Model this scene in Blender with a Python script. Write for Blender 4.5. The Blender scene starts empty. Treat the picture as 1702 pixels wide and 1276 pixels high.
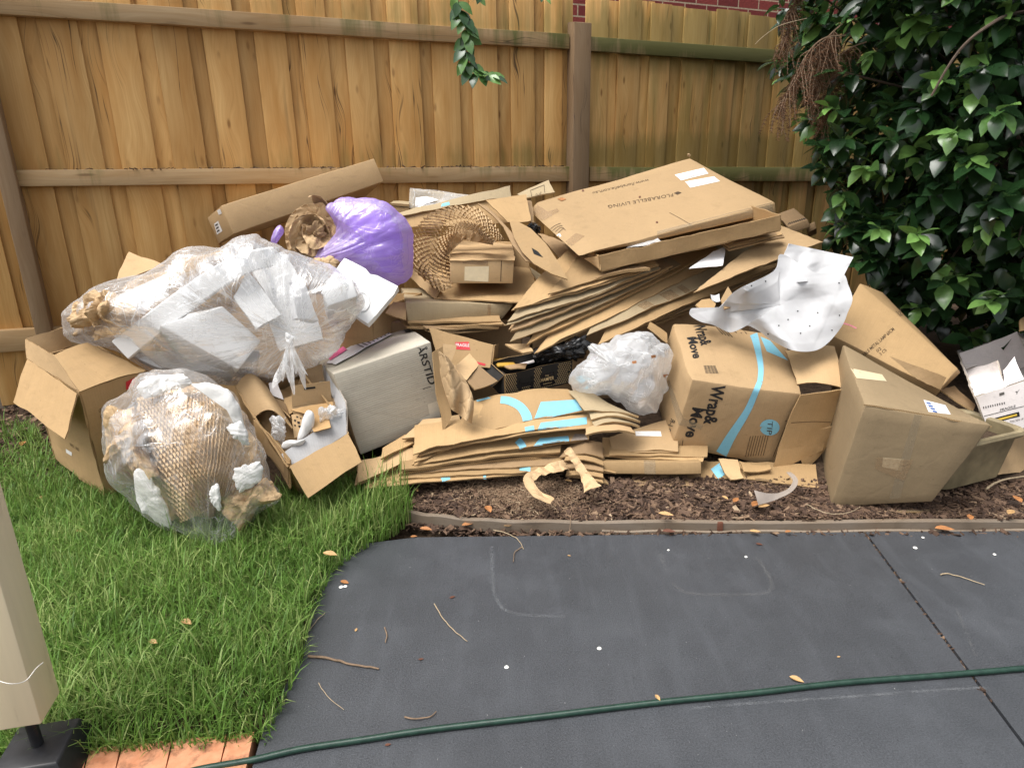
import bpy, bmesh, math, random
import numpy as np
from mathutils import Vector
from mathutils.bvhtree import BVHTree
from mathutils.geometry import tessellate_polygon

S = bpy.context.scene
COL = S.collection
R = math.radians
random.seed(7)
RNG = np.random.default_rng(11)

# ------------------------------------------------------------------ camera
W, H = 1702, 1276
F, PT, RL, CZ = 1120., R(18.2), R(-1.0), 1.2
FW = np.array([0, math.cos(PT), -math.sin(PT)])
_u = np.array([0, math.sin(PT), math.cos(PT)])
_r = np.array([1., 0, 0])
RI = math.cos(RL)*_r + math.sin(RL)*_u
UP = -math.sin(RL)*_r + math.cos(RL)*_u
CP = np.array([0, 0, CZ])
cam = bpy.data.cameras.new('camera')
cam.sensor_width = 36
cam.lens = 36*F/W
cam.clip_start = .05
cam.clip_end = 500
camo = bpy.data.objects.new('camera', cam)
COL.objects.link(camo)
from mathutils import Matrix
camo.matrix_world = Matrix(((RI[0], UP[0], -FW[0], 0), (RI[1], UP[1], -FW[1], 0), (RI[2], UP[2], -FW[2], CZ), (0, 0, 0, 1)))
S.camera = camo

# ------------------------------------------------------------------ light
SUN_EL, SUN_AZ = R(66), R(240)      # high, from the left and a little behind the viewer; overcast
wd = bpy.data.worlds.new('World')
S.world = wd
wd.use_nodes = True
nt = wd.node_tree
bg = nt.nodes['Background']
sky = nt.nodes.new('ShaderNodeTexSky')
sky.sky_type = 'NISHITA'
sky.sun_disc = False
sky.sun_elevation = SUN_EL
sky.sun_rotation = SUN_AZ
sky.air_density = 1.0
sky.dust_density = 4.0
sky.ozone_density = 1.0
hs = nt.nodes.new('ShaderNodeHueSaturation')
hs.inputs['Saturation'].default_value = .22
nt.links.new(sky.outputs[0], hs.inputs['Color'])
nt.links.new(hs.outputs[0], bg.inputs[0])
bg.inputs[1].default_value = .095
sun = bpy.data.lights.new('sun', 'SUN')
sun.energy = 1.5
sun.angle = R(40)
sun.color = (1, .965, .91)
suno = bpy.data.objects.new('sun', sun)
COL.objects.link(suno)
sd = Vector((math.sin(SUN_AZ)*math.cos(SUN_EL), math.cos(SUN_AZ)*math.cos(SUN_EL), math.sin(SUN_EL)))
suno.rotation_euler = sd.to_track_quat('Z', 'Y').to_euler()
suno.location = (0, 0, 8)
S.view_settings.view_transform = 'Standard'
S.view_settings.look = 'None'
S.view_settings.gamma = 1
S.view_settings.exposure = 1.28
S.cycles.transparent_max_bounces = 24
S.cycles.max_bounces = 10

# ------------------------------------------------------------------ projection helpers
def ray(x, y): return FW + (x-W/2)/F*RI - (y-H/2)/F*UP
def at(x, y, Y):
    d = ray(x, y); return CP + d*(Y/d[1])
def atz(x, y, z):
    d = ray(x, y); return CP + d*((z-CZ)/d[2])
def px(P):
    v = np.asarray(P)-CP; z = v@FW
    return np.array([W/2+F*(v@RI)/z, H/2-F*(v@UP)/z])
FY, FD = R(24.8), 4.24
FN = np.array([-math.sin(FY), math.cos(FY), 0]); FT = np.array([math.cos(FY), math.sin(FY), 0])
FO = np.array([0, FD, 0.])
def atf(x, y, off=0):
    d = ray(x, y); return CP + d*((FO-off*FN-CP)@FN/(d@FN))
def fu(P): return (np.asarray(P)-FO)@FT
# readers of the zoomed crops of the photograph: crop pixel -> photo pixel
def kA(x, y): return (x/2.32, 380+y/2.32)
def kB(x, y): return (500+x/3.358, 240+y/3.358)
def kC(x, y): return (850+x/2.986, 240+y/2.986)
def kD(x, y): return (520+x/2.837, 520+y/2.837)
def kE(x, y): return (1050+x/2.61, 480+y/2.61)
def kF(x, y): return (340+x/4.253, 560+y/4.253)

def solve3(p0, pa, pb, pc, Y0, g, reg=.003):
    """corner p0 at depth Y0: depths of its three neighbours so that the edges meet squarely"""
    d = [ray(*p)/ray(*p)[1] for p in (pa, pb, pc)]; O = at(*p0, Y0); g = np.array(g, float)
    def f(y):
        e = [CP+d[i]*y[i]-O for i in range(3)]; n = [np.linalg.norm(v)+1e-9 for v in e]
        return np.concatenate([[e[0]@e[1]/n[0]/n[1], e[1]@e[2]/n[1]/n[2], e[0]@e[2]/n[0]/n[2]], reg*10*(y-Y0-g)])
    y = Y0+g; lam = 1e-2
    for _ in range(120):
        r = f(y); J = np.zeros((6, 3))
        for i in range(3):
            yy = y.copy(); yy[i] += 1e-6; J[:, i] = (f(yy)-r)/1e-6
        s = np.linalg.solve(J.T@J+lam*np.eye(3), -J.T@r)
        if (f(y+s)**2).sum() < (r**2).sum(): y = y+s; lam *= .5
        else: lam *= 4
    return O, [CP+d[i]*y[i]-O for i in range(3)]

# ------------------------------------------------------------------ noise
def _h(i, j, k, s):
    n = (i*374761393 + j*668265263 + k*2147483647 + s*1274126177) & 0xffffffff
    n = ((n ^ (n >> 13))*1274126177) & 0xffffffff
    n = ((n ^ (n >> 16))*2246822519) & 0xffffffff
    return (n & 0xffff)/32767.5-1
def vn(P, s=0):
    P = np.asarray(P, float); i = np.floor(P).astype(np.int64); f = P-i; f = f*f*(3-2*f)
    o = 0
    for a in (0, 1):
        for b in (0, 1):
            for c in (0, 1):
                w = (f[..., 0] if a else 1-f[..., 0])*(f[..., 1] if b else 1-f[..., 1])*(f[..., 2] if c else 1-f[..., 2])
                o = o+w*_h(i[..., 0]+a, i[..., 1]+b, i[..., 2]+c, s)
    return o
def fbm(P, s=0, o=3):
    r = 0; a = 1.
    for k in range(o): r = r+a*vn(np.asarray(P)*2**k+17.3*k, s+k); a *= .5
    return r
def vn3(P, s=0): return np.stack([vn(P, s), vn(P, s+31), vn(P, s+67)], -1)
def fold(P, s=0, k=6, freq=10.):
    """piecewise planar creases: a sum of triangle waves in random directions"""
    g = np.random.default_rng(s); P = np.asarray(P)+.35/freq*vn3(np.asarray(P)*freq*.35, s); r = 0
    for _ in range(k):
        n = g.normal(size=3); n /= np.linalg.norm(n); q = freq*(.5+g.random()*1.3)
        t = P@n*q+g.random()*9; r = r+np.abs((t % 1)*2-1)/q*freq
    return r/k-.5

# ------------------------------------------------------------------ meshes and objects
BASE = {}
def thing(name, label, cat, loc, group=None):
    o = bpy.data.objects.new(name, None); COL.objects.link(o)
    o.empty_display_size = .1
    o.location = tuple(float(v) for v in loc); BASE[o] = np.array(loc, float)
    o['label'] = label; o['category'] = cat
    if group: o['group'] = group
    return o
def cat_geo(*gs):
    V, Fc, U, M = [], [], [], []; n = 0
    for g in gs:
        v, f, u, m = g
        V.append(np.asarray(v, float)); Fc += [tuple(int(i)+n for i in q) for q in f]; U += u; M += m; n += len(v)
    return np.concatenate(V), Fc, U, M
def mk(name, geo, mats, parent=None, smooth=True, label=None, cat=None, group=None, kind=None, sharp=35, attrs=None):
    V, Fc, U, M = geo
    V = np.asarray(V, float)
    if not isinstance(mats, (list, tuple)): mats = [mats]
    if parent is None:
        loc = np.array([V[:, 0].mean(), V[:, 1].mean(), V[:, 2].min()])
        if kind == 'structure': loc = np.zeros(3)
    else: loc = BASE[parent]
    me = bpy.data.meshes.new(name)
    if isinstance(Fc, np.ndarray):
        k = Fc.shape[1]; nf = len(Fc)
        me.vertices.add(len(V)); me.vertices.foreach_set('co', (V-loc).astype(np.float32).ravel())
        me.loops.add(nf*k); me.loops.foreach_set('vertex_index', Fc.astype(np.int32).ravel())
        me.polygons.add(nf); me.polygons.foreach_set('loop_start', np.arange(0, nf*k, k, dtype=np.int32))
        me.update(calc_edges=True)
    else:
        me.from_pydata((V-loc).tolist(), [], Fc)
    if U:
        ul = me.uv_layers.new(name='UVMap')
        ul.data.foreach_set('uv', np.array([c for f in U for c in f], np.float32).ravel())
    for m in mats: me.materials.append(m)
    if len(mats) > 1 and M: me.polygons.foreach_set('material_index', M)
    if attrs:
        for k_, a in attrs.items():
            at_ = me.attributes.new(k_, 'FLOAT', 'POINT'); at_.data.foreach_set('value', np.asarray(a, np.float32))
    me.polygons.foreach_set('use_smooth', [bool(smooth)]*len(me.polygons))
    me.update()
    if smooth and sharp: me.set_sharp_from_angle(angle=R(sharp))
    o = bpy.data.objects.new(name, me); COL.objects.link(o)
    if parent is None: o.location = tuple(loc)
    else: o.parent = parent
    BASE[o] = loc
    if label: o['label'] = label
    if cat: o['category'] = cat
    if group: o['group'] = group
    if kind: o['kind'] = kind
    return o

def patch(fn, nu, nv, flip=False, su=1., sv=1., mi=0):
    """grid of fn(u,v) -> points; u,v arrays in 0..1"""
    u, v = np.meshgrid(np.linspace(0, 1, nu+1), np.linspace(0, 1, nv+1), indexing='ij')
    V = fn(u, v).reshape(-1, 3); Fc, U = [], []
    k = nv+1
    for i in range(nu):
        for j in range(nv):
            q = [i*k+j, (i+1)*k+j, (i+1)*k+j+1, i*k+j+1]
            c = [(i/nu*su, j/nv*sv), ((i+1)/nu*su, j/nv*sv), ((i+1)/nu*su, (j+1)/nv*sv), (i/nu*su, (j+1)/nv*sv)]
            if flip: q.reverse(); c.reverse()
            Fc.append(tuple(q)); U.append(c)
    return V, Fc, U, [mi]*len(Fc)
def thick(fn, nu, nv, t, su, sv):
    """closed slab of thickness t below the surface fn; slot 0 faces, slot 1 cut edge"""
    e = 1e-3
    def nrm(u, v):
        a = fn(np.clip(u+e, 0, 1), v)-fn(np.clip(u-e, 0, 1), v); b = fn(u, np.clip(v+e, 0, 1))-fn(u, np.clip(v-e, 0, 1))
        n = np.cross(a, b); return n/(np.linalg.norm(n, axis=-1, keepdims=True)+1e-12)
    top = patch(fn, nu, nv, False, su, sv)
    bot = patch(lambda u, v: fn(u, v)-t*nrm(u, v), nu, nv, True, su, sv)
    V, Fc, U, M = cat_geo(top, bot); n = (nu+1)*(nv+1); k = nv+1
    def side(idx, L):
        for a, b in zip(idx[:-1], idx[1:]):
            Fc.append((a, a+n, b+n, b)); U.append([(0, 0), (0, 1), (.01, 1), (.01, 0)]); M.append(1)
    s0 = [i*k for i in range(nu+1)]; side(s0, su)
    side([i*k+nv for i in range(nu, -1, -1)], su)
    side([j for j in range(nv, -1, -1)], sv)
    side([nu*k+j for j in range(nv+1)], sv)
    # edge uv in metres along the edge
    acc = {}
    for q in range(len(Fc)):
        if M[q] == 1:
            a, d = V[Fc[q][0]], V[Fc[q][3]]; L = float(np.linalg.norm(a-d)); s = acc.get('s', 0.); acc['s'] = s+L
            U[q] = [(s, 0), (s, 1), (s+L, 1), (s+L, 0)]
    return V, Fc, U, M
def quadfn(c, bend=(0, 0), amp=0., fr=6., seed=0, crease=0., skew=0.):
    c = [np.asarray(p, float) for p in c]
    n0 = np.cross(c[1]-c[0], c[3]-c[0]); n0 = n0/np.linalg.norm(n0)
    def fn(u, v):
        U, V_ = u[..., None], v[..., None]
        p = c[0]*(1-U)*(1-V_)+c[1]*U*(1-V_)+c[2]*U*V_+c[3]*(1-U)*V_
        d = bend[0]*4*u*(1-u)+bend[1]*4*v*(1-v)+skew*(u-.5)*(v-.5)*4
        if amp: d = d+amp*fbm(p*fr+seed*3.7, seed, 2)
        if crease: d = d+crease*fold(p, seed+5, 4, 7.)
        if amp: p = p+.0045*vn3(p*14., seed+2)+.002*vn3(p*45., seed+4)
        return p+n0*d[..., None]
    return fn
def sheet(c, t=.005, bend=(0, 0), n=None, amp=.003, fr=6., seed=0, crease=0., rot=False, skew=0.):
    su = float(np.linalg.norm(np.subtract(c[1], c[0]))); sv = float(np.linalg.norm(np.subtract(c[3], c[0])))
    if n is None: n = (max(4, min(26, int(su/.03))), max(3, min(26, int(sv/.03))))
    V, Fc, U, M = thick(quadfn(c, bend, amp, fr, seed, crease, skew), n[0], n[1], t, su, sv)
    if rot: U = [[(b, a) for a, b in f] if m == 0 else f for f, m in zip(U, M)]
    return V, Fc, U, M
def pq(k, *pts):
    """pts of (x, y, Y) read in crop k -> world points"""
    return [at(*k(p[0], p[1]), p[2]) for p in pts]
def ident(x, y): return (x, y)

def hexa(O, e, ov=None, r=.006, n=.045, amp=.004, bulge=(0, 0, 0), seed=0, fr=5., crease=0.):
    """rounded box on the corner O with edges e; ov moves single corners: key 'abc' bits -> world point"""
    L = [float(np.linalg.norm(v)) for v in e]
    C = {}
    for a in (0, 1):
        for b in (0, 1):
            for c in (0, 1): C[(a, b, c)] = O+a*e[0]+b*e[1]+c*e[2]
    for k, p in (ov or {}).items(): C[tuple(int(q) for q in k)] = np.asarray(p, float)
    ax = [np.unique(np.concatenate([[0], np.linspace(r, l-r, max(2, int(l/n))+1), [l]])) for l in L]
    det = np.linalg.det(np.array(e)) > 0
    cen = sum(C.values())/8
    V, Fc, U, idx = [], [], [], {}
    def vert(p):
        key = tuple(round(q, 6) for q in p)
        if key not in idx: idx[key] = len(V); V.append(p)
        return idx[key]
    for d in range(3):
        i, j = [(1, 2), (0, 2), (0, 1)][d]
        for s in (0, 1):
            for a in range(len(ax[i])-1):
                for b in range(len(ax[j])-1):
                    q, uvs = [], []
                    for aa, bb in ((a, b), (a+1, b), (a+1, b+1), (a, b+1)):
                        p = [0, 0, 0]; p[d] = L[d]*s; p[i] = ax[i][aa]; p[j] = ax[j][bb]
                        q.append(vert(p)); uvs.append((p[i], p[j]) if d != 2 else (p[j], p[i]))
                    fl = (s == 1) ^ (d == 1)
                    if fl != det: q.reverse(); uvs.reverse()
                    Fc.append(tuple(q)); U.append(uvs)
    P = np.array(V, float); Lv = np.array(L)
    Q = np.clip(P, r, Lv-r); D = P-Q; m = np.linalg.norm(D, axis=1, keepdims=True)
    P = Q+np.where(m > 1e-9, D/np.maximum(m, 1e-9)*r, 0)
    T = P/Lv
    out = 0
    for a in (0, 1):
        for b in (0, 1):
            for c in (0, 1):
                w = (T[:, 0] if a else 1-T[:, 0])*(T[:, 1] if b else 1-T[:, 1])*(T[:, 2] if c else 1-T[:, 2])
                out = out+w[:, None]*C[(a, b, c)]
    for d in range(3):
        if bulge[d]:
            i, j = [(1, 2), (0, 2), (0, 1)][d]
            w = 16*T[:, i]*(1-T[:, i])*T[:, j]*(1-T[:, j])*(T[:, d]-.5)*2
            out = out+(bulge[d]*w)[:, None]*e[d]/L[d]
    if amp: out = out+amp*vn3(out*fr+seed*1.7, seed)+.3*amp*vn3(out*fr*4, seed+9)
    if crease: out = out+crease*fold(out, seed, 5, 6.)[:, None]*((out-cen)/(np.linalg.norm(out-cen, axis=1, keepdims=True)))
    return out, Fc, U, [0]*len(Fc)
def box_px(p0, pa, pb, pc, Y0, g, ov=None, **kw):
    O, e = solve3(p0, pa, pb, pc, Y0, g)
    o2 = {}
    for k, p in (ov or {}).items():
        b = [int(q) for q in k]; base = O+b[0]*e[0]+b[1]*e[1]+b[2]*e[2]
        o2[k] = at(p[0], p[1], base[1]+(p[2] if len(p) > 2 else 0))
    return hexa(O, e, o2, **kw), O, e

def spline(P, n, closed=True):
    P = np.asarray(P, float); m = len(P); out = []
    segs = m if closed else m-1
    tot = np.linspace(0, segs, n, endpoint=not closed)
    for t in tot:
        i = min(int(t), segs-1); f = t-i
        if closed: a, b, c, d = (P[(i+q) % m] for q in (-1, 0, 1, 2))
        else: a, b, c, d = (P[min(max(i+q, 0), m-1)] for q in (-1, 0, 1, 2))
        out.append(.5*((2*b)+(c-a)*f+(2*a-5*b+4*c-d)*f*f+(3*b-a-3*c+d)*f**3))
    return np.array(out)
def inflate(outline, Y0, T, slope=(0, 0), back=1., na=96, nr=22, disp=None, cen=None, floor=None, pw=.5, jag=0., js=0):
    """closed volume whose outline was read from the photograph, Y0 its mid depth and T its half thickness"""
    o = spline(outline, na)
    if jag:
        tt = np.arange(na)*2*math.pi/na; rr_ = 14.; w3 = np.stack([np.cos(tt)*rr_/3, np.sin(tt)*rr_/3, 0*tt+js], 1)
        o = o+(o-o.mean(0))/np.linalg.norm(o-o.mean(0), axis=1, keepdims=True)*jag*(fold(w3, 3+js, 5, .55)*3+.5*fold(w3, 5+js, 5, 1.6)*2)[:, None]
    c = np.array(cen) if cen is not None else o.mean(0)
    V, Fc = [], []
    def Yl(p): return Y0+slope[0]*(p[0]-c[0])/100+slope[1]*(p[1]-c[1])/100
    def add(p, dy):
        V.append(at(p[0], p[1], Yl(p)+dy)); return len(V)-1
    rs = np.sin(np.linspace(0, math.pi/2, nr+1))[1:]
    c0 = add(c, -T); ring = []
    for r in rs: ring.append([add(c+(q-c)*r, -T*max(0, 1-r*r)**pw) for q in o])
    c1 = add(c, T*back); rb = []
    for r in rs[:-1]: rb.append([add(c+(q-c)*r, T*back*max(0, 1-r*r)**pw) for q in o])
    rb.append(ring[-1])
    for rr, cc, fl in ((ring, c0, False), (rb, c1, True)):
        for a in range(na):
            b = (a+1) % na
            t = (cc, rr[0][b], rr[0][a]); Fc.append(t if fl else t[::-1])
            for k in range(nr-1):
                q = (rr[k][a], rr[k][b], rr[k+1][b], rr[k+1][a]); Fc.append(q if fl else q[::-1])
    V = np.array(V)
    cw = V.mean(0)
    if disp is not None:
        N = (V-cw); N = N/(np.linalg.norm(N, axis=1, keepdims=True)+1e-9)
        V = V+N*disp(V)[:, None]
    if floor is not None: V[:, 2] = np.maximum(V[:, 2], floor)
    return V, Fc, [], [0]*len(Fc)
def polar(geo, k):
    d = geo[0]-k; return {'ka': np.arctan2(-d[:, 0], -d[:, 2])*1.0, 'kr': np.linalg.norm(d, axis=1)}
def tube(P, r, n=8, r1=None, cap=True):
    P = np.asarray(P, float); m = len(P); V, Fc, U = [], [], []
    if r1 is None: r1 = r
    rad = np.linspace(r, r1, m) if np.isscalar(r) else np.asarray(r)
    up = np.array([.13, .21, .97]); s = 0.
    for i in range(m):
        t = P[min(i+1, m-1)]-P[max(i-1, 0)]; t = t/(np.linalg.norm(t)+1e-9)
        a = np.cross(t, up); a = a/(np.linalg.norm(a)+1e-9); b = np.cross(a, t)
        for k in range(n):
            q = 2*math.pi*k/n; V.append(P[i]+rad[i]*(math.cos(q)*a+math.sin(q)*b))
    for i in range(m-1):
        L = float(np.linalg.norm(P[i+1]-P[i]))
        for k in range(n):
            j = (k+1) % n
            Fc.append((i*n+k, i*n+j, (i+1)*n+j, (i+1)*n+k)); U.append([(k/n, s), ((k+1)/n, s), ((k+1)/n, s+L), (k/n, s+L)])
        s += L
    if cap:
        Fc.append(tuple(range(n-1, -1, -1))); U.append([(0, 0)]*n)
        Fc.append(tuple((m-1)*n+k for k in range(n))); U.append([(0, 0)]*n)
    return np.array(V), Fc, U, [0]*len(Fc)
def plate(pts, t, bend=None):
    """flat-cut cardboard of any outline: pts world points round the edge, thickness t"""
    P = np.asarray(pts, float); n = len(P)
    nr = np.zeros(3)
    for i in range(n): nr += np.cross(P[i], P[(i+1) % n])
    nr /= np.linalg.norm(nr)
    if nr@(CP-P.mean(0)) < 0: P = P[::-1]; nr = -nr
    a = P[1]-P[0]; a /= np.linalg.norm(a); b = np.cross(nr, a)
    tri = tessellate_polygon([[Vector((float((p-P[0])@a), float((p-P[0])@b), 0)) for p in P]])
    V = np.concatenate([P, P-nr*t]); Fc, U, M = [], [], []
    uv = [(float((p-P[0])@a), float((p-P[0])@b)) for p in P]
    for q in tri:
        p0, p1, p2 = (P[i] for i in q)
        if np.cross(p1-p0, p2-p0)@nr < 0: q = q[::-1]
        Fc.append(tuple(q)); U.append([uv[i] for i in q]); M.append(0)
        Fc.append(tuple(i+n for i in q[::-1])); U.append([uv[i] for i in q[::-1]]); M.append(0)
    s = 0
    for i in range(n):
        j = (i+1) % n; L = float(np.linalg.norm(P[j]-P[i]))
        Fc.append((i, i+n, j+n, j)); U.append([(s, 0), (s, 1), (s+L, 1), (s+L, 0)]); M.append(1); s += L
    return V, Fc, U, M

# ---- marks on surfaces: laid on the real mesh they belong to
_bvh = {}
def bvh(o):
    if o not in _bvh:
        me = o.data; L = BASE[o]
        _bvh[o] = BVHTree.FromPolygons([tuple(v.co+Vector(L)) for v in me.vertices], [tuple(p.vertices) for p in me.polygons])
    return _bvh[o]
def on(o, x, y, off=.0012):
    d = Vector(ray(x, y)).normalized()
    h, n, i, dist = bvh(o).ray_cast(Vector(CP), d)
    if h is None: return None
    if n.dot(d) > 0: n = -n
    return np.array(h+n*off)
def mark(name, o, quad, m, n=(8, 8), off=.0012, parent=None, fn=None, label=None):
    """a label, tape or print: quad of photo pixels laid on object o, as a fine grid"""
    q = [np.array(p, float) for p in quad]; V, Fc, U, idx = [], [], [], {}
    nu, nv = n
    for i in range(nu+1):
        for j in range(nv+1):
            u, v = i/nu, j/nv
            p = q[0]*(1-u)*(1-v)+q[1]*u*(1-v)+q[2]*u*v+q[3]*(1-u)*v
            w = on(o, p[0], p[1], off)
            if w is not None: idx[(i, j)] = len(V); V.append(w)
    for i in range(nu):
        for j in range(nv):
            k = [(i, j), (i+1, j), (i+1, j+1), (i, j+1)]
            if all(a in idx for a in k):
                f = [idx[a] for a in k]
                P = [V[a] for a in f]
                if max(np.linalg.norm(P[a]-P[(a+1) % 4]) for a in range(4)) > .12: continue
                if np.cross(P[1]-P[0], P[3]-P[0])@(CP-P[0]) < 0: f.reverse(); k = k[::-1]
                Fc.append(tuple(f)); U.append([(a/nu, b/nv) for a, b in k])
    if not Fc: print('mark missed', name, quad); return None
    return mk(name, (V, Fc, U, [0]*len(Fc)), m, parent or o, label=label)
def stroke(name, o, pts, w, m, off=.0012, parent=None, n=None):
    """a printed or taped band of pixel width w along the pixel path pts"""
    P = spline(pts, n or max(8, len(pts)*6), False); T = np.gradient(P, axis=0); T /= np.linalg.norm(T, axis=1, keepdims=True)
    Nn = np.stack([-T[:, 1], T[:, 0]], 1); ws = np.interp(np.linspace(0, 1, len(P)), np.linspace(0, 1, len(w)), w) if not np.isscalar(w) else np.full(len(P), w)
    V, Fc, row = [], [], []
    for i in range(len(P)):
        r_ = []
        for s in (-.5, -.17, .17, .5):
            h = on(o, *(P[i]+Nn[i]*ws[i]*s), off)
            if h is None: r_ = None; break
            V.append(h); r_.append(len(V)-1)
        row.append(r_)
    for a, b in zip(row[:-1], row[1:]):
        if a and b:
            for k in range(3):
                if max(np.linalg.norm(V[a[k]]-V[b[k]]), np.linalg.norm(V[a[k]]-V[a[k+1]])) < .12: Fc.append((a[k], b[k], b[k+1], a[k+1]))
    if not Fc: print('stroke missed', name); return None
    return mk(name, (V, Fc, [], [0]*len(Fc)), m, parent or o)
def text(name, o, s, p0, p1, up, m, bold=0., off=.0013, parent=None, space=1.):
    """lettering laid on object o: baseline from photo pixel p0 to p1, capital height along the pixel vector up"""
    cu = bpy.data.curves.new('t', 'FONT'); cu.body = s; cu.size = 1; cu.offset = bold; cu.resolution_u = 3; cu.space_character = space
    to = bpy.data.objects.new('t', cu); COL.objects.link(to)
    bpy.context.view_layer.update()
    me = bpy.data.meshes.new_from_object(to.evaluated_get(bpy.context.evaluated_depsgraph_get()))
    bpy.data.objects.remove(to)
    bm = bmesh.new(); bm.from_mesh(me); bmesh.ops.triangulate(bm, faces=bm.faces[:])
    x0 = min(v.co.x for v in bm.verts); wx = max(v.co.x for v in bm.verts)-x0; p0 = np.array(p0, float); dx = np.array(p1, float)-p0; up = np.array(up, float)/.69
    V, ok = [], []
    for v in bm.verts:
        p = p0+(v.co.x-x0)/wx*dx+v.co.y*up
        h = on(o, p[0], p[1], off); ok.append(h is not None); V.append(h if h is not None else np.zeros(3))
    Fc = []
    for f in bm.faces:
        i = [v.index for v in f.verts]
        if all(ok[k] for k in i):
            a, b, c = (V[k] for k in i)
            if max(np.linalg.norm(a-b), np.linalg.norm(b-c)) > .2: continue
            if np.cross(b-a, c-a)@(CP-a) < 0: i.reverse()
            Fc.append(tuple(i))
    bm.free()
    if not Fc: print('text missed', s); return None
    return mk(name, (V, Fc, [], [0]*len(Fc)), m, parent or o, smooth=False)
# ------------------------------------------------------------------ materials
class NB:
    def __init__(s, name):
        s.m = bpy.data.materials.new(name); s.m.use_nodes = True; s.t = s.m.node_tree; s.t.nodes.clear()
        s.out = s.n('ShaderNodeOutputMaterial')
    def n(s, ty, ins=None, **kw):
        x = s.t.nodes.new(ty)
        for k, v in kw.items(): setattr(x, k, v)
        for k, v in (ins or {}).items(): s.put(x, k, v)
        return x
    def put(s, x, k, v):
        i = x.inputs[k]
        if isinstance(v, bpy.types.NodeSocket): s.t.links.new(v, i)
        elif isinstance(v, bpy.types.Node): s.t.links.new(v.outputs[0], i)
        else: i.default_value = v
    def noise(s, vec, scale, detail=4, rough=.55, dist=0.):
        return s.n('ShaderNodeTexNoise', {'Vector': vec, 'Scale': scale, 'Detail': detail, 'Roughness': rough, 'Distortion': dist}).outputs[0]
    def math(s, op, a, b=0., c=None):
        x = s.n('ShaderNodeMath', operation=op); s.put(x, 0, a); s.put(x, 1, b)
        if c is not None: s.put(x, 2, c)
        return x.outputs[0]
    def ramp(s, v, a, b, lo=0., hi=1., smooth=False):
        x = s.n('ShaderNodeMapRange', {0: v, 1: a, 2: b, 3: lo, 4: hi}, interpolation_type='SMOOTHSTEP' if smooth else 'LINEAR'); return x.outputs[0]
    def mix(s, f, a, b, bt='MIX'):
        x = s.n('ShaderNodeMix', data_type='RGBA', blend_type=bt)
        s.put(x, 0, f); s.put(x, 6, c4(a)); s.put(x, 7, c4(b)); return x.outputs[2]
    def mapv(s, vec, sc=(1, 1, 1), rot=(0, 0, 0)):
        return s.n('ShaderNodeMapping', {'Vector': vec, 'Scale': sc, 'Rotation': rot}).outputs[0]
    def bump(s, h, st, d=.01, nrm=None):
        i = {'Height': h, 'Strength': st, 'Distance': d}
        if nrm is not None: i['Normal'] = nrm
        return s.n('ShaderNodeBump', i).outputs[0]
    def pbr(s, col, rough=.6, normal=None, spec=.5, **ins):
        i = {'Base Color': c4(col), 'Roughness': rough, 'Specular IOR Level': spec}
        i.update(ins)
        if normal is not None: i['Normal'] = normal
        b = s.n('ShaderNodeBsdfPrincipled', i); s.t.links.new(b.outputs[0], s.out.inputs[0]); return b
    @property
    def co(s): return s.n('ShaderNodeTexCoord')
    @property
    def wpos(s): return s.n('ShaderNodeNewGeometry').outputs['Position']
def c4(c): return (*c, 1.) if isinstance(c, tuple) and len(c) == 3 else c
def mul(c, k): return tuple(q*k for q in c)

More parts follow.
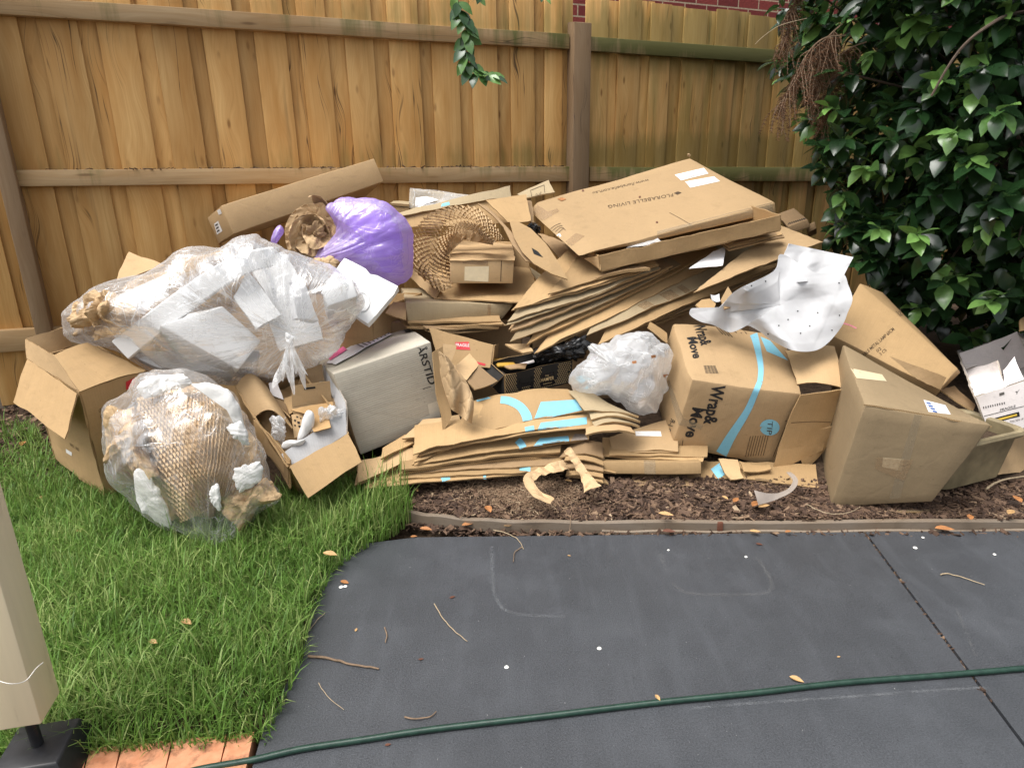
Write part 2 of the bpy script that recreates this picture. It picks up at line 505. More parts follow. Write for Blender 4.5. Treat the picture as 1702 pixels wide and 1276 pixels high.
def cardboard(name, c, flute=.5, var=.2, rough=.78, wet=.0, blot=.25, fl_bump=.12):
    b = NB(name); tc = b.co; uv = tc.outputs['UV']; ob = tc.outputs['Object']
    oi = b.n('ShaderNodeObjectInfo').outputs['Random']
    big = b.noise(ob, 5., 4); fib = b.noise(b.mapv(ob, (1, 1, 1)), 240., 3); mid = b.noise(ob, 34., 4, .65)
    col = b.mix(b.ramp(big, .35, .7, 0, blot), c, mul(c, .72))
    col = b.mix(b.ramp(mid, .3, .75, 0, .3), col, mul(c, 1.16))
    col = b.mix(b.ramp(fib, .35, .7, 0, .22), col, mul(c, .62))
    wav = b.n('ShaderNodeTexWave', {'Vector': uv, 'Scale': 38., 'Distortion': .5, 'Detail': 1., 'Detail Scale': 2.}, wave_type='BANDS', bands_direction='X').outputs[1]
    str_ = b.noise(b.mapv(uv, (70, 3, 1)), 1., 3, .6)
    col = b.mix(b.math('MULTIPLY', b.ramp(wav, 0, 1), .10*flute), col, mul(c, .6))
    col = b.mix(b.ramp(str_, .42, .75, 0, .38*flute), col, mul(c, .66))
    sc_ = b.noise(b.mapv(ob, (1, 1, 3.), (.4, .2, .7)), 11., 5, .7); col = b.mix(b.ramp(sc_, .56, .68, 0, .32), col, mul(c, .62)); col = b.mix(b.ramp(sc_, .30, .40, .22, 0), col, mul(c, 1.25))
    sp = b.noise(ob, 75., 2); col = b.mix(b.ramp(sp, .7, .76, 0, .35), col, mul(c, .4))
    if wet: col = b.mix(b.ramp(b.noise(ob, 3.2, 5), .5, .62, 0, wet), col, mul(c, .55))
    v = b.ramp(oi, 0, 1, 1-var, 1+var*.8); col = b.mix(1., col, b.n('ShaderNodeCombineColor', {0: v, 1: v, 2: b.math('MULTIPLY', v, .99)}).outputs[0], 'MULTIPLY')
    hgt = b.math('ADD', b.math('MULTIPLY', wav, .5*flute), b.math('MULTIPLY', str_, .8))
    cr = b.n('ShaderNodeTexVoronoi', {'Vector': b.mix(.10, ob, b.n('ShaderNodeTexNoise', {'Vector': ob, 'Scale': 5.}).outputs[1]), 'Scale': 4.2}, feature='DISTANCE_TO_EDGE').outputs[0]
    n1 = b.bump(hgt, fl_bump, .004); n2 = b.bump(mid, .10, .004, n1); n2 = b.bump(b.ramp(cr, 0, .035, 0, 1, True), .07, .004, n2); n2 = b.bump(big, .25, .02, n2)
    b.pbr(col, b.ramp(mid, .2, .8, rough-.1, rough+.1), n2, .28)
    return b.m
def cut_edge(name, c):
    b = NB(name); uv = b.co.outputs['UV']
    sx = b.n('ShaderNodeSeparateXYZ', {0: uv})
    u, v = sx.outputs[0], sx.outputs[1]
    s = b.math('MULTIPLY_ADD', b.math('SINE', b.math('MULTIPLY', u, 850.)), .32, .5)
    d = b.math('ABSOLUTE', b.math('SUBTRACT', v, s))
    line = b.ramp(d, .13, .26)
    lin = b.ramp(b.math('ABSOLUTE', b.math('SUBTRACT', v, .5)), .38, .42, 1, 0)
    f = b.math('MULTIPLY', b.math('MULTIPLY', line, lin), .75)
    b.pbr(b.mix(f, c, mul(c, .22)), .85, None, .2)
    return b.m
def plain(name, c, rough=.6, var=.1, sc=20., bump=.05, spec=.4, **kw):
    b = NB(name); ob = b.co.outputs['Object']; nz = b.noise(ob, sc, 5, .6)
    b.pbr(b.mix(b.ramp(nz, .3, .7, 0, 1), mul(c, 1-var), mul(c, 1+var)), rough, b.bump(nz, bump, .005), spec, **kw)
    return b.m
def ink(name, c, wear=.25):
    b = NB(name); nz = b.noise(b.wpos, 320., 3, .7); n2 = b.noise(b.wpos, 60., 3)
    f = b.math('MULTIPLY', b.ramp(nz, .5, .72), b.ramp(n2, .4, .6)); f = b.math('MULTIPLY', f, wear*2)
    d = b.n('ShaderNodeBsdfPrincipled', {'Base Color': c4(c), 'Roughness': .7, 'Specular IOR Level': .25}); t = b.n('ShaderNodeBsdfTransparent')
    x = b.n('ShaderNodeMixShader', {0: f, 1: d.outputs[0], 2: t.outputs[0]}); b.t.links.new(x.outputs[0], b.out.inputs[0])
    return b.m

KRAFT = (.43, .283, .140)
M = {}
M['kraft'] = cardboard('kraft_cardboard', KRAFT)
M['kraft_light'] = cardboard('light_kraft_cardboard', (.49, .332, .178), .35)
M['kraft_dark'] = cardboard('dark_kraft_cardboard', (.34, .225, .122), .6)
M['kraft_grey'] = cardboard('grey_kraft_cardboard', (.270, .198, .115), .2, blot=.3)
M['kraft_pale'] = cardboard('pale_kraft_cardboard', (.43, .335, .205), .6)
M['kraft_smooth'] = cardboard('smooth_kraft_cardboard', (.47, .318, .168), .12, fl_bump=.05)
M['kraft_orange'] = cardboard('orange_kraft_cardboard', (.43, .27, .125), .45)
M['cream_board'] = cardboard('cream_board', (.66, .60, .49), .3, blot=.15)
M['grey_board'] = cardboard('grey_white_board', (.50, .455, .375), .9, blot=.3, fl_bump=.22)
M['grey_inside'] = cardboard('grey_inner_board', (.46, .46, .47), .7, blot=.2)
M['white_board'] = cardboard('white_board', (.80, .75, .74), .15, blot=.12)
M['black_board'] = cardboard('black_printed_board', (.022, .021, .020), .1)
M['edge'] = cut_edge('cardboard_cut_edge', (.42, .275, .135))
M['edge_white'] = cut_edge('white_board_cut_edge', (.55, .48, .40))
M['paper'] = plain('white_paper', (.80, .79, .80), .6, .04, 40, .05)
M['pink'] = plain('pink_paper', (.72, .13, .30), .6, .05)
M['ink'] = ink('black_print', (.018, .017, .017), .3)
M['ink_brown'] = ink('brown_print', (.075, .05, .03), .5)
M['ink_grey'] = ink('grey_print', (.12, .11, .10), .5)
M['ink_red'] = ink('red_print', (.45, .04, .05), .4)
M['ink_pink'] = ink('pink_print', (.62, .22, .26), .5)
M['ink_blue'] = ink('light_blue_print', (.22, .50, .63), .12)
M['ink_gold'] = ink('gold_print', (.66, .48, .24), .05)
M['ink_yellow'] = ink('yellow_print', (.62, .42, .06), .1)
M['ink_white'] = ink('white_print', (.78, .76, .74), .3)
M['ink_navy'] = ink('blue_print', (.05, .12, .35), .3)
M['red'] = plain('red_label', (.55, .03, .04), .5, .08)
M['yellow_pack'] = plain('yellow_packet', (.58, .34, .06), .4, .15)

def tape(name, c, a):
    b = NB(name); nz = b.noise(b.co.outputs['UV'], 9., 4); p = b.n('ShaderNodeBsdfPrincipled', {'Base Color': c4(c), 'Roughness': .22, 'Normal': b.bump(nz, .35, .004)})
    x = b.n('ShaderNodeMixShader', {0: b.ramp(nz, .3, .7, a*.75, min(1, a*1.25)), 1: b.n('ShaderNodeBsdfTransparent').outputs[0], 2: p.outputs[0]})
    b.t.links.new(x.outputs[0], b.out.inputs[0]); return b.m
M['tape'] = tape('brown_packing_tape', (.40, .27, .15), .5)
M['tape_clear'] = tape('clear_packing_tape', (.40, .32, .21), .38)
M['tape_mask'] = plain('masking_tape', (.66, .55, .36), .6, .06, 60)
M['tape_silver'] = tape('silver_tape', (.36, .31, .27), .8)

def kraft_paper():
    b = NB('crumpled_kraft_paper'); ob = b.co.outputs['Object']; c = (.52, .36, .20)
    nz = b.noise(ob, 9., 5); f = b.noise(ob, 160., 3)
    col = b.mix(b.ramp(nz, .3, .7), mul(c, .8), mul(c, 1.12)); col = b.mix(b.ramp(f, .4, .7, 0, .2), col, mul(c, .6))
    v = b.n('ShaderNodeTexVoronoi', {'Vector': b.mix(.06, ob, b.noise(ob, 6.)), 'Scale': 17.}, feature='DISTANCE_TO_EDGE').outputs[0]
    n1 = b.bump(b.ramp(v, 0, .12, 0, 1), .35, .006); n2 = b.bump(b.noise(ob, 30., 4), .3, .006, n1)
    b.pbr(col, .72, n2, .3); return b.m
M['kpaper'] = kraft_paper()
M['comb'] = plain('honeycomb_kraft_paper', (.52, .37, .21), .8, .16, 30)

def film(name, haze=.1, streak=.6, tint=(1, 1, 1), milk=(.86, .87, .88), gl=.12, sc=5., edge=.3, bmp=.3, radial=0., gk=1.2, gmax=.5):
    """thin plastic: mostly clear, milky where it folds, with fine stretched creases and soft glints"""
    b = NB(name); ob = b.co.outputs['Object']
    w = b.n('ShaderNodeVectorMath', {0: ob, 1: b.n('ShaderNodeVectorMath', {0: b.n('ShaderNodeTexNoise', {'Vector': ob, 'Scale': 3.}).outputs[1], 'Scale': .16}, operation='SCALE').outputs[0]}, operation='ADD').outputs[0]
    def ridge(vec, s, a):
        q = b.noise(vec, s, 2, .5); return b.ramp(b.math('ABSOLUTE', b.math('SUBTRACT', q, .5)), 0, a, 1, 0, True)
    r1 = ridge(b.mapv(w, (.7, 3., 3.6), (.3, .5, .2)), sc, .022); r2 = ridge(b.mapv(w, (3.4, 2., .8), (.2, .1, .9)), sc, .020)
    soft = ridge(b.mapv(w, (1., 2.4, 2.), (.1, .3, .5)), sc*.7, .12)
    patchy = b.ramp(b.noise(w, 4.5, 3), .42, .66, 0, 1, True); p2 = b.ramp(b.noise(w, 7., 3), .45, .62, 0, 1, True)
    s = b.math('MAXIMUM', b.math('MULTIPLY', r1, p2), b.math('MULTIPLY', r2, patchy))
    if radial:
        ka = b.n('ShaderNodeAttribute', attribute_name='ka').outputs['Fac']; kr = b.n('ShaderNodeAttribute', attribute_name='kr').outputs['Fac']
        q = b.noise(b.n('ShaderNodeCombineXYZ', {0: b.math('MULTIPLY', ka, 9.), 1: b.math('MULTIPLY', kr, 2.2), 2: 0.}).outputs[0], 1., 4, .62, .25)
        rd = b.ramp(b.math('ABSOLUTE', b.math('SUBTRACT', q, .5)), 0, .035, 1, 0, True)
        rw = b.ramp(q, .50, .68, 0, .45, True)
        fall = b.ramp(kr, .05, .75, 1, .25)
        s = b.math('MAXIMUM', s, b.math('MULTIPLY', b.math('MAXIMUM', rd, rw), b.math('MULTIPLY', fall, radial)))
    lw = b.n('ShaderNodeLayerWeight', {'Blend': .22}).outputs['Facing']
    f = b.math('ADD', b.math('MULTIPLY', s, streak), haze)
    f = b.math('ADD', f, b.math('MULTIPLY', lw, edge)); f = b.math('ADD', f, b.math('MULTIPLY', b.math('MULTIPLY', patchy, soft), streak*.45)); f = b.math('MINIMUM', f, .97)
    hh = b.math('ADD', b.math('MULTIPLY', b.noise(w, sc*.8, 3, .5), .5 if radial else 1.), b.math('MULTIPLY', b.math('ADD', r1, r2), .12))
    if radial: hh = b.math('ADD', hh, b.math('MULTIPLY', q, 1.1*radial))
    n = b.bump(hh, bmp, .03)
    tr = b.n('ShaderNodeBsdfTransparent', {'Color': c4(tint)})
    d = b.n('ShaderNodeBsdfDiffuse', {'Color': c4(milk)}); tl = b.n('ShaderNodeBsdfTranslucent', {'Color': c4(milk)})
    mk_ = b.n('ShaderNodeMixShader', {0: .5, 1: d.outputs[0], 2: tl.outputs[0]})
    g = b.n('ShaderNodeBsdfGlossy', {'Color': (1, 1, 1, 1), 'Roughness': gl, 'Normal': n})
    x1 = b.n('ShaderNodeMixShader', {0: f, 1: tr.outputs[0], 2: mk_.outputs[0]})
    fr = b.n('ShaderNodeFresnel', {'IOR': 1.4, 'Normal': n})
    x2 = b.n('ShaderNodeMixShader', {0: b.math('MINIMUM', b.math('MULTIPLY', fr.outputs[0], gk), gmax), 1: x1.outputs[0], 2: g.outputs[0]})
    b.t.links.new(x2.outputs[0], b.out.inputs[0]); return b.m
M['film'] = film('clear_bag_film', .115, .42, radial=.95, gl=.22, gk=.8, gmax=.35, edge=.4)
M['film2'] = film('thin_clear_film', .04, .35, radial=.6, gl=.14, gk=.6, gmax=.22)
M['film_white'] = film('bubble_wrap_film', .40, .7, (1, 1, 1), (.90, .91, .92), sc=9., edge=.45, gl=.22, gk=.8, gmax=.3)
M['film_purple'] = film('lilac_bag_film', .62, .25, (.70, .54, .95), (.55, .40, .88), .42, 5., .25, .5, radial=.5, gk=.7, gmax=.3)
def foam(name='white_polystyrene', c=(.74, .74, .735)):
    b = NB(name); ob = b.co.outputs['Object']
    v = b.n('ShaderNodeTexVoronoi', {'Vector': ob, 'Scale': 260.}).outputs[0]
    col = b.mix(b.ramp(b.noise(ob, 12., 3), .3, .7), mul(c, .95), c)
    b.pbr(col, .55, b.bump(v, .12, .002), .35, **{'Subsurface Weight': 0.0}); return b.m
M['foam'] = foam()
M['foam_shaded'] = foam('shaded_polystyrene', (.62, .62, .62))  # white foam with shade put into its colour
def foam_sheet():
    b = NB('white_foam_sheet'); ob = b.co.outputs['Object']; nz = b.noise(ob, 14., 4)
    n = b.bump(b.noise(ob, 22., 5, .6), .25, .006)
    d = b.n('ShaderNodeBsdfPrincipled', {'Base Color': b.mix(b.ramp(nz, .3, .7), (.60, .60, .61), (.66, .66, .665)), 'Roughness': .5, 'Normal': n, 'Specular IOR Level': .3})
    t = b.n('ShaderNodeBsdfTranslucent', {'Color': (.8, .8, .8, 1), 'Normal': n})
    x = b.n('ShaderNodeMixShader', {0: .22, 1: d.outputs[0], 2: t.outputs[0]}); b.t.links.new(x.outputs[0], b.out.inputs[0]); return b.m
M['foam_sheet'] = foam_sheet()
M['tissue'] = plain('white_tissue_paper', (.74, .73, .71), .75, .06, 30, .35)
M['black_plastic'] = plain('black_plastic', (.012, .012, .013), .25, .1, 40, .2)
M['hole_dark'] = plain('painted_hole_dark', (.01, .01, .01), .9)  # flat black patches painted as the dark inside holes and slots
M['black_paint'] = plain('black_painted_steel', (.016, .016, .018), .45, .2, 60, .1)

def timber(name, c, moss=0., grey=0., dark=.0, vert=True):
    """planed pine: grain along z for palings, along the rail otherwise; 'rnd' gives every board its own tone"""
    b = NB(name); P = b.wpos
    a = b.n('ShaderNodeAttribute', attribute_name='rnd').outputs['Fac']
    rot = b.mapv(P, (1, 1, 1), (0, 0, -FY))
    off = b.n('ShaderNodeCombineXYZ', {0: b.math('MULTIPLY', a, 31.), 1: 0., 2: b.math('MULTIPLY', a, 53.)})
    V = b.n('ShaderNodeVectorMath', {0: rot, 1: off.outputs[0]}, operation='ADD').outputs[0]
    sc = (1, 1, .05) if vert else (.05, 1, 1)
    k = b.noise(b.mapv(V, (14, 14, 2.2) if vert else (2.2, 14, 14)), 1., 3)         # long soft streaks
    vs = b.n('ShaderNodeSeparateXYZ', {0: V}); vk = b.n('ShaderNodeCombineXYZ', {0: b.math('MULTIPLY', vs.outputs[0], 7.5 if vert else 1.5), 1: b.math('MULTIPLY', vs.outputs[2], 2.6 if vert else 9.), 2: 0.}).outputs[0]
    kn = b.n('ShaderNodeTexVoronoi', {'Vector': vk, 'Scale': 1., 'Randomness': 1.}, voronoi_dimensions='2D').outputs[0]
    kd = b.ramp(kn, .02, .085, 1, 0, True)                                        # knots
    ku = b.ramp(kn, .0, .5, 1, 0, True)
    wv = b.n('ShaderNodeVectorMath', {0: V, 1: b.n('ShaderNodeCombineXYZ', {0: b.math('MULTIPLY', ku, .035 if vert else 0.), 1: 0., 2: b.math('MULTIPLY', ku, 0. if vert else .03)}).outputs[0]}, operation='ADD').outputs[0]
    g = b.noise(b.mapv(wv, (95, 40, 1.0) if vert else (1.3, 30, 90)), 1., 4, .6)
    g2 = b.noise(b.mapv(wv, (260, 120, 5) if vert else (5, 120, 260)), 1., 3, .6)
    tone = b.ramp(a, 0, 1, .72, 1.12)
    col = b.mix(b.ramp(k, .3, .72), mul(c, 1.12), (c[0]*.82, c[1]*.68, c[2]*.50))
    col = b.mix(b.ramp(g, .38, .68, 0, .42), col, (c[0]*.74, c[1]*.60, c[2]*.42))
    col = b.mix(b.ramp(g2, .45, .7, 0, .22), col, (c[0]*.6, c[1]*.5, c[2]*.4))
    col = b.mix(b.math('MULTIPLY', b.math('MULTIPLY', kd, .75), b.ramp(b.noise(V, 3.1, 2), .44, .60)), col, (c[0]*.30, c[1]*.19, c[2]*.10))
    ck = b.noise(b.mapv(wv, (26, 26, .55) if vert else (.55, 26, 30)), 1., 3, .5); cm = b.noise(b.mapv(V, (7, 7, 1.1) if vert else (1.1, 7, 7)), 1., 2)
    ckf = b.math('MULTIPLY', b.ramp(b.math('ABSOLUTE', b.math('SUBTRACT', ck, .5)), .0, .012, 1, 0), b.ramp(cm, .54, .60, 0, .9))
    col = b.mix(ckf, col, (.05, .028, .014))
    if grey: col = b.mix(b.ramp(b.noise(b.mapv(P, (3, 3, 1)), 2., 4), .2, .7, grey*.7, grey), col, (.30, .265, .22))
    st = b.noise(b.mapv(V, (16, 16, .8) if vert else (.8, 16, 9)), 1., 5, .65)
    col = b.mix(b.ramp(st, .63, .76, 0, .35), col, (.085, .06, .035))               # dark weather streaks
    if moss:
        sx = b.n('ShaderNodeSeparateXYZ', {0: rot}); u, z = sx.outputs[0], sx.outputs[2]
        mm = b.noise(b.mapv(V, (13, 13, 1.3)), 1., 5, .62)
        right = b.ramp(u, 2.0, 3.2, 0, 1)
        band = b.math('MAXIMUM', b.ramp(b.math('ABSOLUTE', b.math('SUBTRACT', z, 1.93)), .0, .22, 1, 0), b.ramp(b.math('ABSOLUTE', b.math('SUBTRACT', z, 1.22)), .02, .16, .85, 0))
        band = b.math('MULTIPLY', band, b.ramp(u, .0, 2.6, .30, 1.0))
        amt = b.math('ADD', b.math('MULTIPLY', right, .33), b.math('MULTIPLY', band, .42))
        f = b.ramp(b.math('ADD', mm, amt), .66, .92, 0, moss)
        col = b.mix(f, col, (.10, .115, .028))
    v3 = b.n('ShaderNodeCombineColor', {0: tone, 1: tone, 2: tone}).outputs[0]
    col = b.mix(1., col, v3, 'MULTIPLY')
    n1 = b.bump(g, .12, .004); n2 = b.bump(g2, .12, .003, n1)
    b.pbr(col, .68, n2, .3); return b.m
M['paling'] = timber('pine_paling', (.60, .378, .150), moss=.52)
M['rail'] = timber('pine_rail', (.47, .34, .19), moss=.85, grey=.08, vert=False)
M['post'] = timber('weathered_post', (.24, .165, .095), grey=.1)
M['sleeper'] = timber('grey_edging_timber', (.20, .155, .115), grey=.35, vert=False)

def painted():
    b = NB('cream_painted_timber'); P = b.wpos; c = (.80, .69, .47)
    s = b.noise(b.mapv(P, (60, 60, 3)), 1., 4); d = b.noise(b.mapv(P, (30, 30, 6)), 1., 5, .65)
    col = b.mix(b.ramp(s, .35, .7, 0, .3), c, mul(c, .82)); col = b.mix(b.ramp(d, .60, .74, 0, .4), col, (.34, .26, .14))
    b.pbr(col, .45, b.bump(s, .12, .003), .4); return b.m
M['cream_paint'] = painted()
def concrete():
    b = NB('charcoal_concrete'); P = b.wpos; c = (.050, .0535, .060)
    f = b.noise(P, 260., 4, .7); m = b.noise(P, 9., 5, .6); l = b.noise(P, 1.6, 4)
    col = b.mix(b.ramp(f, .32, .70), mul(c, .45), mul(c, 1.75)); col = b.mix(b.ramp(m, .4, .7, 0, .22), col, mul(c, 1.5)); col = b.mix(b.ramp(l, .35, .7, 0, .5), col, mul(c, .62)); col = b.mix(b.ramp(b.noise(P, 3.7, 6, .65), .52, .66, 0, .3), col, mul(c, 1.7))
    wp = b.noise(b.mapv(P, (22, 3, 1), (0, 0, .3)), 1., 4, .6); col = b.mix(b.ramp(wp, .5, .8, 0, .35), col, mul(c, 1.8))
    sp = b.noise(P, 120., 2); col = b.mix(b.ramp(sp, .745, .76), col, (.25, .25, .25))
    sp2 = b.noise(b.mapv(P, (1, 1, 1), (0, 0, 1.)), 90., 2); col = b.mix(b.ramp(sp2, .71, .74, 0, .8), col, (.012, .012, .013))
    n = b.bump(f, .5, .003); n = b.bump(m, .05, .01, n)
    b.pbr(col, b.ramp(m, .3, .7, .36, .56), n, .5); return b.m
M['concrete'] = concrete()
def chalk(name, c, a):
    b = NB(name); P = b.wpos; nz = b.noise(P, 130., 4, .7); n2 = b.noise(P, 14., 3)
    uvx = b.n('ShaderNodeSeparateXYZ', {0: b.co.outputs['UV']}); e = b.ramp(b.math('ABSOLUTE', b.math('SUBTRACT', uvx.outputs[1], .5)), .12, .5, 1, 0)
    f = b.math('MULTIPLY', b.math('MULTIPLY', b.ramp(nz, .35, .65), b.ramp(n2, .25, .6)), b.math('MULTIPLY', e, a))
    d = b.n('ShaderNodeBsdfDiffuse', {'Color': c4(c)}); x = b.n('ShaderNodeMixShader', {0: f, 1: b.n('ShaderNodeBsdfTransparent').outputs[0], 2: d.outputs[0]})
    b.t.links.new(x.outputs[0], b.out.inputs[0]); return b.m
M['chalk'] = chalk('pale_ring_stain', (.22, .23, .24), .5)
M['chalk_dim'] = chalk('faint_scuff', (.18, .18, .18), .4)
def soil():
    b = NB('dark_soil'); P = b.wpos; n1 = b.noise(P, 40., 6, .7); n2 = b.noise(P, 6., 4)
    col = b.mix(b.ramp(n1, .3, .7), (.022, .014, .009), (.10, .065, .042)); col = b.mix(b.ramp(n2, .5, .7, 0, .5), col, (.13, .09, .06))
    b.pbr(col, .9, b.bump(n1, .8, .02), .2); return b.m
M['soil'] = soil()
def attr_ramp(name, stops, rough=.8, attr='rnd', spec=.25, bump=0.):
    b = NB(name); a = b.n('ShaderNodeAttribute', attribute_name=attr).outputs['Fac']
    r = b.n('ShaderNodeValToRGB', {0: a}); e = r.color_ramp.elements
    while len(e) < len(stops): e.new(.5)
    for q, (p, c) in zip(e, stops): q.position = p; q.color = c4(c)
    nz = b.noise(b.wpos, 90., 3); col = b.mix(b.ramp(nz, .3, .7, 0, .35), r.outputs[0], (.02, .016, .012) if name != 'grass' else (.02, .05, .008))
    b.pbr(col, rough, b.bump(nz, .4, .004) if bump else None, spec); return b.m
M['chips'] = attr_ramp('bark_mulch', [(0, (.028, .017, .012)), (.40, (.085, .050, .034)), (.72, (.17, .105, .068)), (.92, (.30, .20, .125)), (1, (.46, .35, .23))], .8, bump=1)
def leafy(name, dark, mid, light, rough, tr, attr='rnd', spec=.5):
    b = NB(name); a = b.n('ShaderNodeAttribute', attribute_name=attr).outputs['Fac']
    r = b.n('ShaderNodeValToRGB', {0: a}); e = r.color_ramp.elements; e.new(.5)
    for q, (p, c) in zip(e, ((0, dark), (.6, mid), (1, light))): q.position = p; q.color = c4(c)
    nz = b.noise(b.wpos, 60., 3); col = b.mix(b.ramp(nz, .3, .7, 0, .3), r.outputs[0], dark)
    p = b.n('ShaderNodeBsdfPrincipled', {'Base Color': col, 'Roughness': rough, 'Specular IOR Level': spec})
    t = b.n('ShaderNodeBsdfTranslucent', {'Color': b.mix(.5, col, light)})
    x = b.n('ShaderNodeMixShader', {0: tr, 1: p.outputs[0], 2: t.outputs[0]}); b.t.links.new(x.outputs[0], b.out.inputs[0]); return b.m
M['grass'] = leafy('grass_blades', (.060, .130, .020), (.145, .285, .045), (.38, .46, .16), .5, .3, spec=.3)
M['camellia'] = leafy('camellia_leaves', (.009, .024, .010), (.032, .088, .026), (.19, .36, .09), .24, .12, spec=.55)
M['bark'] = plain('brown_bark', (.085, .06, .042), .85, .3, 60, .5)
M['twig'] = plain('dry_twig', (.20, .135, .085), .8, .3, 90, .4)
M['twig_pale'] = plain('pale_dry_twig', (.36, .28, .18), .8, .2, 90, .4)
M['dead'] = attr_ramp('dead_conifer_needles', [(0, (.06, .026, .014)), (.6, (.15, .066, .032)), (1, (.26, .135, .07))], .85)
M['dry_leaf'] = plain('dry_orange_leaf', (.36, .155, .055), .6, .25, 40, .2)
M['dry_leaf_tan'] = plain('dry_tan_leaf', (.46, .28, .12), .6, .25, 40, .2)
M['dry_leaf_dark'] = plain('dark_brown_leaf', (.12, .045, .025), .6, .25, 40, .2)
M['petal'] = plain('white_petal', (.82, .81, .76), .5, .04)
def hose_m():
    b = NB('green_hose_rubber'); uv = b.co.outputs['UV']; w = b.n('ShaderNodeTexWave', {'Vector': b.mapv(uv, (1, 260, 1)), 'Scale': 1.}, bands_direction='Y').outputs[1]
    nz = b.noise(b.wpos, 60., 4)
    b.pbr(b.mix(b.ramp(nz, .3, .7), (.007, .028, .019), (.018, .052, .035)), .34, b.bump(w, .2, .002), .5); return b.m
M['hose'] = hose_m()
def terracotta():
    b = NB('terracotta_brick'); P = b.wpos; a = b.n('ShaderNodeAttribute', attribute_name='rnd').outputs['Fac']
    n = b.noise(P, 30., 5, .65); col = b.mix(b.ramp(n, .3, .7), (.50, .20, .10), (.66, .32, .18)); col = b.mix(b.ramp(b.noise(P, 16., 5, .65), .50, .62, 0, .75), col, (.16, .085, .05))
    b.pbr(col, .8, b.bump(n, .3, .005), .25); return b.m
M['terracotta'] = terracotta()
def brick():
    b = NB('red_brick'); P = b.mapv(b.wpos, (1, 1, 1), (0, 0, -FY)); s = b.n('ShaderNodeSeparateXYZ', {0: P}); v = b.n('ShaderNodeCombineXYZ', {0: s.outputs[0], 1: s.outputs[2], 2: 0.})
    t = b.n('ShaderNodeTexBrick', {'Vector': v.outputs[0], 'Color1': (.17, .030, .028, 1), 'Color2': (.28, .055, .045, 1), 'Mortar': (.48, .38, .26, 1), 'Scale': 1., 'Mortar Size': .006, 'Brick Width': .24, 'Row Height': .086, 'Bias': -.1})
    n = b.noise(b.wpos, 70., 4); col = b.mix(b.ramp(n, .35, .7, 0, .4), t.outputs[0], (.10, .03, .03))
    b.pbr(col, .85, b.bump(b.math('ADD', b.math('MULTIPLY', t.outputs[1], -1.), n), .5, .01), .25); return b.m
M['brick'] = brick()
M['trough'] = plain('weathered_fibreglass', (.23, .185, .105), .55, .4, 9, .2)
M['stone'] = plain('stone', (.25, .25, .24), .85, .2, 60, .3)
# ================================================================== SETTING
def inpoly(P, poly):
    P = np.asarray(P); x, y = P[:, 0], P[:, 1]; r = np.zeros(len(P), bool); n = len(poly)
    for i in range(n):
        x0, y0 = poly[i]; x1, y1 = poly[(i+1) % n]
        c = ((y0 > y) != (y1 > y)); r ^= c & (x < (x1-x0)*(y-y0)/((y1-y0)+1e-12)+x0)
    return r
def smooth(t): t = np.clip(t, 0, 1); return t*t*(3-2*t)
LAWN_EDGE = [(680, 852), (650, 880), (590, 905), (545, 938), (520, 1000), (500, 1080), (470, 1150), (437, 1212), (415, 1290), (380, 1420)]
lawn_edge_w = np.array([atz(*p, 0)[:2] for p in LAWN_EDGE])
patio_poly = [tuple(p) for p in lawn_edge_w]+[(-.1, .3), (4, .3), (4, 2.0)]
EDG = [(640, 846), (672, 850), (720, 857), (790, 864), (870, 867), (1000, 868), (1300, 868), (1750, 866), (1900, 866), (2600, 866)]
edg_w = np.array([atz(*p, .03) for p in EDG])
def gz(x, y):
    P = np.stack([np.ravel(x), np.ravel(y)], 1)
    yy = P[:, 1]; z = .02+.09*smooth((yy-2.0)/1.0)
    z = z+.012*vn(np.stack([P[:, 0]*5, P[:, 1]*5, 0*yy], 1), 3)
    ed = np.interp(P[:, 0], edg_w[:, 0], edg_w[:, 1])
    pat = (inpoly(P, patio_poly) & ((yy < ed+.006) | (P[:, 0] < edg_w[1, 0]-.02))) | ((P[:, 0] > edg_w[1, 0]) & (yy < ed+.006) & (yy > 1.6))
    pat = pat | (yy < 1.20)
    z = np.where(pat, -.045, z)
    return z.reshape(np.shape(x))
g = patch(lambda u, v: np.stack([u*120-60, v*120-60, 0*u-.07], -1), 2, 2)
mk('ground', g, M['soil'], kind='structure', smooth=False)
def bed(u, v):
    x = -4.5+u*9.5; y = np.interp(v, [0, .2, .65, 1], [.4, 1.85, 2.12, 8.]); return np.stack([x, y, gz(x, y)], -1)
mk('garden_bed', patch(bed, 237, 210), M['soil'], kind='structure')

# ---- patio: two slabs with an open joint between them
j0, j1 = atz(1437, 884, 0)[:2], atz(1702, 1237, 0)[:2]; jd = (j1-j0)/np.linalg.norm(j1-j0); jn = np.array([-jd[1], jd[0]])
def slab(poly):
    P = np.array([(p[0], p[1], 0.) for p in poly]); a = 0
    for i in range(len(P)): a += P[i][0]*P[(i+1) % len(P)][1]-P[(i+1) % len(P)][0]*P[i][1]
    if a < 0: P = P[::-1]
    n = len(P); lo = P.copy(); lo[:, 2] = -.06
    ins = P.copy(); c = P.mean(0)
    tri = tessellate_polygon([[Vector(p) for p in P]])
    Fc = []
    for t in tri:
        q = [P[i] for i in t]; Fc.append(tuple(t) if np.cross(q[1]-q[0], q[2]-q[0])[2] > 0 else tuple(t[::-1]))
    for i in range(n): Fc.append((i, i+n, (i+1) % n+n, (i+1) % n))
    return np.concatenate([P, lo]), Fc, [], [0]*len(Fc)
le = [tuple(p) for p in lawn_edge_w]
far = lambda x: 2.016+(x-.3)*-.004
jw = .004
A = [(le[1][0]+.01, far(0)-.05)]+[p for p in le[2:]]+[(-.4, .2)]
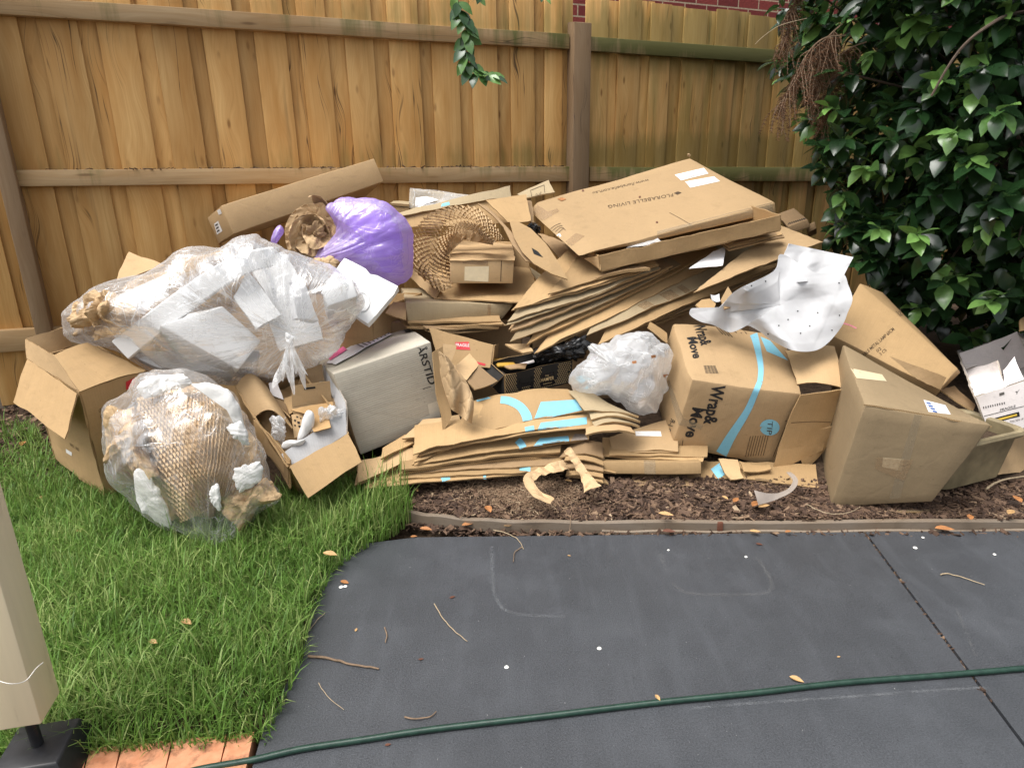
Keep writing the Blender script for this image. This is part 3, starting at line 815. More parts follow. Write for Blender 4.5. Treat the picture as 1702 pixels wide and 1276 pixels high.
jA = j0+jd*3-jn*jw; jB = j0-jn*jw
if jn[0] > 0: sgn = -1
else: sgn = 1
mk('patio', slab([(le[1][0]+.09, far(0)-.01)]+le[2:]+[(-.4, .25), tuple(j0+jd*1.9+sgn*jn*jw), tuple(j0+sgn*jn*jw)]), M['concrete'], kind='structure', smooth=False)
mk('patio_slab', slab([tuple(j0-sgn*jn*jw), tuple(j0+jd*1.9-sgn*jn*jw), (5, .25), (5, far(5))]), M['concrete'], kind='structure', smooth=False)
# debris in the joint
def lie(pts, w, z, m, name, nn=None):
    P = spline(pts, nn or len(pts)*8, False); W_ = np.array([atz(p[0], p[1], z) for p in P]); T = np.gradient(W_, axis=0); T /= np.linalg.norm(T, axis=1, keepdims=True)
    N = np.stack([-T[:, 1], T[:, 0], 0*T[:, 0]], 1); V = np.concatenate([W_-N*w/2, W_+N*w/2]); n = len(W_)
    Fc = [(i, i+1, i+1+n, i+n) for i in range(n-1)]; U = [[(i/n, 0), ((i+1)/n, 0), ((i+1)/n, 1), (i/n, 1)] for i in range(n-1)]
    if np.cross(V[1]-V[0], V[n]-V[0])[2] < 0: Fc = [f[::-1] for f in Fc]; U = [u[::-1] for u in U]
    return mk(name, (V, Fc, U, [0]*len(Fc)), m, kind='structure', smooth=False)
lie([(818, 908), (818, 945), (822, 985), (836, 1010), (860, 1020), (900, 1023), (940, 1024)], .017, .0016, M['chalk'], 'ring_stain')
lie([(1098, 920), (1108, 950), (1122, 972), (1145, 985), (1200, 988), (1262, 987), (1282, 978), (1277, 955), (1258, 925)], .02, .0016, M['chalk_dim'], 'ring_stain')
lie([(1150, 1176), (1280, 1166), (1400, 1158), (1520, 1149), (1640, 1142)], .012, .0016, M['chalk'], 'scuff_line')
lie([(1590, 1010), (1610, 1060), (1622, 1090)], .012, .0016, M['chalk_dim'], 'scuff_line')

# ---- terracotta paving strip at the bottom left
V, Fc, rn = [], [], []
def brickq(q, z0, z1):
    n = len(V); w = [atz(*p, z1) for p in q]
    for p in w: V.append(p)
    for p in w: V.append(np.array([p[0], p[1], z0]))
    for f in ((0, 1, 2, 3), (4, 7, 6, 5), (0, 4, 5, 1), (1, 5, 6, 2), (2, 6, 7, 3), (3, 7, 4, 0)): Fc.append(tuple(i+n for i in f))
    r_ = random.random(); rn.extend([r_]*8)
xs = [60, 148, 202, 287, 378, 424]
for a, b in zip(xs[:-1], xs[1:]):
    ya, yb = 1243-(a-150)*.10, 1243-(b-150)*.10
    sl_ = lambda x: x-(x-260)*.02-14
    brickq([(a+2, ya), (b-2, yb), (b-22, yb+90), (a-22, ya+90)], -.04, .006)
mk('brick_paving', (np.array(V), Fc, [], [0]*len(Fc)), M['terracotta'], kind='structure', smooth=False, attrs={'rnd': rn})

# ---- edging boards
ed = thing('garden_edging', 'low grey timber edging board between the bark mulch and the charcoal patio', 'garden edging', edg_w[4])
def board(path, z0, z1, th, name, seed):
    P = spline(path, 60, False); T = np.gradient(P[:, :2], axis=0); T /= np.linalg.norm(T, axis=1, keepdims=True); N = np.stack([-T[:, 1], T[:, 0]], 1)
    V = []; Fc = []
    for i in range(len(P)):
        wob = .0025*math.sin(i*.9+seed)
        for (s, z) in ((0, z0), (0, z1-.003), (.003, z1), (th-.003, z1), (th, z1-.003), (th, z0)):
            q = P[i, :2]+N[i]*s; V.append((q[0], q[1], z+(wob if z > z0 else 0)))
    for i in range(len(P)-1):
        for k in range(6):
            j = (k+1) % 6; Fc.append((i*6+k, (i+1)*6+k, (i+1)*6+j, i*6+j))
    Fc.append((0, 1, 2, 3, 4, 5)); Fc.append(tuple((len(P)-1)*6+k for k in (5, 4, 3, 2, 1, 0)))
    return mk(name, (np.array(V), Fc, [], [0]*len(Fc)), M['sleeper'], ed, attrs={'rnd': [seed*.37 % 1]*len(V)})
board(edg_w, -.012, .030, .020, 'edging_board', 1)
board([p+np.array([0, -.012, 0]) for p in edg_w[5:]], -.05, .004, .010, 'lower_board', 2)
s0 = atz(1195, 880, 0)
O_ = np.array([s0[0]-.009, edg_w[5][1]-.024, -.03])
mk('stake', hexa(O_, [np.array([.018, 0, 0]), np.array([0, .010, 0]), np.array([0, 0, .064])], r=.002, amp=.001), M['dry_leaf_dark'], ed)

# ---- fence
fp = thing('timber_fence', 'tall lapped pine paling fence on grey posts behind the rubbish pile', 'fence', atf(962, 640))
def fw(u, off, z): return FO-off*FN+u*FT+np.array([0, 0, z])
def fbox(u0, u1, o0, o1, z0, z1, r=.002):
    return hexa(fw(u0, o0, z0), [FT*(u1-u0), -FN*(o1-o0), np.array([0, 0, z1-z0])], r=r, n=.8, amp=0)
def join_attr(gs, rs):
    return cat_geo(*gs), [r_ for g_, r_ in zip(gs, rs) for _ in range(len(g_[0]))]
EDGX = [-100, 14, 113, 203, 291, 369, 448, 520, 590, 657.6, 724.6, 788, 850, 903, 945]
EDGR = [968, 1018, 1070, 1120, 1171, 1222, 1270, 1314, 1358, 1400]
def palings(us, z0, z1, seed):
    g_ = np.random.default_rng(seed); gs, rs = [], []
    for a, b in zip(us[:-1], us[1:]):
        w = b-a; fr = .66+g_.uniform(-.05, .05)
        top = z1+g_.uniform(-.02, .02)
        u1 = a+w*fr
        for (p, q, o0, o1) in ((a, u1, .004+g_.uniform(0, .004), .018+g_.uniform(0, .004)), (u1-.03, b+.025, -.013, .001+g_.uniform(0, .002))):
            gg = fbox(p, q, o0, o1, z0, top, .002)
            sh = g_.uniform(-.006, .006); gg = (gg[0]+np.outer(gg[0][:, 2]-1, FT*sh), *gg[1:])
            gs.append(gg); rs.append(g_.random())
    return join_attr(gs, rs)
uL = [fu(atf(x, 278)) for x in EDGX]; uL = [uL[0]-(uL[1]-uL[0])*k*1.0 for k in (4, 3, 2, 1)]+uL
uR = [fu(atf(x, 278)) for x in EDGR]; st = np.mean(np.diff(uR[:-1])); uR = uR+[uR[-1]+st*k for k in range(1, 16)]
g_, r_ = palings(uL, .12, 2.14, 3); mk('paling_panel', g_, M['paling'], fp, attrs={'rnd': r_})
g_, r_ = palings(uR, .12, 2.105, 4); mk('paling_panel', g_, M['paling'], fp, attrs={'rnd': r_})
def rail(q, rnd, o0=.016, o1=.056):
    P = [atf(*p, o1) for p in q]; B = [p+FN*(o1-o0) for p in P]
    ov = {'000': P[3], '010': P[2], '011': P[1], '001': P[0], '100': B[3], '110': B[2], '111': B[1], '101': B[0]}
    gg = hexa(P[3], [B[3]-P[3], P[2]-P[3], P[0]-P[3]], ov, r=.003, n=.15, amp=.003, fr=2.)
    mk('rail', gg, M['rail'], fp, attrs={'rnd': [rnd]*len(gg[0])})
rail([(-90, -14), (947, 57), (947, 82), (-90, 18)], .3)
rail([(20, 283), (947, 277), (947, 302), (24, 310)], .62)
rail([(980, 61), (1520, 99), (1520, 121), (980, 85)], .15)
rail([(980, 278), (1520, 278), (1520, 301), (980, 302)], .8)
rail([(-60, 552), (947, 500), (947, 520), (-60, 590)], .45)
def post(x0, x1, yref, ztop, tilt=0, rnd=.5, cut=0):
    off = .10; a = fu(atf(x0, yref, off)); b = fu(atf(x1, yref, off))
    gg = fbox(a, b, .016, off, -.05, ztop, .006)
    v = gg[0].copy(); hi = v[:, 2] > ztop-.02; v[hi, 2] -= cut*((FO-v[hi])@FN)
    mk('post', (v, *gg[1:]), M['post'], fp, attrs={'rnd': [rnd]*len(v)})
zt = atf(965, 38, .1)[2]
post(953, 981, 200, zt+.015, rnd=.4, cut=.12)
post(36, 65, 462, 2.3, rnd=.7)
gp = fbox(uL[0], uL[-1], -.03, .012, .0, .17, .004)
mk('plinth_board', gp, M['sleeper'], fp, attrs={'rnd': [.2]*len(gp[0])})

# ---- brick wall of the neighbour
bw = hexa(fw(-1.0, -1.5, 0), [FT*9, FN*.25, np.array([0, 0, 4.2])], r=.01, n=1.5, amp=0)
mk('brick_house', bw, M['brick'], label='red brick house wall with pale mortar above the right end of the fence', cat='house')

# ---- mulch chips
def shards(n, fn, lmin, lmax, wr, seed):
    """n small bark chips; fn gives their places"""
    g_ = np.random.default_rng(seed); P = fn(g_, n); n = len(P)
    L = g_.uniform(lmin, lmax, n)*g_.choice([1, 1, 1, 1.8], n); Wd = L*g_.uniform(*wr, n); T = g_.uniform(.0012, .0035, n)
    az = g_.uniform(0, 2*math.pi, n); pt = g_.normal(0, .28, n); rl = g_.normal(0, .5, n)
    ax = np.stack([np.cos(az)*np.cos(pt), np.sin(az)*np.cos(pt), np.sin(pt)], 1)
    sd_ = np.stack([-np.sin(az), np.cos(az), 0*az], 1); up = np.cross(ax, sd_)
    s2 = sd_*np.cos(rl)[:, None]+up*np.sin(rl)[:, None]; u2 = np.cross(ax, s2)
    V = []
    for a, b, c in ((-1, -1, -1), (1, -.5, -1), (.8, 1, -1), (-1, .7, -1), (-1, -1, 1), (1, -.5, 1), (.8, 1, 1), (-1, .7, 1)):
        V.append(P+ax*(a*L/2)[:, None]+s2*(b*Wd/2)[:, None]+u2*(c*T/2)[:, None])
    V = np.stack(V, 1).reshape(-1, 3)
    f = np.array([(0, 3, 2, 1), (4, 5, 6, 7), (0, 1, 5, 4), (1, 2, 6, 5), (2, 3, 7, 6), (3, 0, 4, 7)])
    Fc = (np.arange(n)[:, None, None]*8+f[None]).reshape(-1, 4)
    return V, Fc, np.repeat(g_.beta(2, 2.2, n), 8)
def place_bed(g_, n):
    x = g_.uniform(-.42, 3.0, n); ed_ = np.interp(x, edg_w[:, 0], edg_w[:, 1])
    y = ed_+.024+.27*g_.random(n)**1.1
    k = x > np.interp(y, [2.0, 2.2, 2.4], [-.42, -.45, -.5])
    x, y = x[k], y[k]; return np.stack([x, y, gz(x, y)+g_.uniform(.000, .012, len(x))], 1)
def place_left(g_, n):
    q = np.stack([g_.uniform(-160, 140, n), g_.uniform(640, 800, n)], 1); P = np.array([atz(a, b, .11) for a, b in q]); P[:, 2] = gz(P[:, 0], P[:, 1])+g_.uniform(0, .012, len(P)); return P
def place_gap(g_, n):
    x = g_.uniform(-.42, 2.2, n); ed_ = np.interp(x, edg_w[:, 0], edg_w[:, 1]); return np.stack([x, ed_-.004-.03*g_.random(n), -.02+.022*g_.random(n)], 1)
def place_joint(g_, n):
    t = g_.random(n)*.75; p = j0+jd*t[:, None]+jn*g_.uniform(-.004, .004, n)[:, None]; return np.stack([p[:, 0], p[:, 1], g_.uniform(-.03, .001, n)], 1)
def place_rail(g_, n):
    x = np.where(g_.random(n) < .6, g_.choice([770., 900., 420., 560.], n)+g_.normal(0, 28, n), g_.uniform(60, 940, n)); P = np.array([atf(q, 283-6*(q-20)/927, .050) for q in x]); P = P+FN*g_.uniform(0, .03, n)[:, None]; P[:, 2] += g_.uniform(.000, .004, n); return P
for nm, n, fn, a, b, wr, sd_ in (('rail_litter', 240, place_rail, .008, .03, (.1, .3), 28), ('bark_mulch', 21000, place_bed, .008, .030, (.18, .5), 21), ('bark_litter', 1800, place_left, .01, .035, (.25, .6), 22), ('leaf_litter', 900, place_gap, .008, .028, (.2, .6), 23), ('joint_debris', 260, place_joint, .004, .012, (.3, .6), 24)):
    V, Fc, rn = shards(n, fn, a, b, wr, sd_)
    mk(nm, (V, Fc, [], []), M['chips'], smooth=False, kind='stuff', attrs={'rnd': rn}, label={'bark_mulch': 'dark brown bark chips covering the bed in front of the boxes', 'rail_litter': 'dead leaf litter caught along the top of the middle fence rail', 'bark_litter': 'bark and leaf litter beside the fence at the far left', 'leaf_litter': 'thin line of litter between the patio and the edging board', 'joint_debris': 'crumbs of bark in the joint between the patio slabs'}[nm], cat='mulch')
# dried clippings on the mulch
def place_hay(g_, n):
    q = np.stack([g_.normal(868, 48, n), g_.normal(812, 15, n)], 1); P = np.array([atz(a, b, .05) for a, b in q]); P[:, 2] = gz(P[:, 0], P[:, 1])+g_.uniform(.010, .019, n); return P
V, Fc, rn = shards(5200, place_hay, .006, .016, (.08, .16), 25)
mk('dry_clippings', (V, Fc, [], []), M['chips'], smooth=False, kind='stuff', attrs={'rnd': .78+.22*rn}, label='patch of fine straw coloured clippings on the bark mulch', cat='clippings')

# ---- lawn
LAWN = [(-200, 735), (60, 735), (110, 790), (200, 830), (300, 850), (430, 830), (600, 800), (665, 815), (685, 850), (660, 872), (595, 905), (550, 940), (522, 1000), (502, 1080), (472, 1150), (440, 1214), (330, 1226), (150, 1240), (-200, 1262)]
lp = np.array([atz(*p, .03)[:2] for p in LAWN])
def grass(n, seed):
    g_ = np.random.default_rng(seed)
    P = np.stack([g_.uniform(lp[:, 0].min(), lp[:, 0].max(), n*3), g_.uniform(lp[:, 1].min(), lp[:, 1].max(), n*3)], 1)
    P = P[inpoly(P, lp)][:n]; n = len(P)
    thin = vn(np.stack([P[:, 0]*4, P[:, 1]*4, 0*P[:, 0]], 1), 5)
    # fewer, shorter blades in the shaded worn corner near the fence
    keep = g_.random(n) < np.clip(1.25-.9*smooth((P[:, 1]-2.15)/.5)*(P[:, 0] < -.95)+.3*thin, .12, 1); P = P[keep]; n = len(P); thin = thin[keep]
    tall = np.exp(-((P[:, 0]+.42)/.14)**2-((P[:, 1]-2.12)/.13)**2)
    L = g_.gamma(6, .0095, n)*(1+.25*thin)+tall*np.where(g_.random(n) < .10, g_.uniform(.08, .24, n), g_.uniform(0, .05, n))
    az = g_.uniform(0, 2*math.pi, n)+.6*vn(np.stack([P[:, 0]*9, P[:, 1]*9, 0*P[:, 0]+4], 1), 8)
    lean = g_.uniform(.15, 1.05, n)*(1-.45*tall); w = g_.uniform(.0020, .0042, n)*(1+.3*tall)
    out = np.stack([np.cos(az), np.sin(az), 0*az], 1); sd_ = np.stack([-np.sin(az), np.cos(az), 0*az], 1)
    base = np.stack([P[:, 0], P[:, 1], gz(P[:, 0], P[:, 1])], 1); base[:, 2] = np.maximum(base[:, 2], -.005)-.004
    V = []
    for t, wf in ((0, .8), (.35, 1), (.7, .75), (1, .06)):
        a = lean*t*1.25
        c = base+out*(L*np.sin(a*.75)*t)[:, None]+np.array([0, 0, 1])*(L*np.cos(a*.8)*t)[:, None]
        V += [c-sd_*(w*wf/2)[:, None], c+sd_*(w*wf/2)[:, None]]
    V = np.stack(V, 1).reshape(-1, 3); f = np.array([(0, 1, 3, 2), (2, 3, 5, 4), (4, 5, 7, 6)])
    Fc = (np.arange(n)[:, None, None]*8+f[None]).reshape(-1, 4)
    r_ = np.clip(.48+.22*g_.normal(size=n)+.3*thin, 0, 1); r_ = np.where(g_.random(n) < .07, 1., r_)
    return V, Fc, np.repeat(r_, 8)
V, Fc, rn = grass(62000, 31)
mk('lawn', (V, Fc, [], []), M['grass'], kind='stuff', attrs={'rnd': rn}, sharp=None, label='bright green uncut grass between the cream post, the bags and the patio', cat='grass')

# ---- leaves
def leaves(P, D, N, L, rnd, wr=.6, fold_=.22, droop=.25):
    """leaf meshes: base P, direction D, up N, length L"""
    D = D/np.linalg.norm(D, axis=1, keepdims=True); Sd = np.cross(N, D); Sd /= np.linalg.norm(Sd, axis=1, keepdims=True)+1e-9; N = np.cross(D, Sd)
    V = []; prof = ((0, .05), (.18, .62), (.42, 1.), (.66, .86), (.86, .42), (1., .02))
    for t, w in prof:
        for s in (-1, 0, 1):
            V.append(P+D*(L*t)[:, None]+Sd*(L*wr/2*w*s)[:, None]+N*(L*(fold_*wr/2*w*abs(s)*1.2-droop*t*t))[:, None])
    n = len(P); V = np.stack(V, 1).reshape(-1, 3)
    f = np.array([(3*i+j, 3*i+3+j, 3*i+4+j, 3*i+1+j) for i in range(5) for j in (0, 1)])
    Fc = (np.arange(n)[:, None, None]*18+f[None]).reshape(-1, 4)
    return V, Fc, np.repeat(rnd, 18)
def shoots(C, A, g_, nl=7, ln=.09, LL=(.08, .125), young=.36):
    """leaf whorls at the twig tips C growing along A"""
    Ps, Ds, Ns, Ls, Rs = [], [], [], [], []
    for c, a in zip(C, A):
        a = a/np.linalg.norm(a); yg = g_.random() < young; k = nl+g_.integers(-2, 3); ph = g_.random()*6
        b = np.cross(a, [.2, .1, .97]); b /= np.linalg.norm(b)+1e-9; d = np.cross(a, b)
        for i in range(k):
            t = i/max(1, k-1); q = ph+i*2.4; rad = b*math.cos(q)+d*math.sin(q)
            Ps.append(c-a*ln*(1-t)); dr = rad*(1.0-.45*t)+a*(.35+.5*t)+np.array([0, 0, -.25+.1*g_.normal()]); Ds.append(dr)
            nn = np.array([0, 0, 1.])+a*.4+.35*g_.normal(size=3); Ns.append(nn)
            Ls.append(g_.uniform(*LL)*(1.05-.25*t if yg else 1)); Rs.append(np.clip((.78+.2*t if yg and t > .35 else .25)+.2*g_.normal(), 0, 1))
    return [np.array(v) for v in (Ps, Ds, Ns, Ls, Rs)]
g_ = np.random.default_rng(5)
BUSH = [(1290, -120), (1285, 105), (1330, 190), (1345, 260), (1395, 330), (1385, 395), (1440, 440), (1500, 500), (1545, 530), (1620, 575), (1700, 545), (1760, 620), (2300, 640), (2300, -400), (1290, -400)]
bc, br = np.array([2.75, 3.5, 1.55]), np.array([1.55, 1.15, 1.45])
C, A = [], []
while len(C) < 2000:
    d = g_.normal(size=3); d /= np.linalg.norm(d); r_ = g_.random()**.30
    lump = 1+.16*vn((d*2.4)[None], 12)[0]
    p = bc+d*br*r_*lump
    q = px(p)
    if p[2] < .25 or p[1] < 1.6 or fu(p) and (p-FO)@FN > -.08: continue
    if not inpoly(np.array([q]), BUSH)[0] or q[0] > 2050 or q[1] < -330: continue
    C.append(p); A.append(d*np.array([1, 1, .6])+np.array([-.1, -.45, .25])+.35*g_.normal(size=3))
C, A = np.array(C), np.array(A)
bush = thing('camellia_bush', 'large glossy dark green camellia with bright young leaves at the right of the fence', 'bush', (2.8, 3.6, .1))
Ps, Ds, Ns, Ls, Rs = shoots(C, A, g_)
V, Fc, rn = leaves(Ps, Ds, Ns, Ls, Rs)
mk('crown', (V, Fc, [], []), M['camellia'], bush, attrs={'rnd': rn}, sharp=None)
tr = [tube(spline([(2.75, 3.6, .05), (2.72, 3.55, .5), (2.8, 3.5, 1.0)], 8, False), .045, 8, .032)]
for k in range(60):
    e_ = C[g_.integers(len(C))]; m_ = np.array([2.75, 3.55, .35+.75*g_.random()])
    tr.append(tube(spline([m_, m_*.5+e_*.5+np.array([0, 0, .12])+.06*g_.normal(size=3), e_], 9, False), .014, 5, .003))
mk('trunk', cat_geo(*tr), M['bark'], bush)
tw = [at(1548, 160, 2.6), at(1590, 90, 2.6), at(1640, 45, 2.62)]
mk('branch', tube(spline(tw+[at(1700, 20, 2.9), bc+np.array([0, 0, .3])], 20, False), .004, 6, .008), M['bark'], bush)

# ---- camellia sprigs hanging from above
def sprig(path, Y, label, n, LL, seed, group='camellia sprigs hanging from above'):
    g2 = np.random.default_rng(seed); P = spline([at(x, y, Y) for x, y in path], 30, False)
    t = thing('camellia_sprig', label, 'leafy twig', P[0], group)
    mk('stem', tube(P, .0028, 6, .0016), M['twig'], t)
    L, D_, N_, Z, Rn = [], [], [], [], []
    for i in range(n):
        f = (i+.5)/n; k = int(3+f*26.9); dr = P[min(k+1, 29)]-P[k-1]; dr /= np.linalg.norm(dr); a = i*2.3+seed
        side = np.array([math.cos(a), -.35+.4*math.sin(a), .3*math.sin(a)])
        L.append(P[k]); D_.append(dr*.7+side*.85); N_.append(np.array([0, -.7, .7])+.3*g2.normal(size=3)); Z.append(g2.uniform(*LL)); Rn.append(np.clip(.68+.2*g2.normal(), 0, 1))
    v, f, r2 = leaves(np.array(L), np.array(D_), np.array(N_), np.array(Z), np.array(Rn)); mk('leaves', (v, f, [], []), M['camellia'], t, attrs={'rnd': r2}, sharp=None)
sprig([(752, -40), (762, 5), (770, 30), (776, 60), (775, 90), (783, 112), (800, 125), (818, 128)], 3.3, 'long camellia twig dangling in front of the fence left of the post', 38, (.062, .085), 2, None)
sprig([(798, -40), (797, -15), (796, -2)], 3.3, 'camellia leaf tip just reaching in at the top edge beside the long twig', 5, (.04, .05), 4, None)
sprig([(905, -45), (904, -18), (904, -4)], 3.3, 'camellia leaf tip at the top edge close to the fence post', 4, (.035, .045), 6, None)

# ---- dead conifer branches
def dead(path, Y, name_label, spread, n, seed):
    g2 = np.random.default_rng(seed); P = spline([at(x, y, Y) for x, y in path], 24, False); gs = [tube(P, .004, 5, .002)]; Q0, Q1 = [], []
    t = thing('dead_conifer_branch', name_label, 'dead branch', P[0], None)
    for k in range(n):
        i = int(g2.uniform(4, 23.9)); d = np.array([g2.normal(0, .33), g2.normal(0, .3), -1.]); L = g2.uniform(.05, .15)*spread; e_ = P[i]+d/np.linalg.norm(d)*L
        m_ = (P[i]+e_)/2+np.array([g2.normal(0, .012), 0, .012]); b_ = spline([P[i], m_, e_], 12, False); gs.append(tube(b_, .0014, 4, .0008))
        for j in range(1, 12):
            for s in (-1, 1):
                for _ in range(2):
                    ax = np.array([s*g2.uniform(.4, 1), g2.normal(0, .6), -g2.uniform(.2, .9)]); Q0.append(b_[j]); Q1.append(b_[j]+ax/np.linalg.norm(ax)*g2.uniform(.008, .016))
    mk('stem', cat_geo(*gs), M['twig'], t)
    Q0, Q1 = np.array(Q0), np.array(Q1); d = Q1-Q0; sd_ = np.cross(d, [0, 1, .1]); sd_ /= np.linalg.norm(sd_, axis=1, keepdims=True); w = .0012
    V = np.stack([Q0-sd_*w, Q0+sd_*w, Q1+sd_*w*.3, Q1-sd_*w*.3], 1).reshape(-1, 3); n_ = len(Q0)
    Fc = np.arange(n_*4).reshape(-1, 4); mk('needles', (V, Fc, [], []), M['dead'], t, attrs={'rnd': np.repeat(g2.random(n_), 4)}, sharp=None)
dead([(1345, -40), (1322, 0), (1312, 40), (1306, 75)], 3.35, 'brown dead conifer spray at the top edge left of the camellia', .9, 60, 1)
dead([(1420, 60), (1375, 62), (1345, 85), (1320, 130), (1298, 175)], 3.2, 'longest brown dead conifer spray drooping in front of the mossy fence', 1.15, 90, 2)
dead([(1440, 70), (1400, 90), (1385, 140), (1372, 190)], 3.25, 'brown dead conifer spray half hidden among camellia leaves', 1.0, 70, 3)
dead([(1400, 40), (1372, 68), (1362, 110), (1355, 150)], 3.22, 'brown dead conifer spray between two others beside the camellia', 1.1, 70, 4)
tw = thing('bare_twig', 'thin bare pale twig reaching left from the dead spray over the fence', 'twig', at(1300, 45, 3.3))
mk('stem', tube(spline([at(1345, 30, 3.3), at(1298, 42, 3.3), at(1270, 60, 3.3), at(1255, 74, 3.3)], 14, False), .0022, 5, .001), M['twig_pale'], tw)

# ---- veranda post at the bottom left
PB = thing('veranda_post', 'cream painted timber post on a steel pin at the bottom left corner', 'post', atz(45, 1235, .12))
bO = atz(70, 1203, .15); ww = .088
d1 = np.array([-.205, .98, 0.]); d1 /= np.linalg.norm(d1); d2 = np.array([-d1[1], d1[0], 0])
gpost = hexa(bO, [d1*ww, d2*ww*1.0, np.array([0, 0, 2.6])], r=.004, n=.3, amp=.0015)
post_o = mk('timber_post', gpost, M['cream_paint'], PB)
pc = bO+(d1+d2)*ww/2
mk('steel_pin', tube([pc+np.array([0, 0, -.10]), pc+np.array([0, 0, .01])], .0115, 16), M['black_paint'], PB)
zb = pc[2]-.085
def frus(z, h): return [np.array([pc[0], pc[1], z])+d1*a*h+d2*b*h for a, b in ((-1, -1), (1, -1), (1, 1), (-1, 1))]
lo, hi = frus(-.04, .098), frus(zb, .060)
fr_ = hexa(lo[0], [lo[1]-lo[0], lo[3]-lo[0], np.array([0, 0, zb+.04])], {'001': hi[0], '101': hi[1], '111': hi[2], '011': hi[3]}, r=.006, n=.05, amp=.001)
mk('footing', fr_, M['black_paint'], PB)
web = spline([at(-6, 1126, 1.0), at(20, 1133, 1.0), at(45, 1128, 1.02), at(62, 1108, 1.05), at(74, 1098, 1.07)], 20, False)
mk('thread', tube(web-np.array([0, .004, 0]), .0007, 5), M['petal'], PB)

# ---- hose
hp = [(250, 1300), (330, 1278), (420, 1262), (500, 1244), (600, 1229), (720, 1211), (900, 1190), (1090, 1167), (1250, 1151), (1400, 1134), (1560, 1122), (1702, 1110), (1850, 1096), (2000, 1078), (2700, 1000)]
mk('garden_hose', tube(spline([atz(x, y, .0073) for x, y in hp], 140, False), .0070, 14), M['hose'], label='dark green garden hose lying across the charcoal patio', cat='hose')

# ---- twigs and fallen leaves
def twig(pts, r_, m, label, z=.004, grp=None, r1=None):
    P = spline([atz(x, y, z) for x, y in pts], 26, False); P[:, 2] += .0025*np.abs(vn(P*40, 2)); P = P+.0015*vn3(P*60, 4)
    mk('fallen_twig', tube(P, r_, 6, r1 or r_*.6), M[m], label=label, cat='twig', group=grp)
G2 = 'twigs lying on the patio'
twig([(512, 1090), (548, 1094), (580, 1103), (630, 1111)], .0035, 'twig', 'thickest brown twig lying on the patio beside the grass', grp=G2)
twig([(722, 1003), (735, 1025), (755, 1048), (777, 1065)], .0017, 'twig_pale', 'thin pale twig lying slanted in the middle left of the patio', grp=G2)
twig([(640, 1042), (643, 1055), (641, 1068)], .0020, 'twig', 'short upright brown twig on the patio left of the slanted one', grp=G2)
twig([(672, 1192), (690, 1195), (710, 1192), (725, 1182)], .002, 'twig', 'small curved brown twig on the patio just above the hose', grp=G2)
twig([(820, 880), (845, 887), (862, 898), (870, 912)], .0017, 'twig_pale', 'thin bent twig on the patio below the edging board', grp=G2)
twig([(868, 908), (856, 918), (853, 934)], .0017, 'twig', 'short forked twig end below the bent twig by the edging', grp=G2)
twig([(1563, 955), (1575, 953), (1605, 961), (1636, 972)], .002, 'twig_pale', 'grey twig on the right hand patio slab', grp=G2)
twig([(530, 1135), (545, 1158), (572, 1180)], .0010, 'twig_pale', 'hair thin stalk on the patio near the grass above the hose', grp=G2)
twig([(512, 1050), (528, 1030), (540, 1018)], .0012, 'twig_pale', 'pale dry stalk poking out of the grass onto the patio', grp=G2)
twig([(1640, 812), (1660, 800), (1690, 793), (1730, 790)], .004, 'twig_pale', 'bare tan root on the mulch by the right hand trough', z=.06)
twig([(1340, 838), (1375, 853), (1410, 852), (1430, 842)], .0016, 'twig_pale', 'curved pale twig on the mulch below the plain box', z=.05)
twig([(950, 828), (949, 858), (946, 888)], .0016, 'twig', 'upright brown stalk standing against the edging board', z=.03)
lt = np.array([[0, 0], [.12, .16], [.35, .26], [.62, .22], [.86, .09], [1, 0], [.86, -.10], [.62, -.2], [.35, -.24], [.12, -.14]])
def dleaf(x, y, L, ang, m, z, label, grp, curl=.2, seed=0):
    c = atz(x, y, z); V = [];
    rows = [(0, 0.02), (.15, .17), (.38, .25), (.62, .22), (.85, .10), (1, .01)]
    for t, w in rows:
        for s in (-1, 0, 1):
            a, b = (t-.5)*L, w*s*L
            V.append(c+np.array([a*math.cos(ang)-b*math.sin(ang), a*math.sin(ang)+b*math.cos(ang), .002+L*curl*(abs(s)*w*1.3+.5*(t-.45)**2*(1 if seed % 2 else .5))]))
    Fc = [(3*i+j, 3*i+3+j, 3*i+4+j, 3*i+1+j) for i in range(5) for j in (0, 1)]
    mk('fallen_leaf', (np.array(V), Fc, [], [0]*10), M[m], label=label, cat='leaf', group=grp)
GP, GM = 'dry leaves on the patio', 'dry leaves on the mulch'
dleaf(573, 968, .032, -.5, 'dry_leaf', .0, 'orange leaf beside a white petal on the patio near the grass', GP)
dleaf(1324, 1130, .034, -.65, 'dry_leaf_tan', .0, 'tan curled leaf touching the upper side of the hose', GP, .35)
dleaf(1093, 1160, .02, -1.2, 'dry_leaf_tan', .012, 'small tan leaf leaning on the middle of the hose', GP, .3)
dleaf(688, 892, .024, .1, 'dry_leaf', .0, 'small orange leaf on the patio corner below the curved edging', GP)
dleaf(752, 993, .018, .5, 'dry_leaf_dark', .0, 'dark brown shred on the patio above the slanted twig', GP)
dleaf(700, 1096, .014, .2, 'dry_leaf_dark', .0, 'small reddish crumb on the patio under the slanted twig', GP)
dleaf(946, 924, .012, -.4, 'dry_leaf_tan', .0, 'pale crumb on the patio right of the ring stain', GP)
dleaf(1262, 905, .022, -.4, 'dry_leaf_dark', .0, 'dark twiggy shred inside the faint right hand ring stain', GP)
dleaf(592, 1047, .014, 1.5, 'dry_leaf_tan', .0, 'yellow bud on the patio left of the short twig', GP)
dleaf(1394, 1092, .010, .2, 'dry_leaf_tan', .0, 'single pale crumb on the open middle of the right patio', GP)
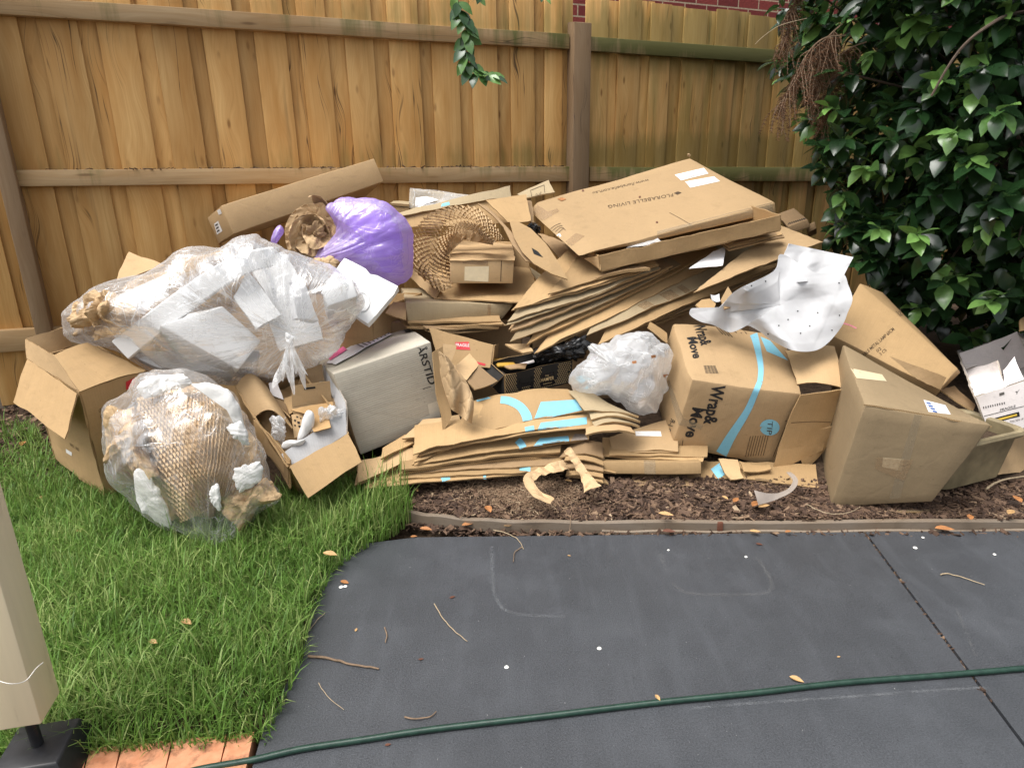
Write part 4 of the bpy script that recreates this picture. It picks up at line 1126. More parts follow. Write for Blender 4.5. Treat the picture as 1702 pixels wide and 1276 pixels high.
dleaf(645, 1238, .014, .2, 'dry_leaf_dark', .0, 'brown crumb just below the hose', GP)
gl = np.random.default_rng(77)
for x, y, L, m, lb in ((778, 872, .045, 'dry_leaf', 'large orange leaf against the curved part of the edging board'), (845, 874, .03, 'dry_leaf_tan', 'tan leaf lying below the edging board left of the stake'), (708, 880, .045, 'dry_leaf', 'orange leaf in the gutter at the left end of the edging'), (1570, 880, .06, 'dry_leaf', 'wide rust leaf under the right part of the edging board'), (1255, 884, .035, 'dry_leaf_tan', 'tan leaf right of the stake on the patio edge'), (1112, 884, .045, 'dry_leaf_dark', 'dark leaf left of the stake on the patio edge'), (1310, 884, .025, 'dry_leaf', 'orange leaf far right of the stake on the patio edge')):
    dleaf(x, y, L, gl.uniform(-.6, .6), m, .012, lb, 'dry leaves along the edging', .3, int(x))
for x, y, L, m, lb in ((812, 847, .05, 'dry_leaf', 'orange leaf on the mulch left of the crumpled tan paper'), (1107, 856, .05, 'dry_leaf_tan', 'tan leaf on the mulch just above the stake'), (1223, 832, .04, 'dry_leaf', 'orange leaf on the mulch right of the stake'), (1256, 838, .05, 'dry_leaf', 'orange leaf below the loop of torn tape'), (1270, 842, .045, 'dry_leaf_tan', 'tan leaf tucked right under the torn tape loop'), (1205, 828, .03, 'dry_leaf_tan', 'small tan leaf between the stacked card and the stake'), (945, 800, .03, 'dry_leaf_tan', 'yellowish leaf between the two strips of crumpled paper'), (1612, 860, .04, 'dry_leaf', 'rust leaf in front of the trough'), (1690, 830, .05, 'dry_leaf', 'rust leaf on the mulch at the right edge'), (1680, 852, .045, 'dry_leaf_tan', 'tan leaf above the right end of the edging'), (692, 815, .03, 'dry_leaf_tan', 'tan leaf on the mulch under the flattened boxes'), (70, 828, .04, 'dry_leaf_tan', 'tan leaf standing in the grass at the left'), (133, 883, .035, 'dry_leaf_tan', 'tan leaf in the grass right of the cream post'), (310, 1035, .04, 'dry_leaf_tan', 'pale dead leaf deep in the middle of the lawn'), (255, 1068, .03, 'dry_leaf_tan', 'pale leaf in the grass above the terracotta paving'), (549, 922, .05, 'dry_leaf_tan', 'tan leaf at the grass edge of the patio corner'), (38, 738, .05, 'dry_leaf', 'brown leaf on the litter left of the open tall box')):
    dleaf(x, y, L, gl.uniform(-1.5, 1.5), m, .06 if x > 560 else (.10 if y < 760 else .055), lb, GM if x > 560 else 'dry leaves on the lawn', .35, int(x))
def petal(x, y, s, lb):
    c = atz(x, y, .002); V, Fc, U, m_ = tube([c, c+np.array([0, 0, .002])], [s, s*.7], 9); V = V+np.array([1, .6, 0])*.15*s*vn(V*400, 3)[:, None]; mk('petal', (V, Fc, U, m_), M['petal'], label=lb, cat='petal', group='white petals on the patio')
for x, y, s, lb in ((567, 975, .007, 'larger white petal touching the orange leaf'), (574, 974, .006, 'white petal right beside the larger one at the orange leaf'), (842, 1108, .006, 'lone white petal in the middle of the patio above the hose'), (996, 1077, .006, 'white petal right of the lone middle one'), (1521, 910, .007, 'white petal on the right patio slab below the edging'), (1534, 893, .005, 'white petal nearest the edging on the right slab'), (1240, 925, .005, 'white crumb inside the faint ring stain'), (1111, 914, .004, 'white crumb left of the faint ring stain'), (1653, 921, .005, 'white crumb above the grey twig on the right slab')):
    petal(x, y, s, lb)
# ================================================================== THE PILE
def pl(k, pts, ref, n):
    """crop pixels carried onto the plane through ref (crop pixel + depth) with normal n"""
    P0 = at(*k(ref[0], ref[1]), ref[2]); n = np.asarray(n, float); out = []
    for x, y in pts:
        d = ray(*k(x, y)); out.append(CP+d*((P0-CP)@n/(d@n)))
    return out
def ks(k, *pts): return [k(*p) for p in pts]
def kv(k, x, y): a = k(0, 0); b = k(x, y); return (b[0]-a[0], b[1]-a[1])
def walls(O, e, t=.005, seed=0, amp=.002, bottom=True, skip=()):
    a, b, c = e; gs = []
    fl = np.cross(b, c)@a < 0
    def w(p, q, r_, s_, i):
        gs.append(sheet([p, q, r_, s_], t, (0, 0), None, amp, 4., seed+i))
    if 'front' not in skip: w(O, O+b, O+b+c, O+c, 1)
    if 'back' not in skip: w(O+a+b, O+a, O+a+c, O+a+b+c, 2)
    if 'left' not in skip: w(O+a, O, O+c, O+a+c, 3)
    if 'right' not in skip: w(O+b, O+a+b, O+a+b+c, O+b+c, 4)
    if bottom: w(O+c, O+b+c, O+a+b+c, O+a+c, 5)
    return cat_geo(*gs)
CB = lambda m: [M[m], M['edge']]
def nrm(a, b): n = np.cross(a, b); return n/np.linalg.norm(n)

# ---- 1. tall open box at the far left
O1, e1 = solve3(kA(305, 628), kA(560, 548), kA(105, 503), kA(405, 1032), 2.18, (.22, .3, -.05))
t1 = thing('open_cardboard_box', 'tall kraft box with splayed open flaps standing on the grass at the far left', 'box', O1+e1[2])
b1 = mk('body', walls(O1, [e1[0], e1[1], e1[2]], .006, 1), CB('kraft'), t1)
def fl_px(k, pts, Ys, seed, **kw): return sheet([at(*k(*p), y) for p, y in zip(pts, Ys)], .005, seed=seed, **kw)
yL, yF, yB = (O1+e1[1])[1], O1[1], (O1+e1[0])[1]
mk('flap', fl_px(kA, [(298, 632), (105, 503), (52, 665), (250, 812)], [yF-.008, yL-.008, yL-.1, yF-.1], 2, amp=.003), CB('kraft'), t1)
mk('flap', fl_px(kA, [(105, 501), (305, 626), (212, 487), (95, 424)], [yL, yF, yF+.10, yL+.04], 3, amp=.003), CB('kraft_light'), t1)
mk('flap', fl_px(kA, [(307, 626), (562, 548), (335, 440), (210, 487)], [yF, yB, yB+.03, yF+.1], 4, bend=(.008, 0)), CB('kraft'), t1)
mk('flap', fl_px(kA, [(98, 425), (205, 487), (275, 447), (247, 378)], [yL+.05, yL+.10, yL+.24, yL+.22], 5), CB('kraft_light'), t1)
for i, (s, x0, y0, x1, y1) in enumerate((('ORDER', 380, 708, 422, 690), ('COV', 386, 730, 420, 715), ('D', 392, 752, 405, 746))):
    text('printed_text', b1, s, kA(x0, y0), kA(x1, y1), kv(kA, 0, -13), M['ink_brown'], .01)
text('printed_text', b1, '40', kA(412, 725), kA(425, 717), kv(kA, 0, -10), M['ink_brown'])
mark('paper_label', b1, ks(kA, (255, 848), (278, 862), (278, 876), (256, 862)), M['ink_white'])
text('printed_text', b1, 'NO. 180', kA(272, 836), kA(306, 858), kv(kA, -2, -12), M['ink_brown'])
mark('red_print', b1, ks(kA, (484, 590), (520, 572), (520, 600), (486, 622)), M['red'], off=.002)

# ---- 2. lower clear bag with honeycomb paper
def comb(Sf, nu, nv, w, m, name, parent=None, tilt=.7, seed=0, **kw):
    g2 = np.random.default_rng(seed); V, Fc = [], []
    def S3(u, v): return Sf(np.clip(np.asarray(u, float), 0, 1), np.clip(np.asarray(v, float), 0, 1))
    n_ = 2*nu+1; i = np.arange(n_); u = i/(2*nu)
    for j in range(nv+1):
        v = (j+.5*((-1.)**(i+j))*.96)/nv+.03/nv*g2.normal(size=n_); uu = u+.05/nu*g2.normal(size=n_)
        p = S3(uu, v); N = np.cross(S3(uu+.01, v)-S3(uu-.01, v), S3(uu, v+.01)-S3(uu, v-.01)); N /= np.linalg.norm(N, axis=1, keepdims=True)+1e-9
        N[(N*(CP-p)).sum(1) < 0] *= -1
        dv = S3(uu, v+.02)-S3(uu, v-.02); dv /= np.linalg.norm(dv, axis=1, keepdims=True)+1e-9
        ww = w*(1+.25*g2.normal(size=n_))[:, None]
        b0 = len(V)*1; V.append(p+N*ww*.5*(1-tilt)+dv*ww*.5*tilt); V.append(p-N*ww*.5-dv*ww*.5*tilt)
        k = 2*n_*j
        Fc += [(k+q, k+q+1, k+n_+q+1, k+n_+q) for q in range(n_-1)]
    return mk(name, (np.concatenate(V), Fc, [], [0]*len(Fc)), m, parent, smooth=False, **kw)
lowout = ks(kA, (500, 640), (560, 562), (640, 548), (720, 555), (830, 598), (905, 645), (965, 740), (1012, 850), (1045, 960), (1090, 1035), (1030, 1085), (935, 1155), (905, 1190), (850, 1232), (740, 1203), (650, 1165), (560, 1100), (510, 1040), (430, 970), (395, 880), (385, 780), (410, 695))
LY = 2.06
kn2 = at(*kA(850, 1195), 1.93)
def wr2(V): 
    d = V-kn2; a = np.arctan2(d[:, 2], d[:, 0]); r_ = np.linalg.norm(d, axis=1)
    return .045*fold(V, 5, 4, 6.)+.010*fold(V, 9, 4, 20.)+.007*np.sin(11*a+2*vn(V*8, 3))*np.exp(-r_/.16)
gb2 = inflate(lowout, LY, .19, (0, -.07), disp=wr2, nr=44, na=200, floor=.045, jag=4.5, js=6)
bag2 = mk('plastic_bag', gb2, M['film2'], attrs=polar(gb2, kn2), sharp=24, label='lower clear plastic bag stuffed with honeycomb paper resting on the grass', cat='bag')
def s_comb(u, v):
    c = [kA(528, 668), kA(815, 612), kA(900, 1040), kA(690, 1135)]
    U, V_ = u[..., None], v[..., None]; c = [np.array(q) for q in c]
    # u runs across, v runs down
    w0 = np.stack([u*3, v*3, 0*u], -1); U = np.clip(u+.035*vn(w0, 3), -.05, 1.05)[..., None]; V_ = np.clip(v+.03*vn(w0+9, 3), -.05, 1.05)[..., None]
    p = c[0]*(1-U)*(1-V_)+c[1]*U*(1-V_)+c[2]*U*V_+c[3]*(1-U)*V_
    p = p+np.stack([14*np.sin(v*math.pi)*(u*1.6-.35), 0*u], -1)
    Y = LY-.135*np.sin(np.clip(u*.9+.05, 0, 1)*math.pi)**.6*np.sin(np.clip(v*.9+.07, 0, 1)*math.pi)**.5+(.5-v)*.14
    sh = p.shape[:-1]; P = p.reshape(-1, 2); d = FW+((P[:, :1]-W/2)/F)*RI-((P[:, 1:]-H/2)/F)*UP; w = (CP+d*(Y.ravel()/d[:, 1])[:, None])
    w = w+(.10*fold(w, 2, 4, 4.5)*.4+.028*fold(w, 3, 4, 11.)*(.35+.65*smooth((v.ravel()-.3)/.4)))[:, None]*np.array([.3, -1, .3])
    return w.reshape(*sh, 3)
hp_ = thing('honeycomb_paper', 'flattened mat of honeycomb kraft paper inside the lower clear bag', 'paper', at(*kA(750, 1000), LY))
comb(s_comb, 20, 27, .009, M['comb'], 'cells', hp_, .65, 4)
under = patch(lambda u, v: s_comb(u, v)+np.array([0, .010, 0]), 20, 24)
mk('backing_sheet', under, M['kpaper'], hp_)
def crump(name, label, cat_, out, Y0, T, m, seed, a=.02, fr=9., grp=None, slope=(0, 0), floor=None, parent=None, na=72, nr=20, fine=.35, jag=2.5):
    f = lambda V: a*fold(V, seed, 4, fr)*4.2+a*fine*3.2*fold(V, seed+3, 4, fr*2.9)
    return mk(name, inflate(out, Y0, T, slope, disp=f, na=na, nr=nr, floor=floor, jag=jag, js=seed % 17), m, parent, smooth=m in (M['film_white'], M['black_plastic']), sharp=30, label=label, cat=cat_, group=grp)
crump('crumpled_paper', 'crumpled kraft paper wad down the left side of the lower clear bag', 'paper', ks(kA, (420, 690), (500, 670), (560, 760), (590, 880), (620, 1000), (560, 990), (470, 940), (410, 880), (398, 780)), 2.06, .11, M['kpaper'], 41, .034, 9., slope=(0, -.05))
crump('crumpled_paper', 'folded kraft paper wad at the lower right corner of the lower clear bag', 'paper', ks(kA, (880, 1050), (960, 1000), (1030, 985), (1062, 1040), (990, 1080), (920, 1130), (870, 1110)), 1.99, .08, M['kpaper'], 42, .032, 10.)
crump('crumpled_paper', 'kraft paper hidden behind the honeycomb mat in the lower clear bag', 'paper', ks(kA, (560, 640), (800, 610), (960, 760), (1000, 930), (930, 1080), (700, 1130), (600, 1030), (540, 800)), 2.13, .12, M['kpaper'], 43, .022, 8., slope=(0, -.06))
for i, (o_, y_, t_, lb) in enumerate(((((520, 945), (560, 935), (600, 990), (650, 1080), (650, 1150), (580, 1110), (535, 1060)), 1.95, .05, 'white tissue wad at the lower left of the honeycomb paper'), (((530, 610), (580, 570), (700, 562), (740, 600), (650, 630), (560, 655)), 2.06, .06, 'white tissue wad along the top of the lower clear bag'), (((740, 600), (850, 612), (905, 660), (940, 760), (960, 830), (925, 800), (880, 700), (800, 640)), 2.0, .05, 'white tissue wad down the right shoulder of the lower clear bag'), (((905, 930), (950, 915), (1005, 900), (1010, 960), (960, 1000), (915, 1010)), 1.93, .03, 'torn white tissue right of the honeycomb paper'), (((805, 1010), (840, 980), (852, 1050), (850, 1090), (820, 1060)), 1.87, .015, 'small white tissue scrap on the lower honeycomb paper'), (((880, 760), (930, 750), (960, 830), (930, 825), (890, 790)), 1.91, .02, 'white tissue flake beside the upper right of the honeycomb mat'))):
    crump('tissue_paper', lb, 'tissue', ks(kA, *o_), y_, .010+t_*.12, M['tissue'], 50+i, .0028, 26., 'white tissue scraps in the lower bag')

# ---- 3. big upper clear bag with polystyrene
upout = ks(kA, (262, 320), (330, 255), (470, 182), (640, 142), (760, 105), (850, 62), (950, 25), (1010, 26), (1080, 70), (1200, 132), (1320, 190), (1385, 235), (1385, 350), (1330, 430), (1250, 490), (1170, 545), (1100, 570), (1040, 592), (930, 605), (800, 592), (690, 575), (600, 552), (430, 472), (330, 440), (275, 395))
UY = 2.52; kn3 = at(*kA(1115, 428), UY-.23)
def wr3(V):
    d = V-kn3; a = np.arctan2(d[:, 2], d[:, 0]); r_ = np.linalg.norm(d, axis=1)
    return .085*fold(V, 15, 4, 4.)+.004*fold(V, 19, 4, 17.)+.016*np.abs(np.sin(9*a+2.2*vn(V*6, 3)))*np.exp(-r_/.3)+.006*np.abs(np.sin(26*a+2.2*vn(V*8, 3)))*np.exp(-r_/.25)-.0*r_
t3 = thing('plastic_bag', 'big knotted clear plastic bag full of white polystyrene on top of the left boxes', 'bag', at(*kA(900, 600), UY))
gb3 = inflate(upout, UY, .23, (.02, 0), disp=wr3, nr=44, na=220, jag=5., js=2)
mk('bag_film', gb3, M['film'], t3, sharp=45, attrs=polar(gb3, kn3))
def tail(u, v):
    a = (u-.45)*1.25; L = .004+v*(.13+.035*np.sin(u*17)+.02*np.sin(u*41)); x = kn3[0]+.012*u+np.sin(a)*L*.62+.007*np.sin(u*31+v*4)*v; z = kn3[2]-np.cos(a)*L; y = kn3[1]-.015-.018*np.sin(u*27)*v-.035*v
    P = np.stack([x, y, z], -1); q = P.reshape(-1, 3); return (q+np.array([.3, -1, .2])*(.02*fold(q, 4, 4, 24.)*smooth(v.ravel()*3))[:, None]).reshape(P.shape)
mk('tied_tail', patch(tail, 70, 20), M['film_white'], t3, sharp=24)
mk('knot', inflate(ks(kA, (1102, 400), (1126, 408), (1136, 430), (1126, 452), (1106, 448), (1098, 425)), UY-.24, .014, disp=lambda V: .016*fold(V, 6, 4, 45.), na=50, nr=12), M['film_white'], t3, sharp=24)
crump('crumpled_paper', 'crumpled kraft paper at the left end of the upper clear bag', 'paper', ks(kA, (285, 320), (360, 262), (470, 235), (520, 290), (540, 350), (470, 395), (400, 412), (320, 420), (285, 385)), 2.42, .12, M['kpaper'], 61, .042, 9.)
crump('crumpled_paper', 'kraft paper between the foam bar and the foam block in the upper clear bag', 'paper', ks(kA, (780, 250), (850, 215), (930, 170), (940, 230), (900, 290), (850, 295), (770, 300)), 2.52, .06, M['kpaper'], 62, .02, 9.)
crump('crumpled_paper', 'kraft paper behind the foam bar along the top of the upper clear bag', 'paper', ks(kA, (500, 205), (650, 150), (860, 80), (900, 105), (760, 180), (560, 270), (480, 260)), 2.62, .05, M['kpaper'], 63, .02, 9.)
def block(lb, k, p0, pa, pb, pc, Y0, g, m='foam', r=.008, grp='foam blocks in the upper clear bag', **kw):
    gg, O, e = box_px(k(*p0), k(*pa), k(*pb), k(*pc), Y0, g, r=r, amp=.001, **kw)
    return mk('foam_block', gg, M[m], label=lb, cat='polystyrene', group=grp)
FG = 'foam blocks in the upper clear bag'
# the long bar with an upturned end
bar = spline([at(*kA(478, 462), 2.38), at(*kA(600, 365), 2.39), at(*kA(760, 245), 2.42), at(*kA(890, 160), 2.46), at(*kA(980, 122), 2.5), at(*kA(1060, 105), 2.53)], 40, False)
bt = np.gradient(bar, axis=0); bt /= np.linalg.norm(bt, axis=1, keepdims=True); bn = np.cross(bt, [0, 1, 0]); bn /= np.linalg.norm(bn, axis=1, keepdims=True); bm_ = np.cross(bt, bn)
V = []; 
for i in range(40):
    for a, b in ((-.030, -.028), (.030, -.028), (.034, -.022), (.034, .028), (-.034, .028), (-.034, -.022)): V.append(bar[i]+bn[i]*a*(1+.25*(1-i/39))+(bm_[i] if bm_[i][1] > 0 else -bm_[i])*b)
Fc = [(i*6+k, i*6+(k+1) % 6, i*6+6+(k+1) % 6, i*6+6+k) for i in range(39) for k in range(6)]+[(5, 4, 3, 2, 1, 0), tuple(39*6+k for k in range(6))]
mk('foam_bar', (np.array(V), Fc, [], [0]*len(Fc)), M['foam'], label='long curved white foam bar running diagonally through the upper clear bag', cat='polystyrene')
block('wedge shaped white foam block with grey underside at the front of the upper clear bag', kA, (920, 545), (1008, 432), (612, 372), (880, 596), 2.36, (.16, .12, .05), ov={'110': (868, 295) and kA(862, 296)})
def panel(lb, k, pts, Ys, t=.02, m='foam', name='polystyrene_board'):
    gg = sheet([at(*k(*p), y) for p, y in zip(pts, Ys)], t, amp=.001)
    return mk(name, gg, [M[m], M[m]], label=lb, cat='polystyrene', group=FG)
panel('tilted white foam panel right of the crumpled paper in the upper clear bag', kA, [(900, 262), (985, 385), (1085, 330), (955, 160)], [2.44, 2.40, 2.46, 2.52])
panel('foam panel coloured grey for shade leaning above the knot of the upper clear bag', kA, [(1112, 205), (1150, 345), (1225, 355), (1168, 195)], [2.42, 2.38, 2.46, 2.50], .03, 'foam_shaded')
panel('upright white foam panel at the top of the upper clear bag', kA, [(965, 150), (1060, 300), (1190, 250), (1095, 85)], [2.58, 2.54, 2.60, 2.64], .03)
block('square white foam corner at the right end of the upper clear bag', kA, (1262, 300), (1240, 225), (1380, 262), (1275, 420), 2.42, (.1, .08, .03))
panel('flat white foam board above the knot between two leaning panels', kA, [(1010, 300), (1080, 470), (1250, 420), (1180, 240)], [2.5, 2.44, 2.5, 2.56], .03)
panel('small white foam board left of the foam bar in the upper clear bag', kA, [(470, 250), (500, 300), (640, 240), (640, 175)], [2.5, 2.46, 2.52, 2.58], .03)
panel('white foam board under the wedge block at the bottom of the upper clear bag', kA, [(470, 470), (620, 540), (980, 560), (1000, 470)], [2.45, 2.42, 2.45, 2.55], .03, 'foam_shaded')  # white board given the grey that stands for shade

# ---- 4. long narrow closed box lying on top at the left
O4, e4 = solve3((388, 389), (367, 342), (638, 301), (364, 405), 3.15, (.10, .24, .16), reg=.05)
gg = hexa(O4, e4, {'110': at(622, 263, (O4+e4[0]+e4[1])[1]), '011': at(607, 327, (O4+e4[1]+e4[2])[1])}, r=.004, amp=.002)
t4 = mk('long_carton', gg, M['kraft_smooth'], label='long narrow closed carton lying slanted on top of the lilac bag', cat='box')
mark('paper_label', t4, [(356, 372), (363, 367), (370, 384), (361, 390)], M['ink_white'], (4, 4))
mark('paper_label', t4, [(361, 350), (366, 347), (369, 355), (364, 357)], M['ink_white'], (3, 3))
for i in range(3): mark('printed_text', t4, [(358+i*1.4, 374+i*5), (362+i*1.4, 371+i*5), (363+i*1.4, 373+i*5), (359+i*1.4, 376+i*5)], M['ink'], (2, 2), off=.002)

# ---- 5. lilac bag, 6. crumpled paper
lil = [(545, 350), (560, 336), (600, 331), (640, 338), (668, 358), (684, 378), (686, 410), (685, 450), (668, 470), (640, 474), (615, 458), (598, 444), (575, 434), (548, 432), (525, 440), (514, 436), (530, 415), (552, 398), (560, 375)]
kn5 = at(512, 437, 2.78)
def wr5(V):
    d = V-kn5; a = np.arctan2(d[:, 2], d[:, 0]); r_ = np.linalg.norm(d, axis=1)
    return .018*fold(V, 25, 5, 7.)+.012*np.abs(np.sin(11*a+1.6*vn(V*6, 3)))*np.exp(-((r_-.24)/.17)**2)+.005*np.abs(np.sin(29*a+2*vn(V*9, 3)))*np.exp(-((r_-.2)/.16)**2)+.001*fold(V, 29, 6, 40.)
gb5 = inflate(lil, 2.90, .14, disp=wr5, nr=44, na=200, cen=(618, 405), jag=2., js=9)
mk('plastic_bag', gb5, M['film_purple'], attrs=polar(gb5, kn5), label='lilac translucent plastic bag under the long narrow carton', cat='bag', sharp=60)
crump('crumpled_paper', 'pale paper wad filling the lilac bag', 'paper', [(585, 360), (625, 348), (660, 372), (672, 410), (660, 455), (620, 445), (590, 425), (575, 390)], 2.93, .10, plain('pale_lilac_stuffing', (.66, .58, .80), .7, .12, 20, .2), 71, .022, 9.)
mk('plastic_bag', inflate([(450, 400), (456, 382), (466, 374), (472, 385), (464, 398), (456, 408)], 2.95, .04, disp=lambda V: .006*fold(V, 3, 5, 40.), na=40, nr=10), M['film_purple'], label='small lilac bag corner left of the crumpled paper ring', cat='bag', sharp=60)
wp = []
tor_c = at(520, 388, 2.86)
g9_ = np.random.default_rng(19); strips = []
for k in range(11):
    a0 = g9_.uniform(0, 6.3); sp = g9_.uniform(1.6, 4.2); R0 = .040+.0066*k+g9_.uniform(-.004, .004); wd_ = g9_.uniform(.05, .085); tl = g9_.uniform(.3, 1.25); dy = g9_.uniform(-.02, .03); dr_ = g9_.uniform(-.02, .03)
    def fn(u, v, a0=a0, sp=sp, R0=R0, wd_=wd_, tl=tl, dy=dy, dr_=dr_, k=k):
        a = a0+sp*u; s_ = (v-.5)*wd_; r = R0+dr_*(u-.5)+s_*math.cos(tl)+.014*np.cos(s_*40)
        P = np.stack([tor_c[0]+r*np.cos(a), tor_c[1]+dy+.05*(R0-.04)/.05-s_*math.sin(tl)+.02*np.cos(a*2+k), tor_c[2]+r*np.sin(a)*1.05], -1); q = P.reshape(-1, 3)
        return (q+(.060*fold(q, 40+k, 4, 11.)+.028*fold(q, 60+k, 4, 28.))[:, None]*np.array([.5, -.7, .5])).reshape(P.shape)
    strips.append(thick(fn, 44, 12, .0012, .3, .07))
mk('crumpled_paper', cat_geo(*strips), [M['kpaper'], M['kpaper']], label='ring of twisted kraft paper left of the lilac bag', cat='paper', sharp=18)
crump('crumpled_paper', 'kraft paper tail poking out below the lilac bag corner', 'paper', [(520, 432), (545, 426), (560, 436), (556, 450), (530, 452), (512, 444)], 2.74, .035, M['kpaper'], 72, .008, 20.)
crump('crumpled_paper', 'small kraft paper wad inside the twisted paper ring', 'paper', [(500, 372), (535, 368), (545, 395), (525, 415), (500, 405)], 2.88, .03, M['kraft_dark'], 73, .02, 16.)

# ---- 7. polystyrene slab with square perforations
c7 = pq(kB, (250, 655, 2.78), (552, 815, 2.72), (385, 1020, 2.62), (120, 850, 2.68))
t7 = thing('polystyrene_slab', 'white polystyrene slab with a block of small square holes below the lilac bag', 'polystyrene', c7[2])
s7 = mk('slab', sheet(c7, .035, amp=.001), [M['foam'], M['foam']], t7)
for r_ in range(5):
    for c_ in range(4):
        if (r_, c_) in ((2, 3), (4, 3)): continue
        bx, by = 345+c_*18-r_*1+c_*1, 770+r_*15+c_*9
        mark('perforation_shade', s7, ks(kB, (bx, by), (bx+11, by+5), (bx+8, by+12), (bx-3, by+7)), M['foam_shaded'], (1, 1), off=.001)  # grey squares painted as the shade inside the holes
mk('recess_rim', tube([on(s7, *kB(345+38*math.cos(a), 880+52*math.sin(a)), .002) for a in np.linspace(0, 2*math.pi, 24)], .003, 6), M['foam'], t7)

# ---- 8. box behind the upper bag with one raised flap
O8 = np.array([-1.55, 2.9, .60]); e8 = [np.array([.16, .42, 0]), np.array([.95, -.05, 0]), np.array([0, 0, -.5])]
t8 = thing('open_cardboard_box', 'kraft box behind the upper clear bag with one flap raised against the fence', 'box', O8+e8[2])
mk('body', walls(O8, e8, .006, 8), CB('kraft'), t8)
mk('flap', sheet(pq(kA, (450, 200, 2.92), (642, 142, 2.96), (495, 90, 3.02), (470, 140, 2.98)), .005, amp=.001, n=(6, 6)), CB('kraft_light'), t8)

# ---- 9. cream and grey furniture carton with the large name print
O9, e9 = solve3(kD(95, 290), kD(-60, 190), kD(557, 135), kD(225, 667), 2.38, (.30, .15, .02))
g9 = hexa(O9, e9, {'011': at(*kD(610, 522), (O9+e9[1]+e9[2])[1]), '110': at(*kD(400, 36), (O9+e9[0]+e9[1])[1]+.03), '100': at(*kD(-60, 165), (O9+e9[0])[1]+.03)}, r=.006, amp=.003, bulge=(.004, 0, .002), seed=3)
t9 = thing('printed_carton', 'big cream topped carton with ridged grey front beside the clear bags', 'box', O9+e9[2])
fcs = [(c[0]+c[1]+c[2]+c[3])/4 for c in [[g9[0][i] for i in f] if len(f) == 4 else [g9[0][f[0]]]*4 for f in g9[1]]]
nf = np.cross(e9[1], e9[2]); nf /= np.linalg.norm(nf)
mi = [1 if abs((p-O9)@nf) < .014 else 0 for p in fcs]
b9 = mk('body', (g9[0], g9[1], [[(b, a) for a, b in f] for f in g9[2]], mi), [M['cream_board'], M['grey_board']], t9)
text('printed_text', b9, '\u00c5RSTID', kD(488, 156), kD(548, 340), kv(kD, 34, -9), M['ink'], .012)
text('printed_text', b9, '\u00c5ST\u25a1', kD(440, 62), kD(380, 45), kv(kD, -4, 20), M['ink'])
mark('printed_panel', b9, ks(kD, (428, 80), (470, 72), (482, 88), (440, 96)), M['ink_grey'], (5, 4))
stroke('printed_arrow', b9, ks(kD, (520, 358), (538, 352), (556, 347)), .8, M['ink'])
text('printed_arrow', b9, '<', kD(517, 365), kD(526, 362), kv(kD, 0, -10), M['ink'])
ppts = [on(b9, *kD(*q), .004) for q in ((66, 240), (112, 252), (376, 106), (316, 72))]; ppts = [p if p is not None else q for p, q in zip(ppts, pl(kD, [(66, 240), (112, 252), (376, 106), (316, 72)], (95, 280, 2.38), nrm(e9[1], e9[0])))]
pp = mk('paper_sheet', sheet([p+np.array([0, 0, .004]) for p in ppts], .001, (0, .003), (16, 8), .001), [M['paper'], M['paper']], label='white printed sheet of paper lying on the cream carton top', cat='paper')
for i in range(9):
    x, y = 205+i*17, 150-i*9.3
    mark('printed_text', pp, ks(kD, (x, y), (x+34, y+14), (x+38, y+11), (x+5, y-3)), M['ink_grey'], (3, 1), off=.001)
pk = [on(b9, *kD(*q), .012) for q in ((74, 222), (146, 168), (168, 184), (90, 232))]
if any(p is None for p in pk): pk = pl(kD, [(60, 222), (142, 168), (168, 186), (86, 232)], (95, 276, 2.37), nrm(e9[1], e9[0]))
mk('pink_slip', sheet(pk, .001, (0, .002), None, .001), [M['pink'], M['pink']], label='pink slip of paper at the left end of the white sheet', cat='paper')
# torn kraft end flaps hanging at the right edge of the carton
mk('flap', sheet([at(*kD(560, 190), 2.5), at(*kD(608, 160), 2.54), at(*kD(655, 485), 2.44), at(*kD(612, 560), 2.4)], .005, (0, .004)), CB('kraft'), t9)

# ---- kraft paper strip hanging down beside the carton
def s_hang(u, v):
    c = [np.array(q) for q in ks(kD, (590, 175), (640, 215), (748, 522), (655, 455))]
    U, V_ = u[..., None], v[..., None]; p = c[0]*(1-U)*(1-V_)+c[1]*U*(1-V_)+c[2]*U*V_+c[3]*(1-U)*V_
    p = p+np.stack([22*np.sin(v*math.pi)*(u-.2), 0*u], -1)
    Y = 2.44-.05*v-.035*np.sin(u*math.pi)+.02*np.sin(u*9+v*4)
    P = p.reshape(-1, 2); d = FW+((P[:, :1]-W/2)/F)*RI-((P[:, 1:]-H/2)/F)*UP; w = CP+d*(Y.ravel()/d[:, 1])[:, None]
    w = w+(.030*fold(w, 33, 4, 14.))[:, None]*np.array([.2, -1, .2]); return w.reshape(*p.shape[:-1], 3)
gg = thick(s_hang, 20, 30, .002, .12, .3); mk('crumpled_paper', gg, [M['kpaper'], M['kpaper']], label='creased kraft paper hanging over the right edge of the cream carton', cat='paper', sharp=20)

